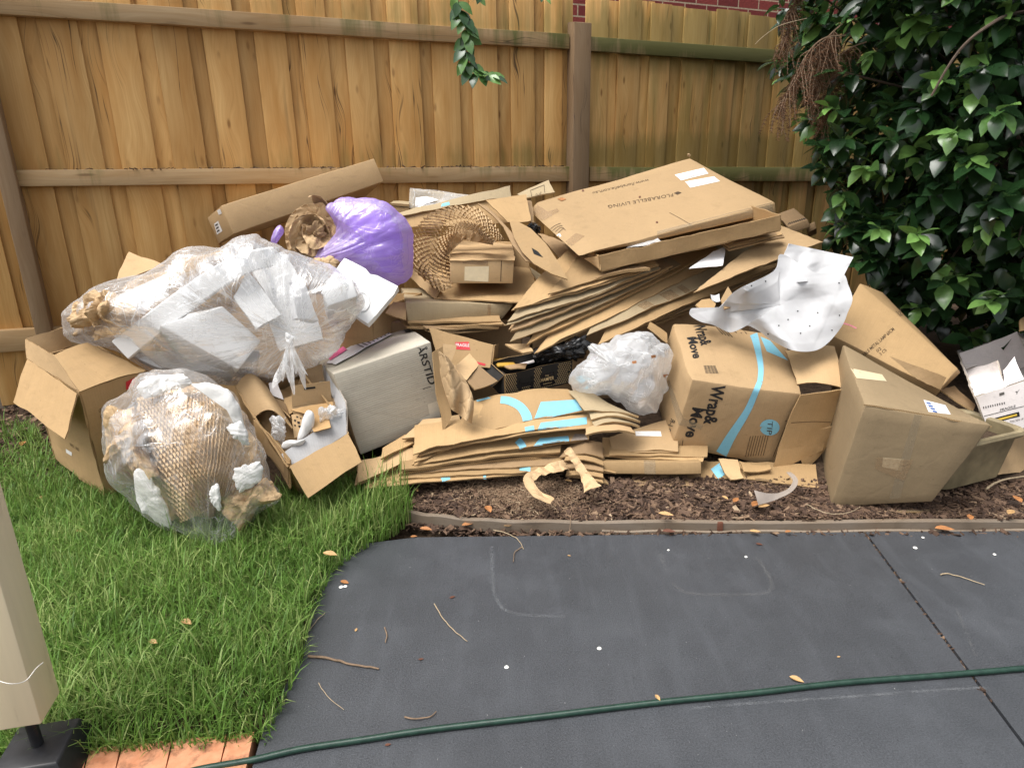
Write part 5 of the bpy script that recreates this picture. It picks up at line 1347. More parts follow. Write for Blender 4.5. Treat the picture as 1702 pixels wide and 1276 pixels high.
# ---- 10. open narrow box in front with rubbish in it
O10, e10 = solve3(kF(592, 915), kF(225, 352), kF(1012, 682), kF(702, 1160), 2.12, (.36, .1, .0))
t10 = thing('open_cardboard_box', 'narrow open kraft box of packing scraps between the lower bag and the cream carton', 'box', O10+e10[2])
b10 = mk('body', walls(O10, e10, .006, 10), CB('kraft'), t10)
yf, yr, yb = O10[1], (O10+e10[1])[1], (O10+e10[0])[1]; yrb = (O10+e10[0]+e10[1])[1]
mk('flap', fl_px(kF, [(600, 913), (1013, 681), (1112, 880), (727, 1137)], [yf-.01, yr-.01, yr-.07, yf-.08], 11, amp=.002), CB('kraft'), t10)
inn = nrm(e10[1], e10[2]); inn = inn if inn[1] > 0 else -inn
mk('inner_flap', fl_px(kF, [(592, 910), (1010, 679), (1000, 500), (545, 820)], [yf+.008, yr+.008, yr+.05, yf+.04], 31, amp=.004, bend=(-.012, 0)), [M['grey_inside'], M['edge_white']], t10)
mk('inner_flap', fl_px(kF, [(1012, 678), (862, 300), (852, 182), (1003, 452)], [yr+.004, yrb, yrb+.05, yr+.07], 32, amp=.003), [M['grey_inside'], M['edge_white']], t10)
def s_roll(u, v):
    c = [np.array(q) for q in ks(kF, (222, 350), (345, 575), (625, 640), (440, 345))]
    p = [at(*c[0], yb), at(*c[1], yf+.18), at(*c[2], yf+.12), at(*c[3], yb+.02)]
    U, V_ = u[..., None], v[..., None]; P = p[0]*(1-U)*(1-V_)+p[1]*U*(1-V_)+p[2]*U*V_+p[3]*(1-U)*V_
    P = P+np.array([0, 0, 1.])*(.05*np.sin(v*math.pi)-.0*u)[..., None]; return P
mk('flap', thick(s_roll, 12, 12, .005, .2, .16), CB('kraft_light'), t10)
for i in range(3):
    q0, q1 = np.array(kF(352+i*9, 590-i*6)), np.array(kF(590+i*6, 900-i*14))
    mk('flap', sheet([at(*q0, yf+.17), at(*q1, yf+.01), at(*(q1+np.array([4, 40])), yf+.01), at(*(q0+np.array([4, 40])), yf+.17)], .004, (.01-.004*i, 0), None, .003, 8., i), CB(['kraft_dark', 'kraft', 'kraft_light'][i]), t10)
fill = O10+e10[2]*.34; mk('packing_scraps', sheet([fill+e10[0]*.03+e10[1]*.03, fill+e10[1]*.95+e10[0]*.03, fill+e10[1]*.95+e10[0]*.95, fill+e10[0]*.95+e10[1]*.03], .01, amp=.035, fr=14., n=(24, 24), crease=.02), CB('kraft'), label='torn kraft scraps filling the bottom of the narrow open box', cat='cardboard')
gg, O_, e_ = box_px(kF(618, 495), kF(600, 440), kF(892, 465), kF(628, 560), 2.34, (.06, .03, .01), r=.003, amp=.002)
pn = sheet(pq(kF, (610, 348, 2.35), (890, 308, 2.40), (893, 462, 2.40), (618, 496, 2.34)), .004, amp=.002)
tsc = thing('small_carton', 'small torn kraft carton with a hand slot inside the narrow open box', 'box', at(*kF(750, 500), 2.36))
mk('body', gg, M['kraft_light'], tsc); sp_ = mk('flap', pn, CB('kraft_smooth'), tsc)
mark('hand_slot_dark', sp_, ks(kF, (702, 358), (782, 349), (784, 362), (704, 373)), M['hole_dark'], (4, 2))  # dark of the slot painted as a black patch
mk('flap', sheet(pq(kF, (655, 350, 2.45), (690, 235, 2.48), (830, 190, 2.52), (850, 300, 2.5)), .004, amp=.004), CB('kraft_dark'), tsc)
mk('flap', sheet(pq(kF, (610, 520, 2.33), (900, 462, 2.37), (905, 500, 2.33), (720, 545, 2.3)), .004, amp=.006, fr=14.), CB('kraft_orange'), tsc)
ptn = mk('patterned_card', sheet(pq(kF, (615, 550, 2.32), (700, 540, 2.33), (690, 690, 2.28), (640, 720, 2.27)), .004, amp=.001), CB('kraft_light'), label='kraft card with small black icons inside the narrow open box', cat='cardboard')
for x, y, c in ((640, 590, 8), (665, 605, 10), (640, 625, 7), (672, 632, 9), (655, 565, 7), (680, 575, 6)):
    mark('printed_icon', ptn, ks(kF, (x-c, y-c), (x+c, y-c*.6), (x+c*.7, y+c), (x-c*.8, y+c*.7)), M['ink'], (2, 2))
ptn2 = mk('patterned_card', sheet(pq(kF, (455, 420, 2.42), (560, 430, 2.42), (615, 600, 2.32), (600, 560, 2.30)), .004, amp=.004), CB('kraft_dark'), label='kraft card with dark printed edge left of the small torn carton', cat='cardboard')
for o_, y_, t_, lb in (([(728, 522), (765, 535), (778, 590), (765, 650), (720, 710), (680, 745), (655, 725), (672, 650), (700, 560)], 2.24, .022, 'upright white moulded foam piece inside the narrow open box'), ([(543, 785), (552, 745), (600, 728), (665, 730), (710, 722), (690, 762), (630, 775), (570, 800)], 2.20, .02, 'white moulded foam piece lying against the lining of the narrow open box')):
    mk('moulded_foam', inflate(ks(kF, *o_), y_, t_, disp=lambda V: .006*fold(V, 8, 4, 14.), na=60, nr=14), M['foam'], label=lb, cat='polystyrene', sharp=40)
mk('torn_cardboard', sheet([at(*kF(*q), 2.38+d_) for q, d_ in zip([(560, 430), (650, 400), (640, 520), (580, 560)], (.03, .05, -.02, -.03))], .004, amp=.008, fr=12.), CB('kraft'), label='torn card scrap left of the small carton in the narrow open box', cat='cardboard')
mk('torn_cardboard', sheet([at(*kF(*q), 2.38+d_) for q, d_ in zip([(860, 420), (960, 440), (930, 560), (850, 520)], (.03, .05, -.02, -.03))], .004, amp=.008, fr=12.), CB('kraft_dark'), label='dark card scrap right of the small carton in the narrow open box', cat='cardboard')
mk('torn_cardboard', sheet([at(*kF(*q), 2.24+d_) for q, d_ in zip([(720, 560), (860, 520), (900, 640), (780, 680)], (.03, .05, -.02, -.03))], .004, amp=.008, fr=12.), CB('kraft_orange'), label='orange card scrap under the plastic wrap in the narrow open box', cat='cardboard')
mk('torn_cardboard', sheet([at(*kF(*q), 2.42+d_) for q, d_ in zip([(420, 400), (520, 420), (560, 520), (470, 500)], (.03, .05, -.02, -.03))], .004, amp=.008, fr=12.), CB('kraft'), label='card scrap at the rolled flap of the narrow open box', cat='cardboard')
crump('plastic_wrap', 'clear plastic wrap scrunched in the left of the narrow open box', 'plastic', ks(kF, (455, 590), (560, 560), (575, 660), (540, 760), (490, 690)), 2.26, .03, M['film_white'], 81, .012, 22.)
crump('plastic_wrap', 'clear plastic wrap scrunched at the right of the narrow open box', 'plastic', ks(kF, (790, 540), (850, 490), (950, 490), (990, 540), (900, 600), (800, 660), (760, 640)), 2.28, .04, M['film_white'], 82, .014, 20.)
mk('paper_scrap', sheet(pq(kF, (455, 325, 2.44), (515, 315, 2.45), (560, 440, 2.4), (465, 405, 2.41)), .002, amp=.004), [M['white_board'], M['white_board']], label='white card scrap at the back left of the narrow open box', cat='paper')

# ---- 11. flattened moving boxes at the bottom
HN = (.02, -.12, 1.)
def flat(lb, k, pts, ref, n=HN, t=.005, m='kraft', gap=.004, bend=(.0, .0), seed=0, amp=.007, grp='flattened boxes at the foot of the pile', skew=0., layers=3):
    c = pl(k, pts, ref, n)
    t_ = thing('flattened_box', lb, 'cardboard', sum(c)/4+np.array([0, 0, -.01]), grp); n_ = np.asarray(n)/np.linalg.norm(n); first = None
    if np.cross(c[1]-c[0], c[3]-c[0])[2] < 0: c = [c[1], c[0], c[3], c[2]]
    for q in range(layers):
        g7 = np.random.default_rng(seed*7+q); cc = [p-n_*q*(t+gap)+np.array([g7.normal(0, .016), g7.normal(.006, .014), g7.normal(0, .003)])*(q > 0) for p in c]
        o = mk('board_layer', sheet(cc, t, bend, None, amp, 5., seed+q*3, skew=skew), CB(m), t_); first = first or o
    return t_, first
BL = M['ink_blue']
# from the ground upwards
tF, f0 = flat('lowest flattened box with a long light blue edge on the bark mulch', kD, [(240, 832), (1000, 765), (1150, 640), (330, 690)], (620, 800, 2.23), seed=1, layers=1)
stroke('blue_print', f0, ks(kD, (660, 788), (760, 776), (860, 766), (960, 760)), kv(kD, 22, 0)[0], BL); stroke('blue_print', f0, ks(kD, (632, 800), (628, 785), (622, 770)), kv(kD, 40, 0)[0], BL)
tF, f1 = flat('second lowest flattened box with one pale blue corner by the tall grass', kD, [(410, 785), (1170, 742), (1180, 600), (420, 640)], (800, 765, 2.26), seed=2, bend=(.008, 0))
stroke('blue_print', f1, ks(kD, (1000, 745), (1002, 715)), kv(kD, 50, 0)[0], BL)
tF, f2 = flat('thin dark edged flattened box third from the ground', kD, [(440, 762), (1200, 715), (1230, 600), (440, 620)], (800, 740, 2.29), seed=3, m='kraft_dark', bend=(.006, 0))
tF, f2b = flat('flattened box with a plain kraft end fourth from the ground', kD, [(410, 748), (1165, 655), (1180, 560), (420, 600)], (800, 700, 2.31), seed=4, bend=(.012, 0), t=.008, gap=.008)
tF, f3 = flat('flattened box with a blue loop at its taped right end in mid stack', kD, [(475, 720), (1300, 598), (1290, 520), (470, 560)], (800, 660, 2.34), (.0, -.16, 1.), seed=5, bend=(.014, .004))
stroke('blue_print', f3, ks(kD, (995, 645), (985, 622), (965, 600)), kv(kD, 34, 0)[0], BL); mark('blue_print', f3, ks(kD, (1030, 640), (1210, 612), (1205, 580), (1070, 592)), BL)
mark('tape_strip', f3, ks(kD, (1210, 615), (1300, 602), (1285, 572), (1235, 570)), M['tape_silver'])
tF, f4 = flat('flattened box with a wide blue patch just under the topmost one', kD, [(470, 660), (1325, 525), (1320, 455), (480, 530)], (900, 580, 2.37), (.0, -.2, 1.), seed=6, bend=(.016, .004))
mark('blue_print', f4, ks(kD, (1058, 556), (1326, 520), (1322, 488), (1075, 518)), BL); stroke('blue_print', f4, ks(kD, (1025, 562), (1020, 535)), kv(kD, 44, 0)[0], BL)
tF, f5 = flat('topmost flattened box with blue arcs below the black hamper box', kD, [(690, 596), (1285, 462), (1205, 362), (735, 420)], (900, 545, 2.41), (.0, -.34, 1.), seed=7, bend=(.020, .01), layers=3)
stroke('blue_print', f5, ks(kD, (1015, 522), (1005, 480), (975, 440), (925, 415), (885, 410)), [16, 16, 14, 13, 12], BL)
mark('blue_print', f5, ks(kD, (1040, 510), (1285, 455), (1255, 408), (1075, 420)), BL, (16, 8)); mark('blue_print', f5, ks(kD, (752, 390), (775, 420), (840, 402), (790, 382)), BL)
tF, f6 = flat('flattened box with folded end between cream carton and blue printed stack', kD, [(425, 588), (705, 585), (690, 480), (520, 500)], (560, 588, 2.38), (.0, -.3, 1.), seed=8, m='kraft_light', t=.007)
tF, f7 = flat('bent flattened box with stepped layers behind the tall grass', kD, [(320, 690), (475, 612), (430, 575), (330, 640)], (400, 660, 2.33), (.1, -.3, 1.), seed=9, t=.008, gap=.01, layers=3)
tF, f8 = flat('slanting flattened box end under the narrow open box', kD, [(215, 800), (480, 690), (470, 640), (210, 700)], (330, 750, 2.25), (.1, -.3, 1.), seed=10, m='kraft_light')
tF, f8b = flat('plain flattened box lying inside the middle of the blue printed stack', kD, [(480, 715), (705, 610), (1180, 540), (560, 570)], (700, 615, 2.38), (.0, -.2, 1.), seed=11, m='kraft')
for i, (a, b, c, d) in enumerate((((1285, 462), (1535, 488), (1400, 425), (1205, 365)), ((1310, 500), (1545, 510), (1430, 455), (1285, 425)), ((1330, 532), (1545, 530), (1450, 480), (1300, 470)), ((1285, 582), (1522, 572), (1490, 535), (1290, 540)))):
    c_ = pl(kD, [a, b, c, d], (1350, 470+i*35, 2.44-i*.03), (.0, -.3+.06*i, 1.)); fn = ['top leaf of the torn corrugated fan right of the blue prints', 'second leaf of the torn corrugated fan right of the blue prints', 'third leaf of the torn corrugated fan right of the blue prints', 'lowest curled leaf of the torn corrugated fan above the tan paper strip'][i]
    mk('torn_cardboard', sheet(c_, .008, (.018, 0), None, .006, 9., 20+i), CB('kraft_pale' if i < 3 else 'kraft_light'), label=fn, cat='cardboard', group='torn corrugated ends')
for i in range(4):
    y = 640+i*32
    tF, fx = flat(['upper short flattened box between the tan paper strip and the wrapped box', 'second short flattened box between the tan paper strip and the wrapped box', 'third short flattened box between the tan paper strip and the wrapped box', 'lowest short flattened box behind the tan paper strip'][i], kD, [(1190, y+28), (1370, y+42), (1360, y-30), (1210, y-30)], (1270, y+20, 2.37-i*.025), (.0, -.15, 1.), seed=30+i, m=['kraft_dark', 'kraft', 'kraft_dark', 'kraft'][i], bend=(.01, 0), gap=.01)
# right hand half of the stack, under the wrapped moving box
tF, r0 = flat('long bottom flattened box under the moving box on the bark mulch', kE, [(5, 850), (820, 862), (800, 770), (0, 760)], (400, 850, 2.27), seed=40, m='kraft_dark', layers=1)
tF, r1 = flat('flattened box with printed border showing below the moving box', kE, [(300, 815), (812, 858), (800, 760), (300, 740)], (600, 828, 2.29), (-.02, -.2, 1.), seed=41, layers=2)
stroke('blue_print', r1, ks(kE, (395, 812), (370, 780), (345, 745)), kv(kE, 46, 0)[0], BL)
mark('printed_border', r1, ks(kE, (535, 822), (610, 830), (608, 842), (537, 834)), M['ink_brown'], (6, 2))
g_box, O_, e_ = box_px(kD(1366, 698), kD(1362, 640), kE(302, 748), kD(1368, 756), 2.33, (.25, .02, .0), r=.004, amp=.003)
fb = mk('flattened_box', g_box, M['kraft'], label='low closed carton with a tape strip standing in front under the moving box', cat='cardboard', group='flattened boxes at the foot of the pile')
mark('tape_strip', fb, ks(kE, (52, 742), (102, 744), (104, 802), (55, 801)), M['tape_clear'], off=.0015); 
tF, r2 = flat('wide flattened box with a torn white label beside the moving box', kE, [(-84, 698), (200, 705), (190, 560), (-95, 640)], (100, 700, 2.38), (.0, -.25, 1.), seed=43, m='kraft_light', layers=2)
mark('paper_label', r2, ks(kE, (15, 618), (125, 618), (130, 640), (18, 638)), M['ink_white'])
tF, r3 = flat('flattened box wedged right under the moving box', kE, [(-98, 722), (330, 722), (330, 640), (-98, 640)], (100, 720, 2.36), (.0, -.12, 1.), seed=44, layers=2)
c_ = pq(kE, (372, 735, 2.35), (455, 745, 2.36), (490, 822, 2.28), (432, 832, 2.26)); mk('torn_cardboard', sheet(c_, .005, (0, .008)), CB('kraft_light'), label='torn kraft flap hanging below the moving box beside a blue print', cat='cardboard')
c_ = pq(kE, (462, 752, 2.36), (600, 770, 2.38), (610, 790, 2.32), (490, 795, 2.30)); mk('torn_cardboard', sheet(c_, .005, (.004, 0)), CB('kraft'), label='short torn kraft strip under the right of the moving box', cat='cardboard')

# ---- crumpled tape and paper strips on the mulch
def ribbon(k, pts, wid, Ys, lb, m, seed, amp=.045, name='crumpled_strip', z=None):
    P = spline([at(*k(*p), y) if z is None else atz(*k(*p), z+y) for p, y in zip(pts, Ys)], 40, False); T = np.gradient(P, axis=0); T /= np.linalg.norm(T, axis=1, keepdims=True)
    tw_ = np.linspace(0, 2.2, 40)+seed; B = np.cross(T, np.array([0, -.55, .83])); B /= np.linalg.norm(B, axis=1, keepdims=True); N = np.cross(B, T)
    Bd = B*np.cos(.35*np.sin(tw_*3))[:, None]+N*np.sin(.35*np.sin(tw_*3))[:, None]; ws = np.interp(np.linspace(0, 1, 40), np.linspace(0, 1, len(wid)), wid)
    def fn(u, v):
        i = np.clip((u*39), 0, 38.999); a = i.astype(int); f = (i-a)[..., None]
        p = P[a]*(1-f)+P[a+1]*f; b = Bd[a]*(1-f)+Bd[a+1]*f; w_ = np.interp(i, np.arange(40), ws)
        q = p+b*(w_*(v-.5))[..., None]; sh = q.shape; q = q.reshape(-1, 3); q = q+(amp*fold(q, seed, 5, 22.))[:, None]*np.array([0, -.5, .8]); return q.reshape(sh)
    mk(name, thick(fn, 40, 8, .0012, .3, .05), [m, m], label=lb, cat='paper', sharp=16)
ribbon(kD, [(1195, 715), (1110, 735), (1030, 770), (1020, 800), (1060, 850), (1130, 885)], [.05, .05, .045, .035, .045, .03], [2.30, 2.24, 2.18, 2.14, 2.09, 2.06], 'crumpled tan paper strip curling over the bark mulch', M['kpaper'], 91)
ribbon(kD, [(1200, 640), (1235, 690), (1280, 760), (1320, 830)], [.03, .032, .03, .065], [2.31, 2.26, 2.19, 2.12], 'twisted tan paper strip hanging from the flattened boxes onto the mulch', M['kpaper'], 92)
ribbon(kE, [(680, 795), (710, 830), (690, 870), (640, 895), (590, 905), (540, 905)], [.018, .018, .018, .018, .03, .055], [2.25, 2.2, 2.15, 2.11, 2.09, 2.08], 'loop of torn packing tape hanging below the moving box', M['tape_silver'], 93, .003)

# ---- 12. small things behind: hamper box, fragile box, packets, black bag
O12, e12 = solve3(kD(905, 290), kD(832, 232), kD(1225, 222), kD(905, 398), 2.62, (.22, .08, .0))
t12 = thing('hamper_box', 'open black and gold patterned hamper box on the blue printed stack', 'box', O12+e12[2])
b12 = mk('body', walls(O12, e12, .004, 12), [M['black_board'], M['edge']], t12)
for r_ in range(11):
    for c_ in range(36):
        u, v = (c_+.5*(r_ % 2)+.4)/37, (r_+.7)/11.6
        if 1 and (.53 < u < .77 and v < .72) or (.17 < u < .42 and v < .75): continue
        def uv(a, b): return O12+e12[1]*a+e12[2]*b
        p = px(uv(u, v)); 
        if r_ == 0 and c_ == 0: hexs = []
        hexs.append((p, .7))
V, Fc = [], []
for p, s in hexs:
    n = len(V); ok = True; ps = []
    for a in range(4):
        q = on(b12, p[0]+1.05*math.cos(a*math.pi/2), p[1]+.85*math.sin(a*math.pi/2), .001)
        if q is None: ok = False; break
        ps.append(q)
    if ok: V += ps; Fc.append((n, n+3, n+2, n+1))
if Fc: mk('printed_pattern', (np.array(V), Fc, [], [0]*len(Fc)), M['ink_gold'], b12, smooth=False)
mark('printed_emblem', b12, ks(kD, (1070, 290), (1138, 275), (1140, 335), (1072, 350)), M['black_plastic'], (4, 4), off=.0016)
text('printed_text', b12, 'HAMPER', kD(1074, 325), kD(1136, 312), kv(kD, 0, -16), M['ink_gold'], .01, off=.0022)
text('printed_text', b12, 'THE', kD(1094, 300), kD(1112, 296), kv(kD, 0, -6), M['ink_gold'], off=.0022); text('printed_text', b12, 'EMPORIUM', kD(1086, 337), kD(1126, 329), kv(kD, 0, -5), M['ink_gold'], off=.0022)
text('printed_text', b12, 'H', kD(968, 364), kD(1040, 352), kv(kD, 0, -56), M['ink'], .02, off=.0024)
mk('flap', sheet([O12, O12+e12[0], O12+e12[0]+np.array([-.05, 0, -.03]), O12+np.array([-.06, .02, -.06])], .004), [M['black_board'], M['edge']], t12)
crump('plastic_bag', 'crumpled black plastic bag in the hamper box under the cardboard sheets', 'bag', ks(kD, (1040, 205), (1080, 150), (1180, 120), (1290, 110), (1300, 180), (1260, 222), (1150, 235), (1060, 240)), 2.78, .10, M['black_plastic'], 95, .02, 14.)
t13 = thing('open_cardboard_box', 'kraft box with a red fragile label left of the hamper box', 'box', at(*kD(740, 300), 2.75))
bb = mk('body', sheet(pq(kD, (545, 72, 2.80), (850, 152, 2.78), (835, 262, 2.72), (600, 250, 2.72)), .006, seed=4), CB('kraft'), t13)
mk('body_side', sheet(pq(kD, (850, 152, 2.78), (870, 140, 2.95), (860, 240, 2.95), (835, 262, 2.72)), .006), CB('kraft'), t13)
mk('flap', sheet(pq(kD, (612, 148, 2.60), (676, 160, 2.62), (650, 230, 2.56), (604, 222, 2.55)), .005), CB('kraft_light'), t13)
mk('flap', sheet(pq(kD, (640, 270, 2.60), (735, 195, 2.68), (776, 250, 2.64), (722, 318, 2.56)), .005), CB('kraft_light'), t13)
mk('flap', sheet(pq(kD, (722, 318, 2.57), (778, 250, 2.64), (866, 322, 2.60), (760, 362, 2.52)), .005, (.006, 0)), CB('kraft_dark'), t13)
mark('fragile_label', bb, ks(kD, (670, 138), (735, 136), (742, 175), (676, 172)), M['red'], (4, 4)); text('printed_text', bb, 'FRAGILE', kD(674, 158), kD(738, 160), kv(kD, 0, -14), M['ink_white'], .01, off=.002)
mark('fragile_label', bb, ks(kD, (745, 222), (815, 240), (812, 250), (746, 234)), M['red'], (4, 2))
mk('packet', hexa(*(lambda O, e: (O, e))(*solve3(kD(872, 250), kD(838, 215), kD(962, 246), kD(870, 262), 2.74, (.08, .02, 0))), r=.008, amp=.004), M['yellow_pack'], label='yellow paper packet lying behind the hamper box', cat='packet')
g_, O_, e_ = box_px(kD(965, 245), kD(960, 200), kD(1045, 228), kD(966, 252), 2.78, (.1, .03, 0), r=.003, amp=.001)
pb_ = mk('small_carton', g_, M['white_board'], label='small white printed carton beside the yellow packet', cat='box'); text('printed_text', pb_, 'PET D', kD(982, 220), kD(1030, 208), kv(kD, 0, -9), M['ink'], .01)
mark('printed_border', pb_, ks(kD, (962, 203), (1000, 196), (1002, 206), (964, 214)), M['ink'], (3, 2))
c_ = pq(kD, (905, 155, 2.72), (1010, 150, 2.74), (1040, 185, 2.62), (990, 192, 2.60)); mk('torn_cardboard', sheet(c_, .006), CB('kraft_light'), label='pale cardboard corner jutting over the yellow packet', cat='cardboard')
c_ = pq(kD, (900, 255, 2.66), (1010, 245, 2.7), (1000, 262, 2.62), (930, 270, 2.6)); mk('torn_cardboard', sheet(c_, .005, amp=.004), CB('kraft_dark'), label='brown card scrap inside the open hamper box', cat='cardboard')

# ---- 13. clear bag of bubble wrap left of the moving box
out13 = ks(kD, (1290, 145), (1350, 138), (1440, 102), (1560, 95), (1640, 130), (1690, 180), (1685, 300), (1650, 420), (1600, 482), (1520, 472), (1430, 420), (1330, 392), (1215, 358), (1222, 270), (1270, 228), (1300, 190))
t13 = thing('plastic_bag', 'cloudy clear plastic bag of bubble wrap left of the moving box', 'bag', at(*kD(1500, 470), 2.55))
mk('bag_film', inflate(out13, 2.58, .15, disp=lambda V: .04*fold(V, 44, 4, 7.)+.022*fold(V, 45, 4, 17.), na=180, nr=44, jag=5., js=4), M['film_white'], t13, sharp=26)
crump('bubble_wrap', 'scrunched bubble wrap inside the cloudy clear bag', 'plastic', [((x-970)*.86+970+5, (y-620)*.86+620) for x, y in [(985, 580), (1030, 562), (1095, 570), (1105, 620), (1080, 670), (1030, 660), (965, 640)]], 2.6, .10, M['film_white'], 46, .03, 14.)
for i, (x, y) in enumerate(((1515, 232), (1605, 205), (1662, 295))): mark('dry_fleck', t13.children[0] if False else [o for o in t13.children][0], ks(kD, (x-12, y-4), (x+10, y-8), (x+12, y+4), (x-8, y+9)), M['dry_leaf'], (2, 2))

# ---- 14. honeycomb paper arch with a small box, on an open tray
HT = (0., -.10, 1.)
cT = pl(kB, [(750, 862), (1362, 892), (1275, 690), (640, 640)], (1000, 875, 2.95), HT)
t14 = thing('cardboard_tray', 'shallow open kraft tray holding the honeycomb paper arch', 'box', cT[0])
mk('bottom', sheet(cT, .006, (.006, 0), seed=3), CB('kraft'), t14)
mk('flap', sheet([at(*kB(748, 866), cT[0][1]), at(*kB(612, 738), cT[3][1]-.05), at(*kB(626, 694), cT[3][1]-.03), at(*kB(768, 820), cT[0][1]+.02)], .006), CB('kraft_light'), t14)
mk('flap', sheet([cT[1], cT[2], at(*kB(1352, 738), cT[2][1]+.02), at(*kB(1368, 892), cT[1][1])], .005), CB('kraft_pale'), t14)
mk('flap', sheet([cT[3], cT[2], cT[2]+np.array([.0, .05, .12]), cT[3]+np.array([0, .05, .12])], .005), CB('kraft'), t14)
def s_arch(u, v):
    oo = np.array(ks(kB, (770, 825), (640, 700), (622, 560), (650, 460), (720, 385), (850, 342), (985, 355), (1075, 440), (1135, 530)))
    ii = np.array(ks(kB, (845, 800), (745, 700), (745, 610), (775, 520), (830, 465), (900, 440), (970, 455), (1030, 500), (1080, 545)))
    po, pi_ = spline(oo, 80, False), spline(ii, 80, False); k = np.clip(u*79, 0, 78.999); a = k.astype(int); f = (k-a)[..., None]
    o_, i_ = po[a]*(1-f)+po[a+1]*f, pi_[a]*(1-f)+pi_[a+1]*f
    p = o_*(1-v[..., None])+i_*v[..., None]; Y = 3.22-.20*np.sin(np.clip(v*.62, 0, 1)*math.pi)-.10*(np.abs(u-.5)*2)
    P = p.reshape(-1, 2); d = FW+((P[:, :1]-W/2)/F)*RI-((P[:, 1:]-H/2)/F)*UP; w = CP+d*(Y.ravel()/d[:, 1])[:, None]; return w.reshape(*p.shape[:-1], 3)
def s_arch2(u, v):
    a = s_arch(u, np.ones_like(v)); c_ = at(*kB(950, 640), 3.1); return a+(c_-a)*(v*.33)[..., None]+np.array([0, .17, 0])*(v)[..., None]
t15 = thing('honeycomb_paper', 'stiff roll of expanded honeycomb kraft paper arched over the small box', 'paper', at(*kB(845, 800), 3.1))
comb(lambda u, v: s_arch(v, u), 4, 64, .011, M['comb'], 'cells', t15, .25, 6)
comb(lambda u, v: s_arch2(v, u), 4, 50, .011, M['comb'], 'inner_cells', t15, .4, 7)
crump('crumpled_paper', 'torn kraft paper edge lining the honeycomb paper arch', 'paper', ks(kB, (770, 530), (850, 480), (960, 470), (1040, 510), (1060, 560), (950, 520), (860, 540), (790, 640)), 3.16, .03, M['kpaper'], 97, .014, 18.)
O15, e15 = solve3((748, 432), (757, 402), (855, 432), (747, 471), 2.98, (.18, 0.02, 0.02))
g15 = hexa(O15, e15, r=.004, amp=.002, seed=5)
b15 = mk('small_carton', g15, M['kraft_smooth'], label='small closed kraft box sitting under the honeycomb paper arch', cat='box')
mk('flap', sheet([at(*kB(826, 646), O15[1]-.006), at(*kB(1196, 642), (O15+e15[1])[1]-.006), at(*kB(1180, 540), (O15+e15[0]+e15[1])[1]), at(*kB(866, 538), (O15+e15[0])[1])], .004, seed=3, amp=.001), CB('kraft_light'), b15)
mark('tape_strip', b15, ks(kB, (915, 682), (1050, 680), (1046, 784), (912, 776)), M['tape_mask'], (6, 6)); mark('tape_strip', b15, ks(kB, (900, 648), (1045, 648), (1045, 676), (905, 664)), M['tape'], (6, 4))
mark('tape_strip', b15, ks(kB, (1118, 648), (1122, 648), (1116, 788), (1112, 788)), M['ink_brown'], (2, 6))

# ---- 15. flattened cartons under the tray
g_, O_, e_ = box_px(kB(585, 882), kB(560, 800), kB(1190, 890), kB(600, 992), 2.88, (.3, .06, -.01), r=.006, amp=.006, ov={'011': kB(1120, 975)})
m15 = mk('flattened_box', g_, M['kraft_pale'], label='squashed kraft carton directly under the tray', cat='cardboard'); mark('tape_strip', m15, ks(kB, (1042, 892), (1060, 892), (1058, 965), (1040, 968)), M['tape'], (3, 6))
c_ = pq(kB, (470, 940, 2.86), (590, 985, 2.84), (585, 885, 2.92), (515, 880, 2.95)); mk('torn_cardboard', sheet(c_, .006), CB('kraft'), label='kraft flap left of the squashed carton under the tray', cat='cardboard')
def flatB(lb, k, pts, ref, n, **kw): return flat(lb, k, pts, ref, n, grp='slanted cardboard sheets in the middle of the pile', **kw)
flatB('thin kraft sheet below the squashed carton under the tray', kB, [(600, 992), (1115, 985), (1100, 900), (560, 930)], (800, 990, 2.86), (0, -.12, 1), seed=50, bend=(-.006, 0), t=.008)
flatB('lowest kraft sheet at the left foot of the slanted stack', kB, [(700, 1030), (1130, 1000), (1100, 960), (620, 960)], (900, 1020, 2.84), (0, -.12, 1), seed=51, bend=(-.006, 0), m='kraft_dark')

# ---- 16. things against the fence behind
c_ = pq(kB, (612, 362, 3.50), (800, 335, 3.52), (945, 285, 3.62), (612, 246, 3.55)); t16 = thing('wrapped_panel', 'flat panel in shiny film with a white label leaning on the fence', 'package', c_[0])
w16 = mk('panel', sheet(c_, .03, amp=.003), CB('kraft_pale'), t16)
mk('film_wrap', sheet([p+np.array([0, -.012, .004]) for p in c_], .001, amp=.006, fr=20., crease=.01), [M['film'], M['film']], t16)
mark('paper_label', w16, ks(kB, (640, 305), (700, 300), (770, 322), (640, 362)), M['paper'], (6, 6), off=.016)
for i in range(3):
    c_ = pq(kB, (500, 330+i*16, 3.42), (606, 334+i*16, 3.42), (612, 318+i*16, 3.6), (515, 316+i*16, 3.6)); mk('flattened_box', sheet(c_, .012, amp=.002, seed=i), CB('kraft_pale'), label=['top card of the small bundle beside the lilac bag', 'middle card of the small bundle beside the lilac bag', 'bottom card of the small bundle beside the lilac bag'][i], cat='cardboard', group='small card bundle by the fence')
c_ = pq(kB, (540, 392, 3.22), (800, 372, 3.24), (965, 330, 3.34), (965, 282, 3.40)); c_ = pq(kB, (540, 405, 3.20), (1175, 290, 3.42), (1170, 232, 3.46), (540, 385, 3.24))
o16 = mk('flattened_box', sheet(c_, .006, (.004, 0)), CB('kraft_pale'), label='long kraft box edge rising behind the honeycomb paper with a blue tape mark', cat='cardboard')
mark('blue_tape', o16, ks(kB, (782, 350), (832, 338), (828, 322), (788, 332)), BL, (4, 3))
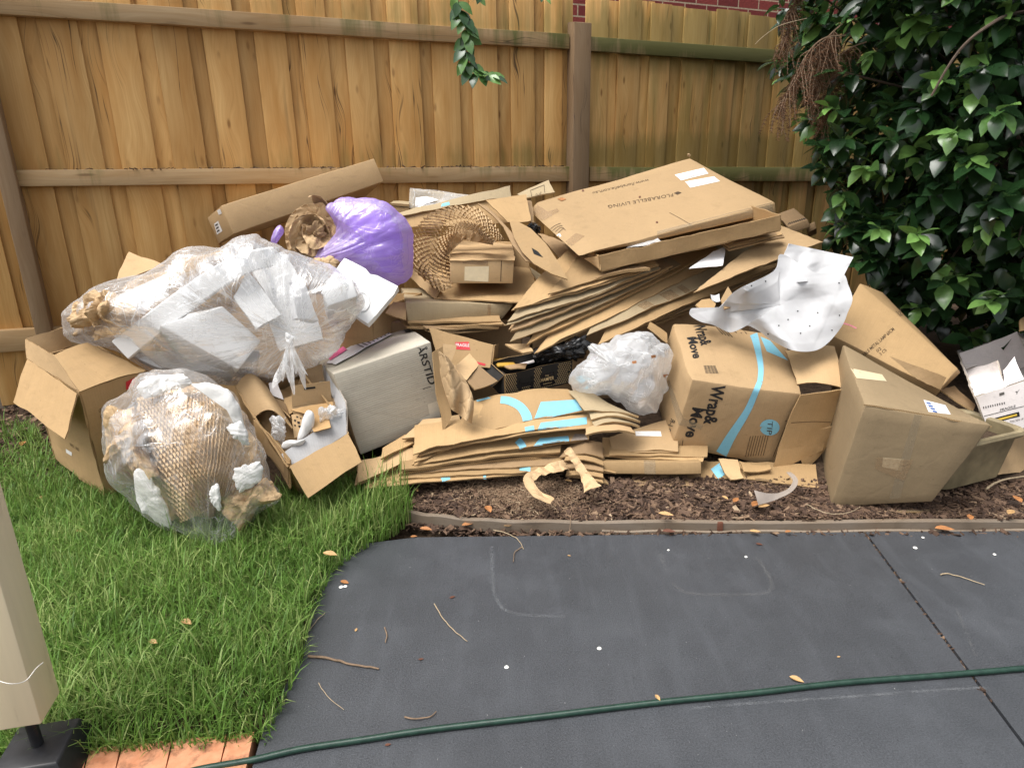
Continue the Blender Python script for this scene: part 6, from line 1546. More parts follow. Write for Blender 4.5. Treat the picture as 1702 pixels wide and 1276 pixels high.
c_ = pq(kB, (540, 470, 3.18), (1180, 440, 3.34), (1175, 292, 3.44), (540, 404, 3.22)); mk('flattened_box', sheet(c_, .006, (.004, 0), seed=4), CB('kraft'), label='broad kraft panel standing behind the honeycomb paper arch', cat='cardboard')
c_ = pq(kB, (1035, 312, 3.30), (1255, 284, 3.34), (1285, 430, 3.16), (1150, 440, 3.14)); mk('flattened_box', sheet(c_, .005, (.004, 0), seed=6), CB('kraft'), label='kraft sheet between the arch and the big flat carton', cat='cardboard')
c_ = pq(kB, (1210, 278, 3.48), (1385, 208, 3.52), (1420, 272, 3.42), (1260, 310, 3.36)); s16 = mk('flattened_box', sheet(c_, .006, (0, .006), seed=7, amp=.005), CB('kraft_pale'), label='folded carton end with a stamped frame beside the fence post', cat='cardboard')
for a, b in (((1282, 258), (1358, 228)), ((1358, 228), (1362, 270)), ((1282, 258), (1290, 296))): stroke('printed_frame', s16, ks(kB, a, b), .9, M['ink_brown'])
text('printed_text', s16, '9271', kB(1345, 262), kB(1300, 280), kv(kB, -4, 18), M['ink_brown'])
c_ = pq(kB, (1258, 300, 3.4), (1280, 296, 3.42), (1300, 440, 3.2), (1278, 440, 3.18)); mk('torn_cardboard', sheet(c_, .006, amp=.006), CB('kraft_dark'), label='dark torn card edge left of the big flat carton', cat='cardboard')
crump('plastic_bag', 'scrap of dark plastic tucked under the left end of the big flat carton', 'bag', ks(kB, (1265, 455), (1310, 430), (1345, 470), (1320, 510), (1280, 490)), 3.1, .04, M['black_plastic'], 99, .012, 24.)

# ---- 20. curved card pieces leaning between arch and flat carton
def cplate(lb, pts, name='cut_cardboard', m='kraft', t=.006, ksel=kB):
    P = [at(*ksel(x, y), Y) for x, y, Y in pts]; return mk(name, plate(P, t), CB(m), label=lb, cat='cardboard', smooth=False)
cplate('long bent card strip leaning behind the curved card leaf', [(985, 328, 3.26), (1035, 345, 3.25), (1090, 395, 3.20), (1160, 470, 3.12), (1240, 560, 3.02), (1290, 660, 2.92), (1255, 650, 2.93), (1180, 560, 3.03), (1130, 460, 3.13), (1070, 395, 3.20)], m='kraft_dark')
cp = cplate('curved leaf of card with a torn triangular hole beside the big flat carton', [(1165, 430, 3.12), (1215, 432, 3.11), (1285, 470, 3.06), (1370, 555, 2.97), (1430, 645, 2.89), (1488, 752, 2.80), (1400, 722, 2.82), (1300, 665, 2.88), (1235, 600, 2.95), (1190, 520, 3.03)], m='kraft')
V_ = [on(cp, *kB(*q), .0015) for q in ((1288, 578), (1325, 600), (1352, 632), (1325, 622), (1300, 612))]
if all(v is not None for v in V_): mk('hole', (np.array(V_), [(0, 4, 3, 1), (1, 3, 2)], [], [0, 0]), M['hole_dark'], cp, smooth=False)  # the hole's dark inside is a black patch on the card

# ---- 17. big flat carton on top
O17, e17 = solve3(kC(420, 530), kC(128, 288), kC(1312, 288), kC(418, 560), 2.92, (.5, .3, 0))
ov = {'110': at(*kC(882, 68), (O17+e17[0]+e17[1])[1]), '001': at(*kC(330, 558), O17[1]-.02), '101': at(*kC(85, 335), (O17+e17[0])[1]-.02), '011': at(*kC(1318, 345), (O17+e17[1])[1])}
e17b = [e17[0], e17[1], e17[2]/np.linalg.norm(e17[2])*.055]
g17 = hexa(O17, e17b, ov, r=.008, amp=.005, fr=3.5, seed=7, bulge=(0, 0, -.012))
t17 = thing('flat_carton', 'big flat printed carton lying slanted on top of the right half of the pile', 'box', O17)
b17 = mk('body', g17, M['kraft_smooth'], t17)
text('printed_text', b17, 'FLORABELLE LIVING', kC(800, 244), kC(478, 304), kv(kC, 4, 15), M['ink_brown'], .0, space=1.06)
V_ = []
mark('printed_emblem', b17, ks(kC, (806, 243), (826, 234), (845, 241), (824, 251)), M['ink_brown'], (5, 5))
text('printed_text', b17, 'www.florabelle.com.au', kC(680, 172), kC(402, 238), kv(kC, 4, 13), M['ink_brown'], -.004)
for q in (((810, 152), (955, 118), (978, 146), (842, 180)), ((862, 186), (1005, 160), (1035, 184), (888, 216))): mark('paper_label', b17, ks(kC, *q), M['ink_white'], (10, 6))
text('printed_text', b17, 'FRL', kC(905, 152), kC(870, 160), kv(kC, 2, 9), M['ink_grey'])
mark('tape_strip', b17, ks(kC, (182, 335), (225, 318), (240, 332), (150, 385)), M['tape'], (8, 6)); mark('tape_strip', b17, ks(kC, (100, 350), (150, 385), (182, 335), (130, 300)), M['tape'], (8, 8))
mark('tape_strip', b17, ks(kC, (320, 440), (365, 455), (300, 505), (260, 490)), M['tape'], (8, 8)); mark('paper_label', b17, ks(kC, (218, 455), (240, 442), (248, 456), (226, 470)), M['ink_white'], (3, 3))
for i in range(4): stroke('printed_text', b17, ks(kC, (190+i*14, 425-i*3+i*8), (215+i*14, 405+i*8-i*3), (245+i*8, 392+i*12)), .9, M['ink_brown'])
mark('tape_strip', b17, ks(kC, (722, 432), (1310, 284), (1325, 345), (722, 490)), M['tape_clear'], (30, 4), off=.002)
mark('dry_leaf', b17, ks(kC, (228, 272), (250, 266), (272, 274), (248, 284)), M['dry_leaf'], (3, 3), off=.003)
for x, y in ((637, 262), (722, 388), (323, 235), (355, 231)): mark('dirt_fleck', b17, ks(kC, (x-5, y-4), (x+5, y-4), (x+5, y+4), (x-5, y+4)), M['dry_leaf_dark'], (1, 1), off=.002)
stroke('crease', b17, ks(kC, (785, 340), (840, 370), (888, 398)), .7, M['ink_brown'])
crump('torn_cardboard', 'torn paper nub at the top corner of the big flat carton', 'cardboard', ks(kC, (872, 62), (868, 48), (882, 40), (892, 50), (890, 66)), (O17+e17[0]+e17[1])[1]-.005, .008, M['kpaper'], 3, .004, 60., na=24, nr=8)

# ---- 18. shallow tray directly under it
O18, e18 = solve3(kC(437, 552), kC(150, 330), kC(1332, 352), kC(446, 625), 2.90, (.5, .3, 0))
ln = np.linalg.norm(e18[0]); e18[0] *= min(1, .62/ln)
t18 = thing('cardboard_tray', 'shallow kraft tray under the big flat carton with bright film inside', 'box', O18)
mk('body', walls(O18, e18, .006, 18), CB('kraft'), t18)
mk('flap', sheet([at(*kC(437, 552), O18[1]), at(*kC(360, 566), O18[1]+.06), at(*kC(400, 592), O18[1]+.05), at(*kC(446, 625), O18[1])], .005), CB('kraft_light'), t18)
mk('film_wrap', sheet(pl(kC, [(570, 512), (745, 480), (715, 455), (640, 478)], (600, 510, 2.98), nrm(e18[0], e18[1])), .002, amp=.006, fr=22.), [M['film_white'], M['film_white']], label='strip of bright film showing between the flat carton and its tray', cat='plastic')
c_ = pl(kC, [(330, 680), (690, 610), (450, 560), (130, 440)], (500, 640, 2.93), nrm(e18[0], e18[1])); mk('flattened_box', sheet(c_, .012, (.006, 0), seed=61), CB('kraft_dark'), label='bent brown sheet sticking out under the left end of the tray', cat='cardboard', group='slanted cardboard sheets in the middle of the pile')

# ---- 19. the slanted stack of sheets
PN = nrm(e17[0], e17[1]); PN = PN if PN[2] > 0 else -PN
def slant(lb, pts, ref, m='kraft', t=.006, seed=0, bend=(0, 0), dn=(0, 0, 0), layers=1, gap=.004, amp=.004):
    return flatB(lb, kC, pts, ref, PN+np.array(dn), m=m, t=t, seed=seed, bend=bend, layers=layers, gap=gap, amp=amp)
SDIR = e17[0]/np.linalg.norm(e17[0])
PT0 = O18+e18[2]
def slant2(lb, a, b, lev, wid, m='kraft', t=.005, seed=0, bend=(0, 0), layers=1, gap=.004, amp=.005, tilt=0.):
    n = PN+FT*0+np.array([tilt, 0, 0]); A_, B_ = [CP+ray(*kC(*q))*((PT0-PN*lev-CP)@n/(ray(*kC(*q))@n)) for q in (a, b)]
    u_ = (B_-A_)/np.linalg.norm(B_-A_); wv = SDIR*wid; g7 = np.random.default_rng(seed)
    t_ = thing('flattened_box', lb, 'cardboard', (A_+B_)/2, 'slanted cardboard sheets in the middle of the pile'); first = None
    for q in range(layers):
        j = [u_*g7.normal(0, .012)+SDIR*g7.normal(.006, .008) if q else 0*u_ for _ in (0, 1)]
        o = mk('board_layer', sheet([A_-PN*q*(t+gap)+j[0], B_-PN*q*(t+gap)+j[1], B_+wv-PN*q*(t+gap), A_+SDIR*wid*.45+u_*.30-PN*q*(t+gap)], t, bend, None, amp, 5., seed+q*3), CB(m), t_); first = first or o
    return t_, first
slant2('uppermost kraft sheet of the slanted stack beside the honeycomb tray', (180, 742), (700, 560), 0.020, .45, 'kraft', seed=60, bend=(-.01, 0))
slant2('long kraft sheet with a printed frame end under the uppermost slanted sheet', (10, 812), (720, 592), 0.035, .5, 'kraft', seed=61, bend=(-.012, 0), layers=2)
S1 = slant2('grey kraft sheet in the upper middle of the slanted stack left of centre', (-20, 880), (740, 610), 0.060, .5, 'kraft_pale', seed=62, layers=2, bend=(-.012, 0))
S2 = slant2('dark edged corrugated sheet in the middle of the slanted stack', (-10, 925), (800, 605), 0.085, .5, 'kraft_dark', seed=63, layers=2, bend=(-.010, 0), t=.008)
S3 = slant2('pale grey sheet with taped end in the slanted stack', (-10, 985), (840, 600), 0.110, .5, 'kraft_grey', seed=64, bend=(-.016, 0))
mark('tape_strip', S3[1], ks(kC, (380, 800), (480, 752), (500, 765), (400, 815)), M['tape_clear'])
S4 = slant2('orange brown corrugated sheet in front of the slanted stack', (78, 985), (1030, 520), 0.135, .42, 'kraft_orange', seed=65, t=.009, bend=(-.008, 0))
S5 = slant2('second orange brown sheet protruding lower left in the slanted stack', (125, 1030), (1010, 590), 0.160, .40, 'kraft', seed=67, t=.0055, layers=2, bend=(-.006, 0))
S6 = slant2('broad pale sheet spreading to the right under the white foam sheet', (372, 945), (1345, 545), .175, .5, 'kraft_pale', seed=68, t=.0055, layers=2)
for q in (((620, 800), (700, 840), (750, 815), (670, 775)), ((730, 745), (800, 790), (850, 765), (790, 720)), ((820, 710), (880, 750), (905, 738), (845, 695))): mark('tape_strip', S6[1], ks(kC, *q), M['tape'], (8, 6))
S7 = slant2('lower kraft sheet peeping out along the front of the broad pale sheet', (430, 992), (1345, 585), 0.200, .5, 'kraft', seed=69, t=.0055, layers=2)
S8 = slant('broad kraft sheet under the right end of the flat carton tray', [(900, 735), (1335, 562), (1548, 486), (1330, 398)], (1330, 520, 3.12), 'kraft_light', seed=70)
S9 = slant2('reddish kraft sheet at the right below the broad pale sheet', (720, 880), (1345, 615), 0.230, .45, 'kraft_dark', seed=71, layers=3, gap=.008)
mk('paper_sheet', sheet(pl(kC, [(880, 618), (1050, 602), (1062, 505), (1000, 530)], (960, 590, 2.98), PN), .002, amp=.002), [M['paper'], M['paper']], label='white sheet of card sticking out of the slanted stack below the tray', cat='paper')
for i in range(3):
    mk('flattened_box', sheet(pl(kC, [(1080, 520-i*8), (1362-i*14, 458-i*7), (1350-i*10, 440-i*6), (1040, 490-i*5)], (1200, 480-i*8, 3.10+i*.01), PN), .006, (.003*i, 0), None, .004, 6., i), CB(['kraft_dark', 'kraft', 'kraft_dark'][i]), label=['lowest thin strip of card under the right end of the tray', 'middle thin strip of card under the right end of the tray', 'top thin strip of card under the right end of the tray'][i], cat='cardboard', group='slanted cardboard sheets in the middle of the pile')
def core(lb, x0, x1, y0, y1, z0, z1, m='kraft_dark'):  # hidden boxes added to fill dark gaps and block see-through
    mk('gap_filler_box', hexa(np.array([x0, y0, z0]), [np.array([0, y1-y0, .02]), np.array([x1-x0, .05, 0]), np.array([0, 0, z1-z0])], r=.006, amp=.006), M[m], label=lb, cat='box')
core('added dark filler box in the gap deep under the slanted sheets', .10, .80, 3.05, 3.5, .08, .50)
core('added dark filler box in the gap behind the kraft box and the hamper box', -.55, .05, 2.98, 3.4, .08, .52)
core('added dark filler box in the gap behind the moving box under the broad sheet', .62, 1.15, 3.12, 3.6, .08, .52)
c_ = pq(kC, (680, 905, 2.74), (775, 975, 2.68), (770, 940, 2.8), (690, 880, 2.86)); mk('torn_cardboard', sheet(c_, .006), CB('kraft'), label='kraft scrap between the slanted stack and the cloudy bag', cat='cardboard')

# ---- 31. vented cartons at the back right
g_, O_, e_ = box_px(kC(1368, 408), kC(1320, 345), kC(1470, 372), kC(1385, 445), 3.55, (.2, .1, 0), r=.004, amp=.003)
v_ = mk('vented_carton', g_, M['kraft_dark'], label='small kraft carton with a row of slots at the back right by the fence', cat='box')
for i in range(9): stroke('slot', v_, ks(kC, (1372+i*10, 400-i*3.2), (1382+i*10, 388-i*3.0)), 1.1, M['hole_dark'])  # slots painted as short black strokes for their dark insides
g_, O_, e_ = box_px(kC(1470, 440), kC(1462, 405), kC(1515, 418), kC(1472, 462), 3.62, (.15, .05, 0), r=.004, amp=.003); mk('small_carton', g_, M['kraft_dark'], label='low brown carton right of the slotted carton in the shade', cat='box')

# ---- 23. moving box
O23, e23 = solve3(kE(262, 394), kE(172, 142), kE(735, 456), kE(165, 690), 2.36, (.4, .05, 0))
ov = {'110': at(*kE(655, 200), (O23+e23[0]+e23[1])[1]), '011': at(*kE(615, 775), (O23+e23[1]+e23[2])[1])}
g23 = hexa(O23, e23, ov, r=.010, amp=.009, bulge=(.012, .006, .008), seed=11, crease=.012)
t23 = thing('moving_box', 'printed moving box with light blue stripes lying on its side on the flattened stack', 'box', O23+e23[2])
b23 = mk('body', g23, M['kraft_light'], t23)
text('printed_text', b23, 'Wrap&', kE(352, 414), kE(312, 585), kv(kE, 54, 6), M['ink'], .03)
text('printed_text', b23, 'Move', kE(266, 512), kE(232, 640), kv(kE, 48, 8), M['ink'], .03)
text('printed_text', b23, 'Wrap&', kE(266, 153), kE(303, 248), kv(kE, 46, -8), M['ink'], .03)
text('printed_text', b23, 'Move', kE(240, 212), kE(268, 303), kv(kE, 38, -5), M['ink'], .03)
stroke('blue_print', b23, ks(kE, (520, 178), (536, 220), (552, 290), (560, 350), (556, 402)), [14, 12, 10, 9, 9], BL)
stroke('blue_print', b23, ks(kE, (556, 402), (540, 440), (500, 530), (430, 640), (385, 722)), [9, 10, 11, 15, 20], BL)
mark('blue_print', b23, ks(kE, (558, 208), (600, 225), (678, 312), (585, 272)), BL, (10, 8))
cir = [kE(598+43*math.cos(a), 600+35*math.sin(a)) for a in np.linspace(0, 2*math.pi, 25)[:-1]]
cV = [on(b23, *kE(598, 600))]+[on(b23, *q) for q in cir]
if all(v is not None for v in cV): mk('blue_print', (np.array(cV), [(0, (i+1) % 24+1, i+1) for i in range(24)], [], [0]*24), BL, b23, smooth=False)
text('printed_text', b23, 'TIP', kE(590, 572), kE(584, 630), kv(kE, 22, 2), M['ink_brown'], .0, off=.002)
for i in range(8): stroke('printed_text', b23, ks(kE, (592-i*11, 634+i*.5), (570-i*11, 722+i*.5)), 1., M['ink_brown'])
for a, b in (((684, 572), (620, 730)), ((676, 572), (612, 728)), ((664, 572), (684, 572))): stroke('printed_frame', b23, ks(kE, a, b), .8, M['ink'])
for i in range(12): stroke('barcode', b23, ks(kE, (312+i*4.4, 333), (322+i*4.8, 368)), [.6, 1.1, .8][i % 3], M['ink'])
for i in range(4): stroke('printed_text', b23, ks(kE, (365+i*12, 165+i*3), (395+i*14, 198+i*4)), 1.5, M['ink_brown'])
for i in range(3): stroke('printed_text', b23, ks(kE, (430+i*22, 170+i*2), (455+i*22, 192+i*2)), 1.5, M['ink_brown'])
text('printed_text', b23, 'C3 I-R', kE(140, 630), kE(172, 560), kv(kE, 20, 8), M['ink'])
mark('tape_strip', b23, ks(kE, (150, 400), (165, 395), (226, 560), (205, 590)), M['tape_clear'], (6, 12), off=.002); mark('tape_strip', b23, ks(kE, (226, 560), (310, 590), (300, 610), (205, 590)), M['tape_clear'], (8, 4), off=.002)
stroke('printed_frame', b23, ks(kE, (222, 655), (218, 690), (226, 700)), 1., M['ink'])
yC, yD = (O23+e23[1])[1], (O23+e23[0]+e23[1])[1]
f_t = mk('flap', sheet([at(*kE(716, 411), yC+.06), at(*kE(920, 430), yC+.04), at(*kE(880, 250), yC+.30), at(*kE(664, 268), yC+.30)], .005, (.012, .01), seed=4), CB('kraft_light'), t23)
f_f = mk('flap', sheet([at(*kE(615, 786), yC+.02), at(*kE(825, 700), yC+.05), at(*kE(921, 434), yC+.03), at(*kE(728, 458), yC-.012)], .005, (.006, -.008), seed=5), CB('kraft'), t23)
mark('tape_strip', f_f, ks(kE, (762, 462), (830, 452), (832, 425), (765, 430)), M['tape'], (5, 4)); stroke('crease', f_f, ks(kE, (690, 580), (800, 575), (905, 580)), .8, M['ink_brown'])
mk('flap', sheet([at(*kE(905, 580), yC+.05), at(*kE(830, 700), yC+.06), at(*kE(745, 790), yC+.04), at(*kE(700, 640), yC+.03)], .005, seed=6), CB('kraft'), t23)
crump('bubble_wrap', 'grey bubble wrap squeezed between the moving box and the plain box', 'plastic', ks(kE, (905, 390), (930, 385), (942, 440), (935, 520), (915, 560), (860, 680), (810, 740), (800, 720), (870, 600), (905, 500)), 2.56, .05, M['film_white'], 111, .012, 24.)

# ---- 24. big plain box at the right
O24, e24 = solve3(kE(1010, 505), kE(910, 241), kE(1562, 592), kE(860, 946), 2.06, (.35, .0, .07))
bk = O24+e24[0]
ov = {'110': at(*kE(1132, 290), (O24+e24[0])[1]+.04), '011': at(*kE(1305, 925), (O24+e24[1]+e24[2])[1]), '111': at(*kE(1400, 800), (O24+e24[0]+e24[1]+e24[2])[1]), '101': at(*kE(790, 780), (O24+e24[0]+e24[2])[1])}
g24 = hexa(O24, e24, None, r=.006, amp=.004, seed=12, bulge=(.008, .006, 0))
t24 = thing('large_carton', 'biggest plain grey brown box tipped onto the mulch at the right', 'box', O24+e24[2])
ov['110'] = at(*kE(1230, 330), (O24+e24[0]+e24[1])[1]-.02)
g24 = hexa(O24, e24, {'011': ov['011'], '101': ov['101'], '110': at(*kE(1490, 560), (O24+e24[0]+e24[1])[1])}, r=.006, amp=.004, seed=12, bulge=(.008, .006, 0))
b24 = mk('body', g24, M['kraft_grey'], t24)
dY = (O24+e24[0])[1]
mk('flap', sheet([O24+np.array([0, 0, .004]), at(*kE(1560, 592), (O24+e24[1])[1]), at(*kE(1510, 578), (O24+e24[1])[1]+.03), at(*kE(1500, 560), (O24+e24[1])[1]+.05)], .005, amp=.001, n=(10, 4)), CB('kraft_grey'), t24)
mark('tape_strip', b24, ks(kE, (1062, 728), (1220, 742), (1180, 832), (1055, 778)), M['tape'], (10, 8), off=.002); mark('tape_strip', b24, ks(kE, (1090, 730), (1180, 738), (1170, 790), (1085, 770)), M['tape_mask'], (8, 6), off=.001)
mark('tape_strip', b24, ks(kE, (950, 345), (1085, 372), (1106, 402), (975, 388)), M['tape_mask'], (8, 4)); mark('tape_strip', b24, ks(kE, (1225, 545), (1258, 548), (1150, 960), (1100, 962)), M['tape_clear'], (4, 16))
mark('paper_label', b24, ks(kE, (1265, 482), (1360, 505), (1398, 570), (1290, 540)), M['paper'], (8, 6)); 
for i in range(4): mark('printed_icon', b24, ks(kE, (1275+i*9, 492+i*12), (1295+i*9, 496+i*12), (1298+i*9, 503+i*12), (1279+i*9, 499+i*12)), M['ink_navy'], (2, 1), off=.002)
for i in range(3): stroke('red_stamp', b24, ks(kE, (1145+i*14, 325+i*2), (1178+i*14, 360+i*6), (1200+i*8, 392)), 1.6, M['ink_pink'])
mk('flap', sheet(pq(kE, (1150, 966, 2.06), (1352, 966, 2.06), (1322, 922, 2.16), (1170, 940, 2.14)), .005, (.0, .004), seed=9), CB('kraft_grey'), t24)

# ---- 25. long lamp carton leaning behind
Pa, Pb, Pc, Pd = pq(kE, (870, 205, 2.72), (1342, 434, 2.50), (1420, 345, 2.62), (985, -30, 2.98))
nn = nrm(Pb-Pa, Pd-Pa); nn = nn if nn[1] > 0 else -nn
e25 = [nn*.16, Pb-Pa, Pd-Pa]
g25 = hexa(Pa, e25, {'011': Pc, '111': at(*kE(1428, 362), (Pc+nn*.16)[1]), '101': at(*kE(1090, 10), (Pd+nn*.16)[1])}, r=.008, amp=.004, seed=13)
b25 = mk('lamp_carton', g25, M['kraft'], label='long kraft lamp carton leaning against the bush behind the plain box', cat='box')
text('printed_text', b25, 'TABLE METAL LAMP 60CM', kE(1000, 300), kE(1140, 178), kv(kE, -9, -11), M['ink_brown'], .004)
text('printed_text', b25, '02', kE(1066, 276), kE(1084, 262), kv(kE, -8, -10), M['ink_brown']); text('printed_text', b25, '3 CS', kE(1080, 290), kE(1106, 268), kv(kE, -8, -10), M['ink_brown'])
text('printed_text', b25, 'JS1', kE(1148, 105), kE(1168, 92), kv(kE, 14, 18), M['ink_brown']); stroke('red_stamp', b25, ks(kE, (918, 150), (945, 158), (975, 172)), 2.5, M['ink_pink'])
mk('flap', sheet(pq(kE, (1118, 290, 2.55), (1368, 382, 2.46), (1342, 434, 2.47), (1240, 390, 2.50)), .005), CB('kraft_light'), b25)
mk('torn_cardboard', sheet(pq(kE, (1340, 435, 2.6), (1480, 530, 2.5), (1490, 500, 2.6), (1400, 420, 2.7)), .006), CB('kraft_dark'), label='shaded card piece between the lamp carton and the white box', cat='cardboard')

# ---- 22. white foam sheet draped over
def s_drape(u, v):
    o = spline(ks(kC, (1335, 545), (1300, 630), (1120, 722), (1040, 800), (985, 840), (905, 812), (884, 830), (892, 852), (940, 880), (1000, 895), (1080, 932), (1140, 915), (1170, 898), (1230, 925), (1290, 968), (1400, 1022), (1500, 1025), (1570, 985), (1640, 900), (1668, 835), (1692, 768), (1672, 700), (1640, 640), (1520, 640), (1440, 600)), 200)
    c = np.array(kC(1330, 800)); k = np.clip(u*200, 0, 199.999); a = k.astype(int); f = (k-a)[..., None]
    e_ = o[a % 200]*(1-f)+o[(a+1) % 200]*f; p = c+(e_-c)*v[..., None]
    X, Yp = (p[..., 0]-850)*1/300, (p[..., 1]-500)/100
    base = 2.62-.10*Yp-.02*(p[..., 0]-1300)/100
    fo = np.array(kC(1225, 780)); d = ((p[..., 0]-fo[0])*.80-(p[..., 1]-fo[1])*.6)/22
    base = base-.10*np.exp(-d*d)*np.clip(v*1.2, 0, 1)-.05*np.exp(-((p[..., 0]-1240)/20)**2)*(p[..., 1] < 505)+.05*np.exp(-((p[..., 0]-1210)/14)**2-((p[..., 1]-545)/45)**2)
    st = np.stack([p[..., 0]/60, p[..., 1]/60, 0*p[..., 0]], -1).reshape(-1, 3); base = base+.12*fold(st*.2, 12, 4, 1.5).reshape(base.shape)*np.clip(v*1.5, .2, 1)+.024*fold(st*.2, 13, 4, 5.).reshape(base.shape)+.02*vn(st*1.2, 4).reshape(base.shape)
    P = p.reshape(-1, 2); dd = FW+((P[:, :1]-W/2)/F)*RI-((P[:, 1:]-H/2)/F)*UP; return (CP+dd*(base.ravel()/dd[:, 1])[:, None]).reshape(*p.shape[:-1], 3)
t22 = thing('foam_sheet', 'white perforated foam sheet draped over the moving box and the lamp carton', 'packaging', at(*kC(1400, 1000), 2.4))
d22 = mk('front_drape', thick(s_drape, 200, 60, .002, 1., .4), [M['foam_sheet'], M['foam_sheet']], t22, sharp=40)
def s_back(u, v):
    c = [np.array(q) for q in ks(kC, (1285, 690), (1640, 668), (1697, 560), (1378, 492))]; U, V_ = u[..., None], v[..., None]
    p = c[0]*(1-U)*(1-V_)+c[1]*U*(1-V_)+c[2]*U*V_+c[3]*(1-U)*V_
    Y = 2.66+.08*v+.05*np.sin(u*math.pi)*v+.04*np.exp(-((u-.25)/.08)**2)*(1-v)-.04*np.exp(-((u-.45)/.12)**2)*(1-v)
    st = np.stack([u*4, v*4, 0*u], -1).reshape(-1, 3); Y = Y+.07*fold(st*.3, 14, 4, .9).reshape(Y.shape)+.010*fold(st*.3, 15, 4, 3.).reshape(Y.shape)
    P = p.reshape(-1, 2); dd = FW+((P[:, :1]-W/2)/F)*RI-((P[:, 1:]-H/2)/F)*UP; return (CP+dd*(Y.ravel()/dd[:, 1])[:, None]).reshape(*p.shape[:-1], 3)
mk('raised_fold', thick(s_back, 40, 24, .002, .4, .2), [M['foam_sheet'], M['foam_sheet']], t22, sharp=60)
for x, y in ((1190, 702), (1260, 680), (1520, 836), (1628, 848), (1372, 870), (1480, 902), (1326, 900), (1590, 922), (1420, 828), (1434, 938), (1625, 688), (1275, 940)):
    q = [on(d22, *(np.array(kC(x, y))+1.25*np.array([math.cos(a), math.sin(a)])), .0015) for a in np.linspace(0, 2*math.pi, 9)[:-1]]
    if all(v is not None for v in q): mk('hole', (np.array(q), [tuple(range(7, -1, -1))], [], [0]), M['hole_dark'], d22, smooth=False)  # dark of each hole painted as a flat black disc
mk('paper_scrap', sheet(pq(kC, (990, 745, 2.66), (1035, 742, 2.66), (1040, 775, 2.62), (995, 775, 2.62)), .002, (.006, .004)), [M['foam_sheet'], M['foam_sheet']], label='small white oval scrap left of the draped foam sheet', cat='paper')
cplate('rounded kraft flap left of the draped foam sheet', [(915, 795, 2.70), (945, 770, 2.74), (985, 765, 2.76), (1015, 790, 2.74), (1000, 835, 2.66), (940, 820, 2.66)], m='kraft', ksel=kC)
cplate('small folded kraft scrap standing left of the draped foam sheet', [(1040, 770, 2.64), (1075, 705, 2.74), (1115, 770, 2.68), (1100, 805, 2.62), (1060, 815, 2.60)], m='kraft_light', ksel=kC)

# ---- 26. white box at the right edge
O26, e26 = solve3(kE(1490, 467), kE(1420, 280), kE(1702, 398), kE(1562, 638), 2.42, (.3, .1, .05))
e26[1] = e26[1]*1.5
t26 = thing('white_box', 'open white printed box at the right edge of the picture beside the bush', 'box', O26+e26[2])
W2 = [M['white_board'], M['edge_white']]
b26 = mk('body', walls(O26, e26, .006, 26), W2, t26)
yb = (O26+e26[0])[1]
mk('flap', sheet(pq(kE, (1448, 347, yb-.06), (1715, 258, yb+.02), (1700, 196, yb+.17), (1414, 267, yb+.09)), .006, amp=.002), W2, t26)
mk('flap', sheet(pq(kE, (1490, 466, O26[1]), (1625, 425, O26[1]+.05), (1580, 315, O26[1]+.16), (1450, 350, yb-.06)), .006, amp=.002), W2, t26)
mk('flap', sheet(pq(kE, (1625, 425, O26[1]+.06), (1700, 396, O26[1]+.09), (1660, 292, O26[1]+.2), (1610, 352, O26[1]+.17)), .006, amp=.001), W2, t26)
text('printed_text', b26, 'FRAGILE', kE(1598, 530), kE(1665, 512), kv(kE, 0, -10), M['ink'], .01); stroke('printed_frame', b26, ks(kE, (1528, 552), (1702, 508)), .9, M['ink'])
mark('printed_label', b26, ks(kE, (1548, 566), (1680, 532), (1684, 552), (1552, 586)), M['ink'], (8, 3)); mark('printed_label', b26, ks(kE, (1558, 570), (1670, 541), (1672, 549), (1560, 579)), M['ink_yellow'], (8, 2), off=.002)
text('printed_text', b26, 'Y', kE(1660, 462), kE(1680, 450), kv(kE, 4, -16), M['ink'])
mark('printed_label', b26, ks(kE, (1594, 452), (1616, 446), (1617, 458), (1595, 464)), M['ink_grey'], (2, 2))
for i in range(10): stroke('barcode', b26, ks(kE, (1526+i*10, 510-i*2.2), (1527+i*10, 519-i*2.2)), 1.6, M['ink'])
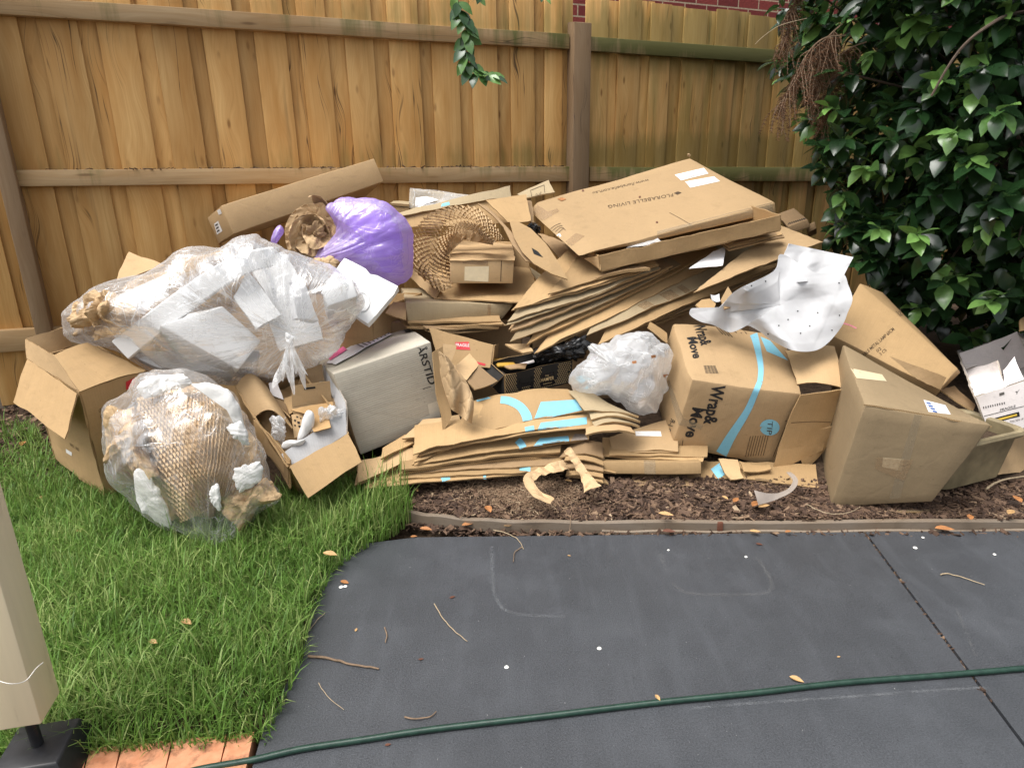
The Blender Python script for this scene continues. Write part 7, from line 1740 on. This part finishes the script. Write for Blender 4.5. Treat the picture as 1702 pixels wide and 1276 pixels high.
text('printed_text', b26, 'THIS SIDE UP', kE(1640, 580), kE(1700, 566), kv(kE, 0, -8), M['ink_brown'])
mk('torn_cardboard', sheet(pq(kE, (1680, 180, 2.72), (1780, 160, 2.8), (1780, 90, 2.86), (1684, 130, 2.78)), .006), CB('kraft'), label='kraft flap at the right edge above the white box', cat='cardboard')

# ---- 27. trough planter, 28. kraft board at the right edge
tc_ = atz(*kE(1440, 875), .05)+np.array([.025, .13, 0]); t27 = thing('planter_trough', 'weathered tan trough planter behind the plain box at the right', 'planter', tc_)
ax_ = np.array([.93, .36, 0]); ay_ = np.array([-.36, .93, 0])
def rrect(hw, hd, z, rr=.05, n=6):
    out = []
    for cx_, cy_, a0 in ((hw-rr, hd-rr, 0), (-hw+rr, hd-rr, 90), (-hw+rr, -hd+rr, 180), (hw-rr, -hd+rr, 270)):
        for i in range(n+1):
            a = R(a0+90*i/n); out.append(tc_+ax_*(cx_+rr*math.cos(a))+ay_*(cy_+rr*math.sin(a))+np.array([0, 0, z]))
    return out
lev = [(.155, .085, .0), (.165, .095, .008), (.185, .115, .165), (.188, .118, .172), (.20, .13, .176), (.204, .134, .186), (.20, .13, .198), (.188, .118, .20), (.180, .110, .192), (.172, .102, .10)]
V, Fc = [], []
for hw, hd, z in lev: V += rrect(hw, hd, z)
n = 28
for i in range(len(lev)-1): Fc += [(i*n+k, i*n+(k+1) % n, (i+1)*n+(k+1) % n, (i+1)*n+k) for k in range(n)]
Fc.append(tuple(range(n-1, -1, -1))); Fc.append(tuple((len(lev)-1)*n+k for k in range(n)))
tro = mk('trough', (np.array(V), Fc, [], [0]*len(Fc)), M['trough'], t27)
mk('soil', (np.array(rrect(.176, .106, .15)), [tuple(range(n))], [], [0]), M['soil'], t27)
c_ = pq(kE, (1565, 805, 2.26), (1790, 792, 2.42), (1800, 620, 2.52), (1625, 640, 2.40)); mk('flattened_box', sheet(c_, .006, amp=.002), CB('kraft_light'), label='plain kraft board standing below the white box at the right edge', cat='cardboard')
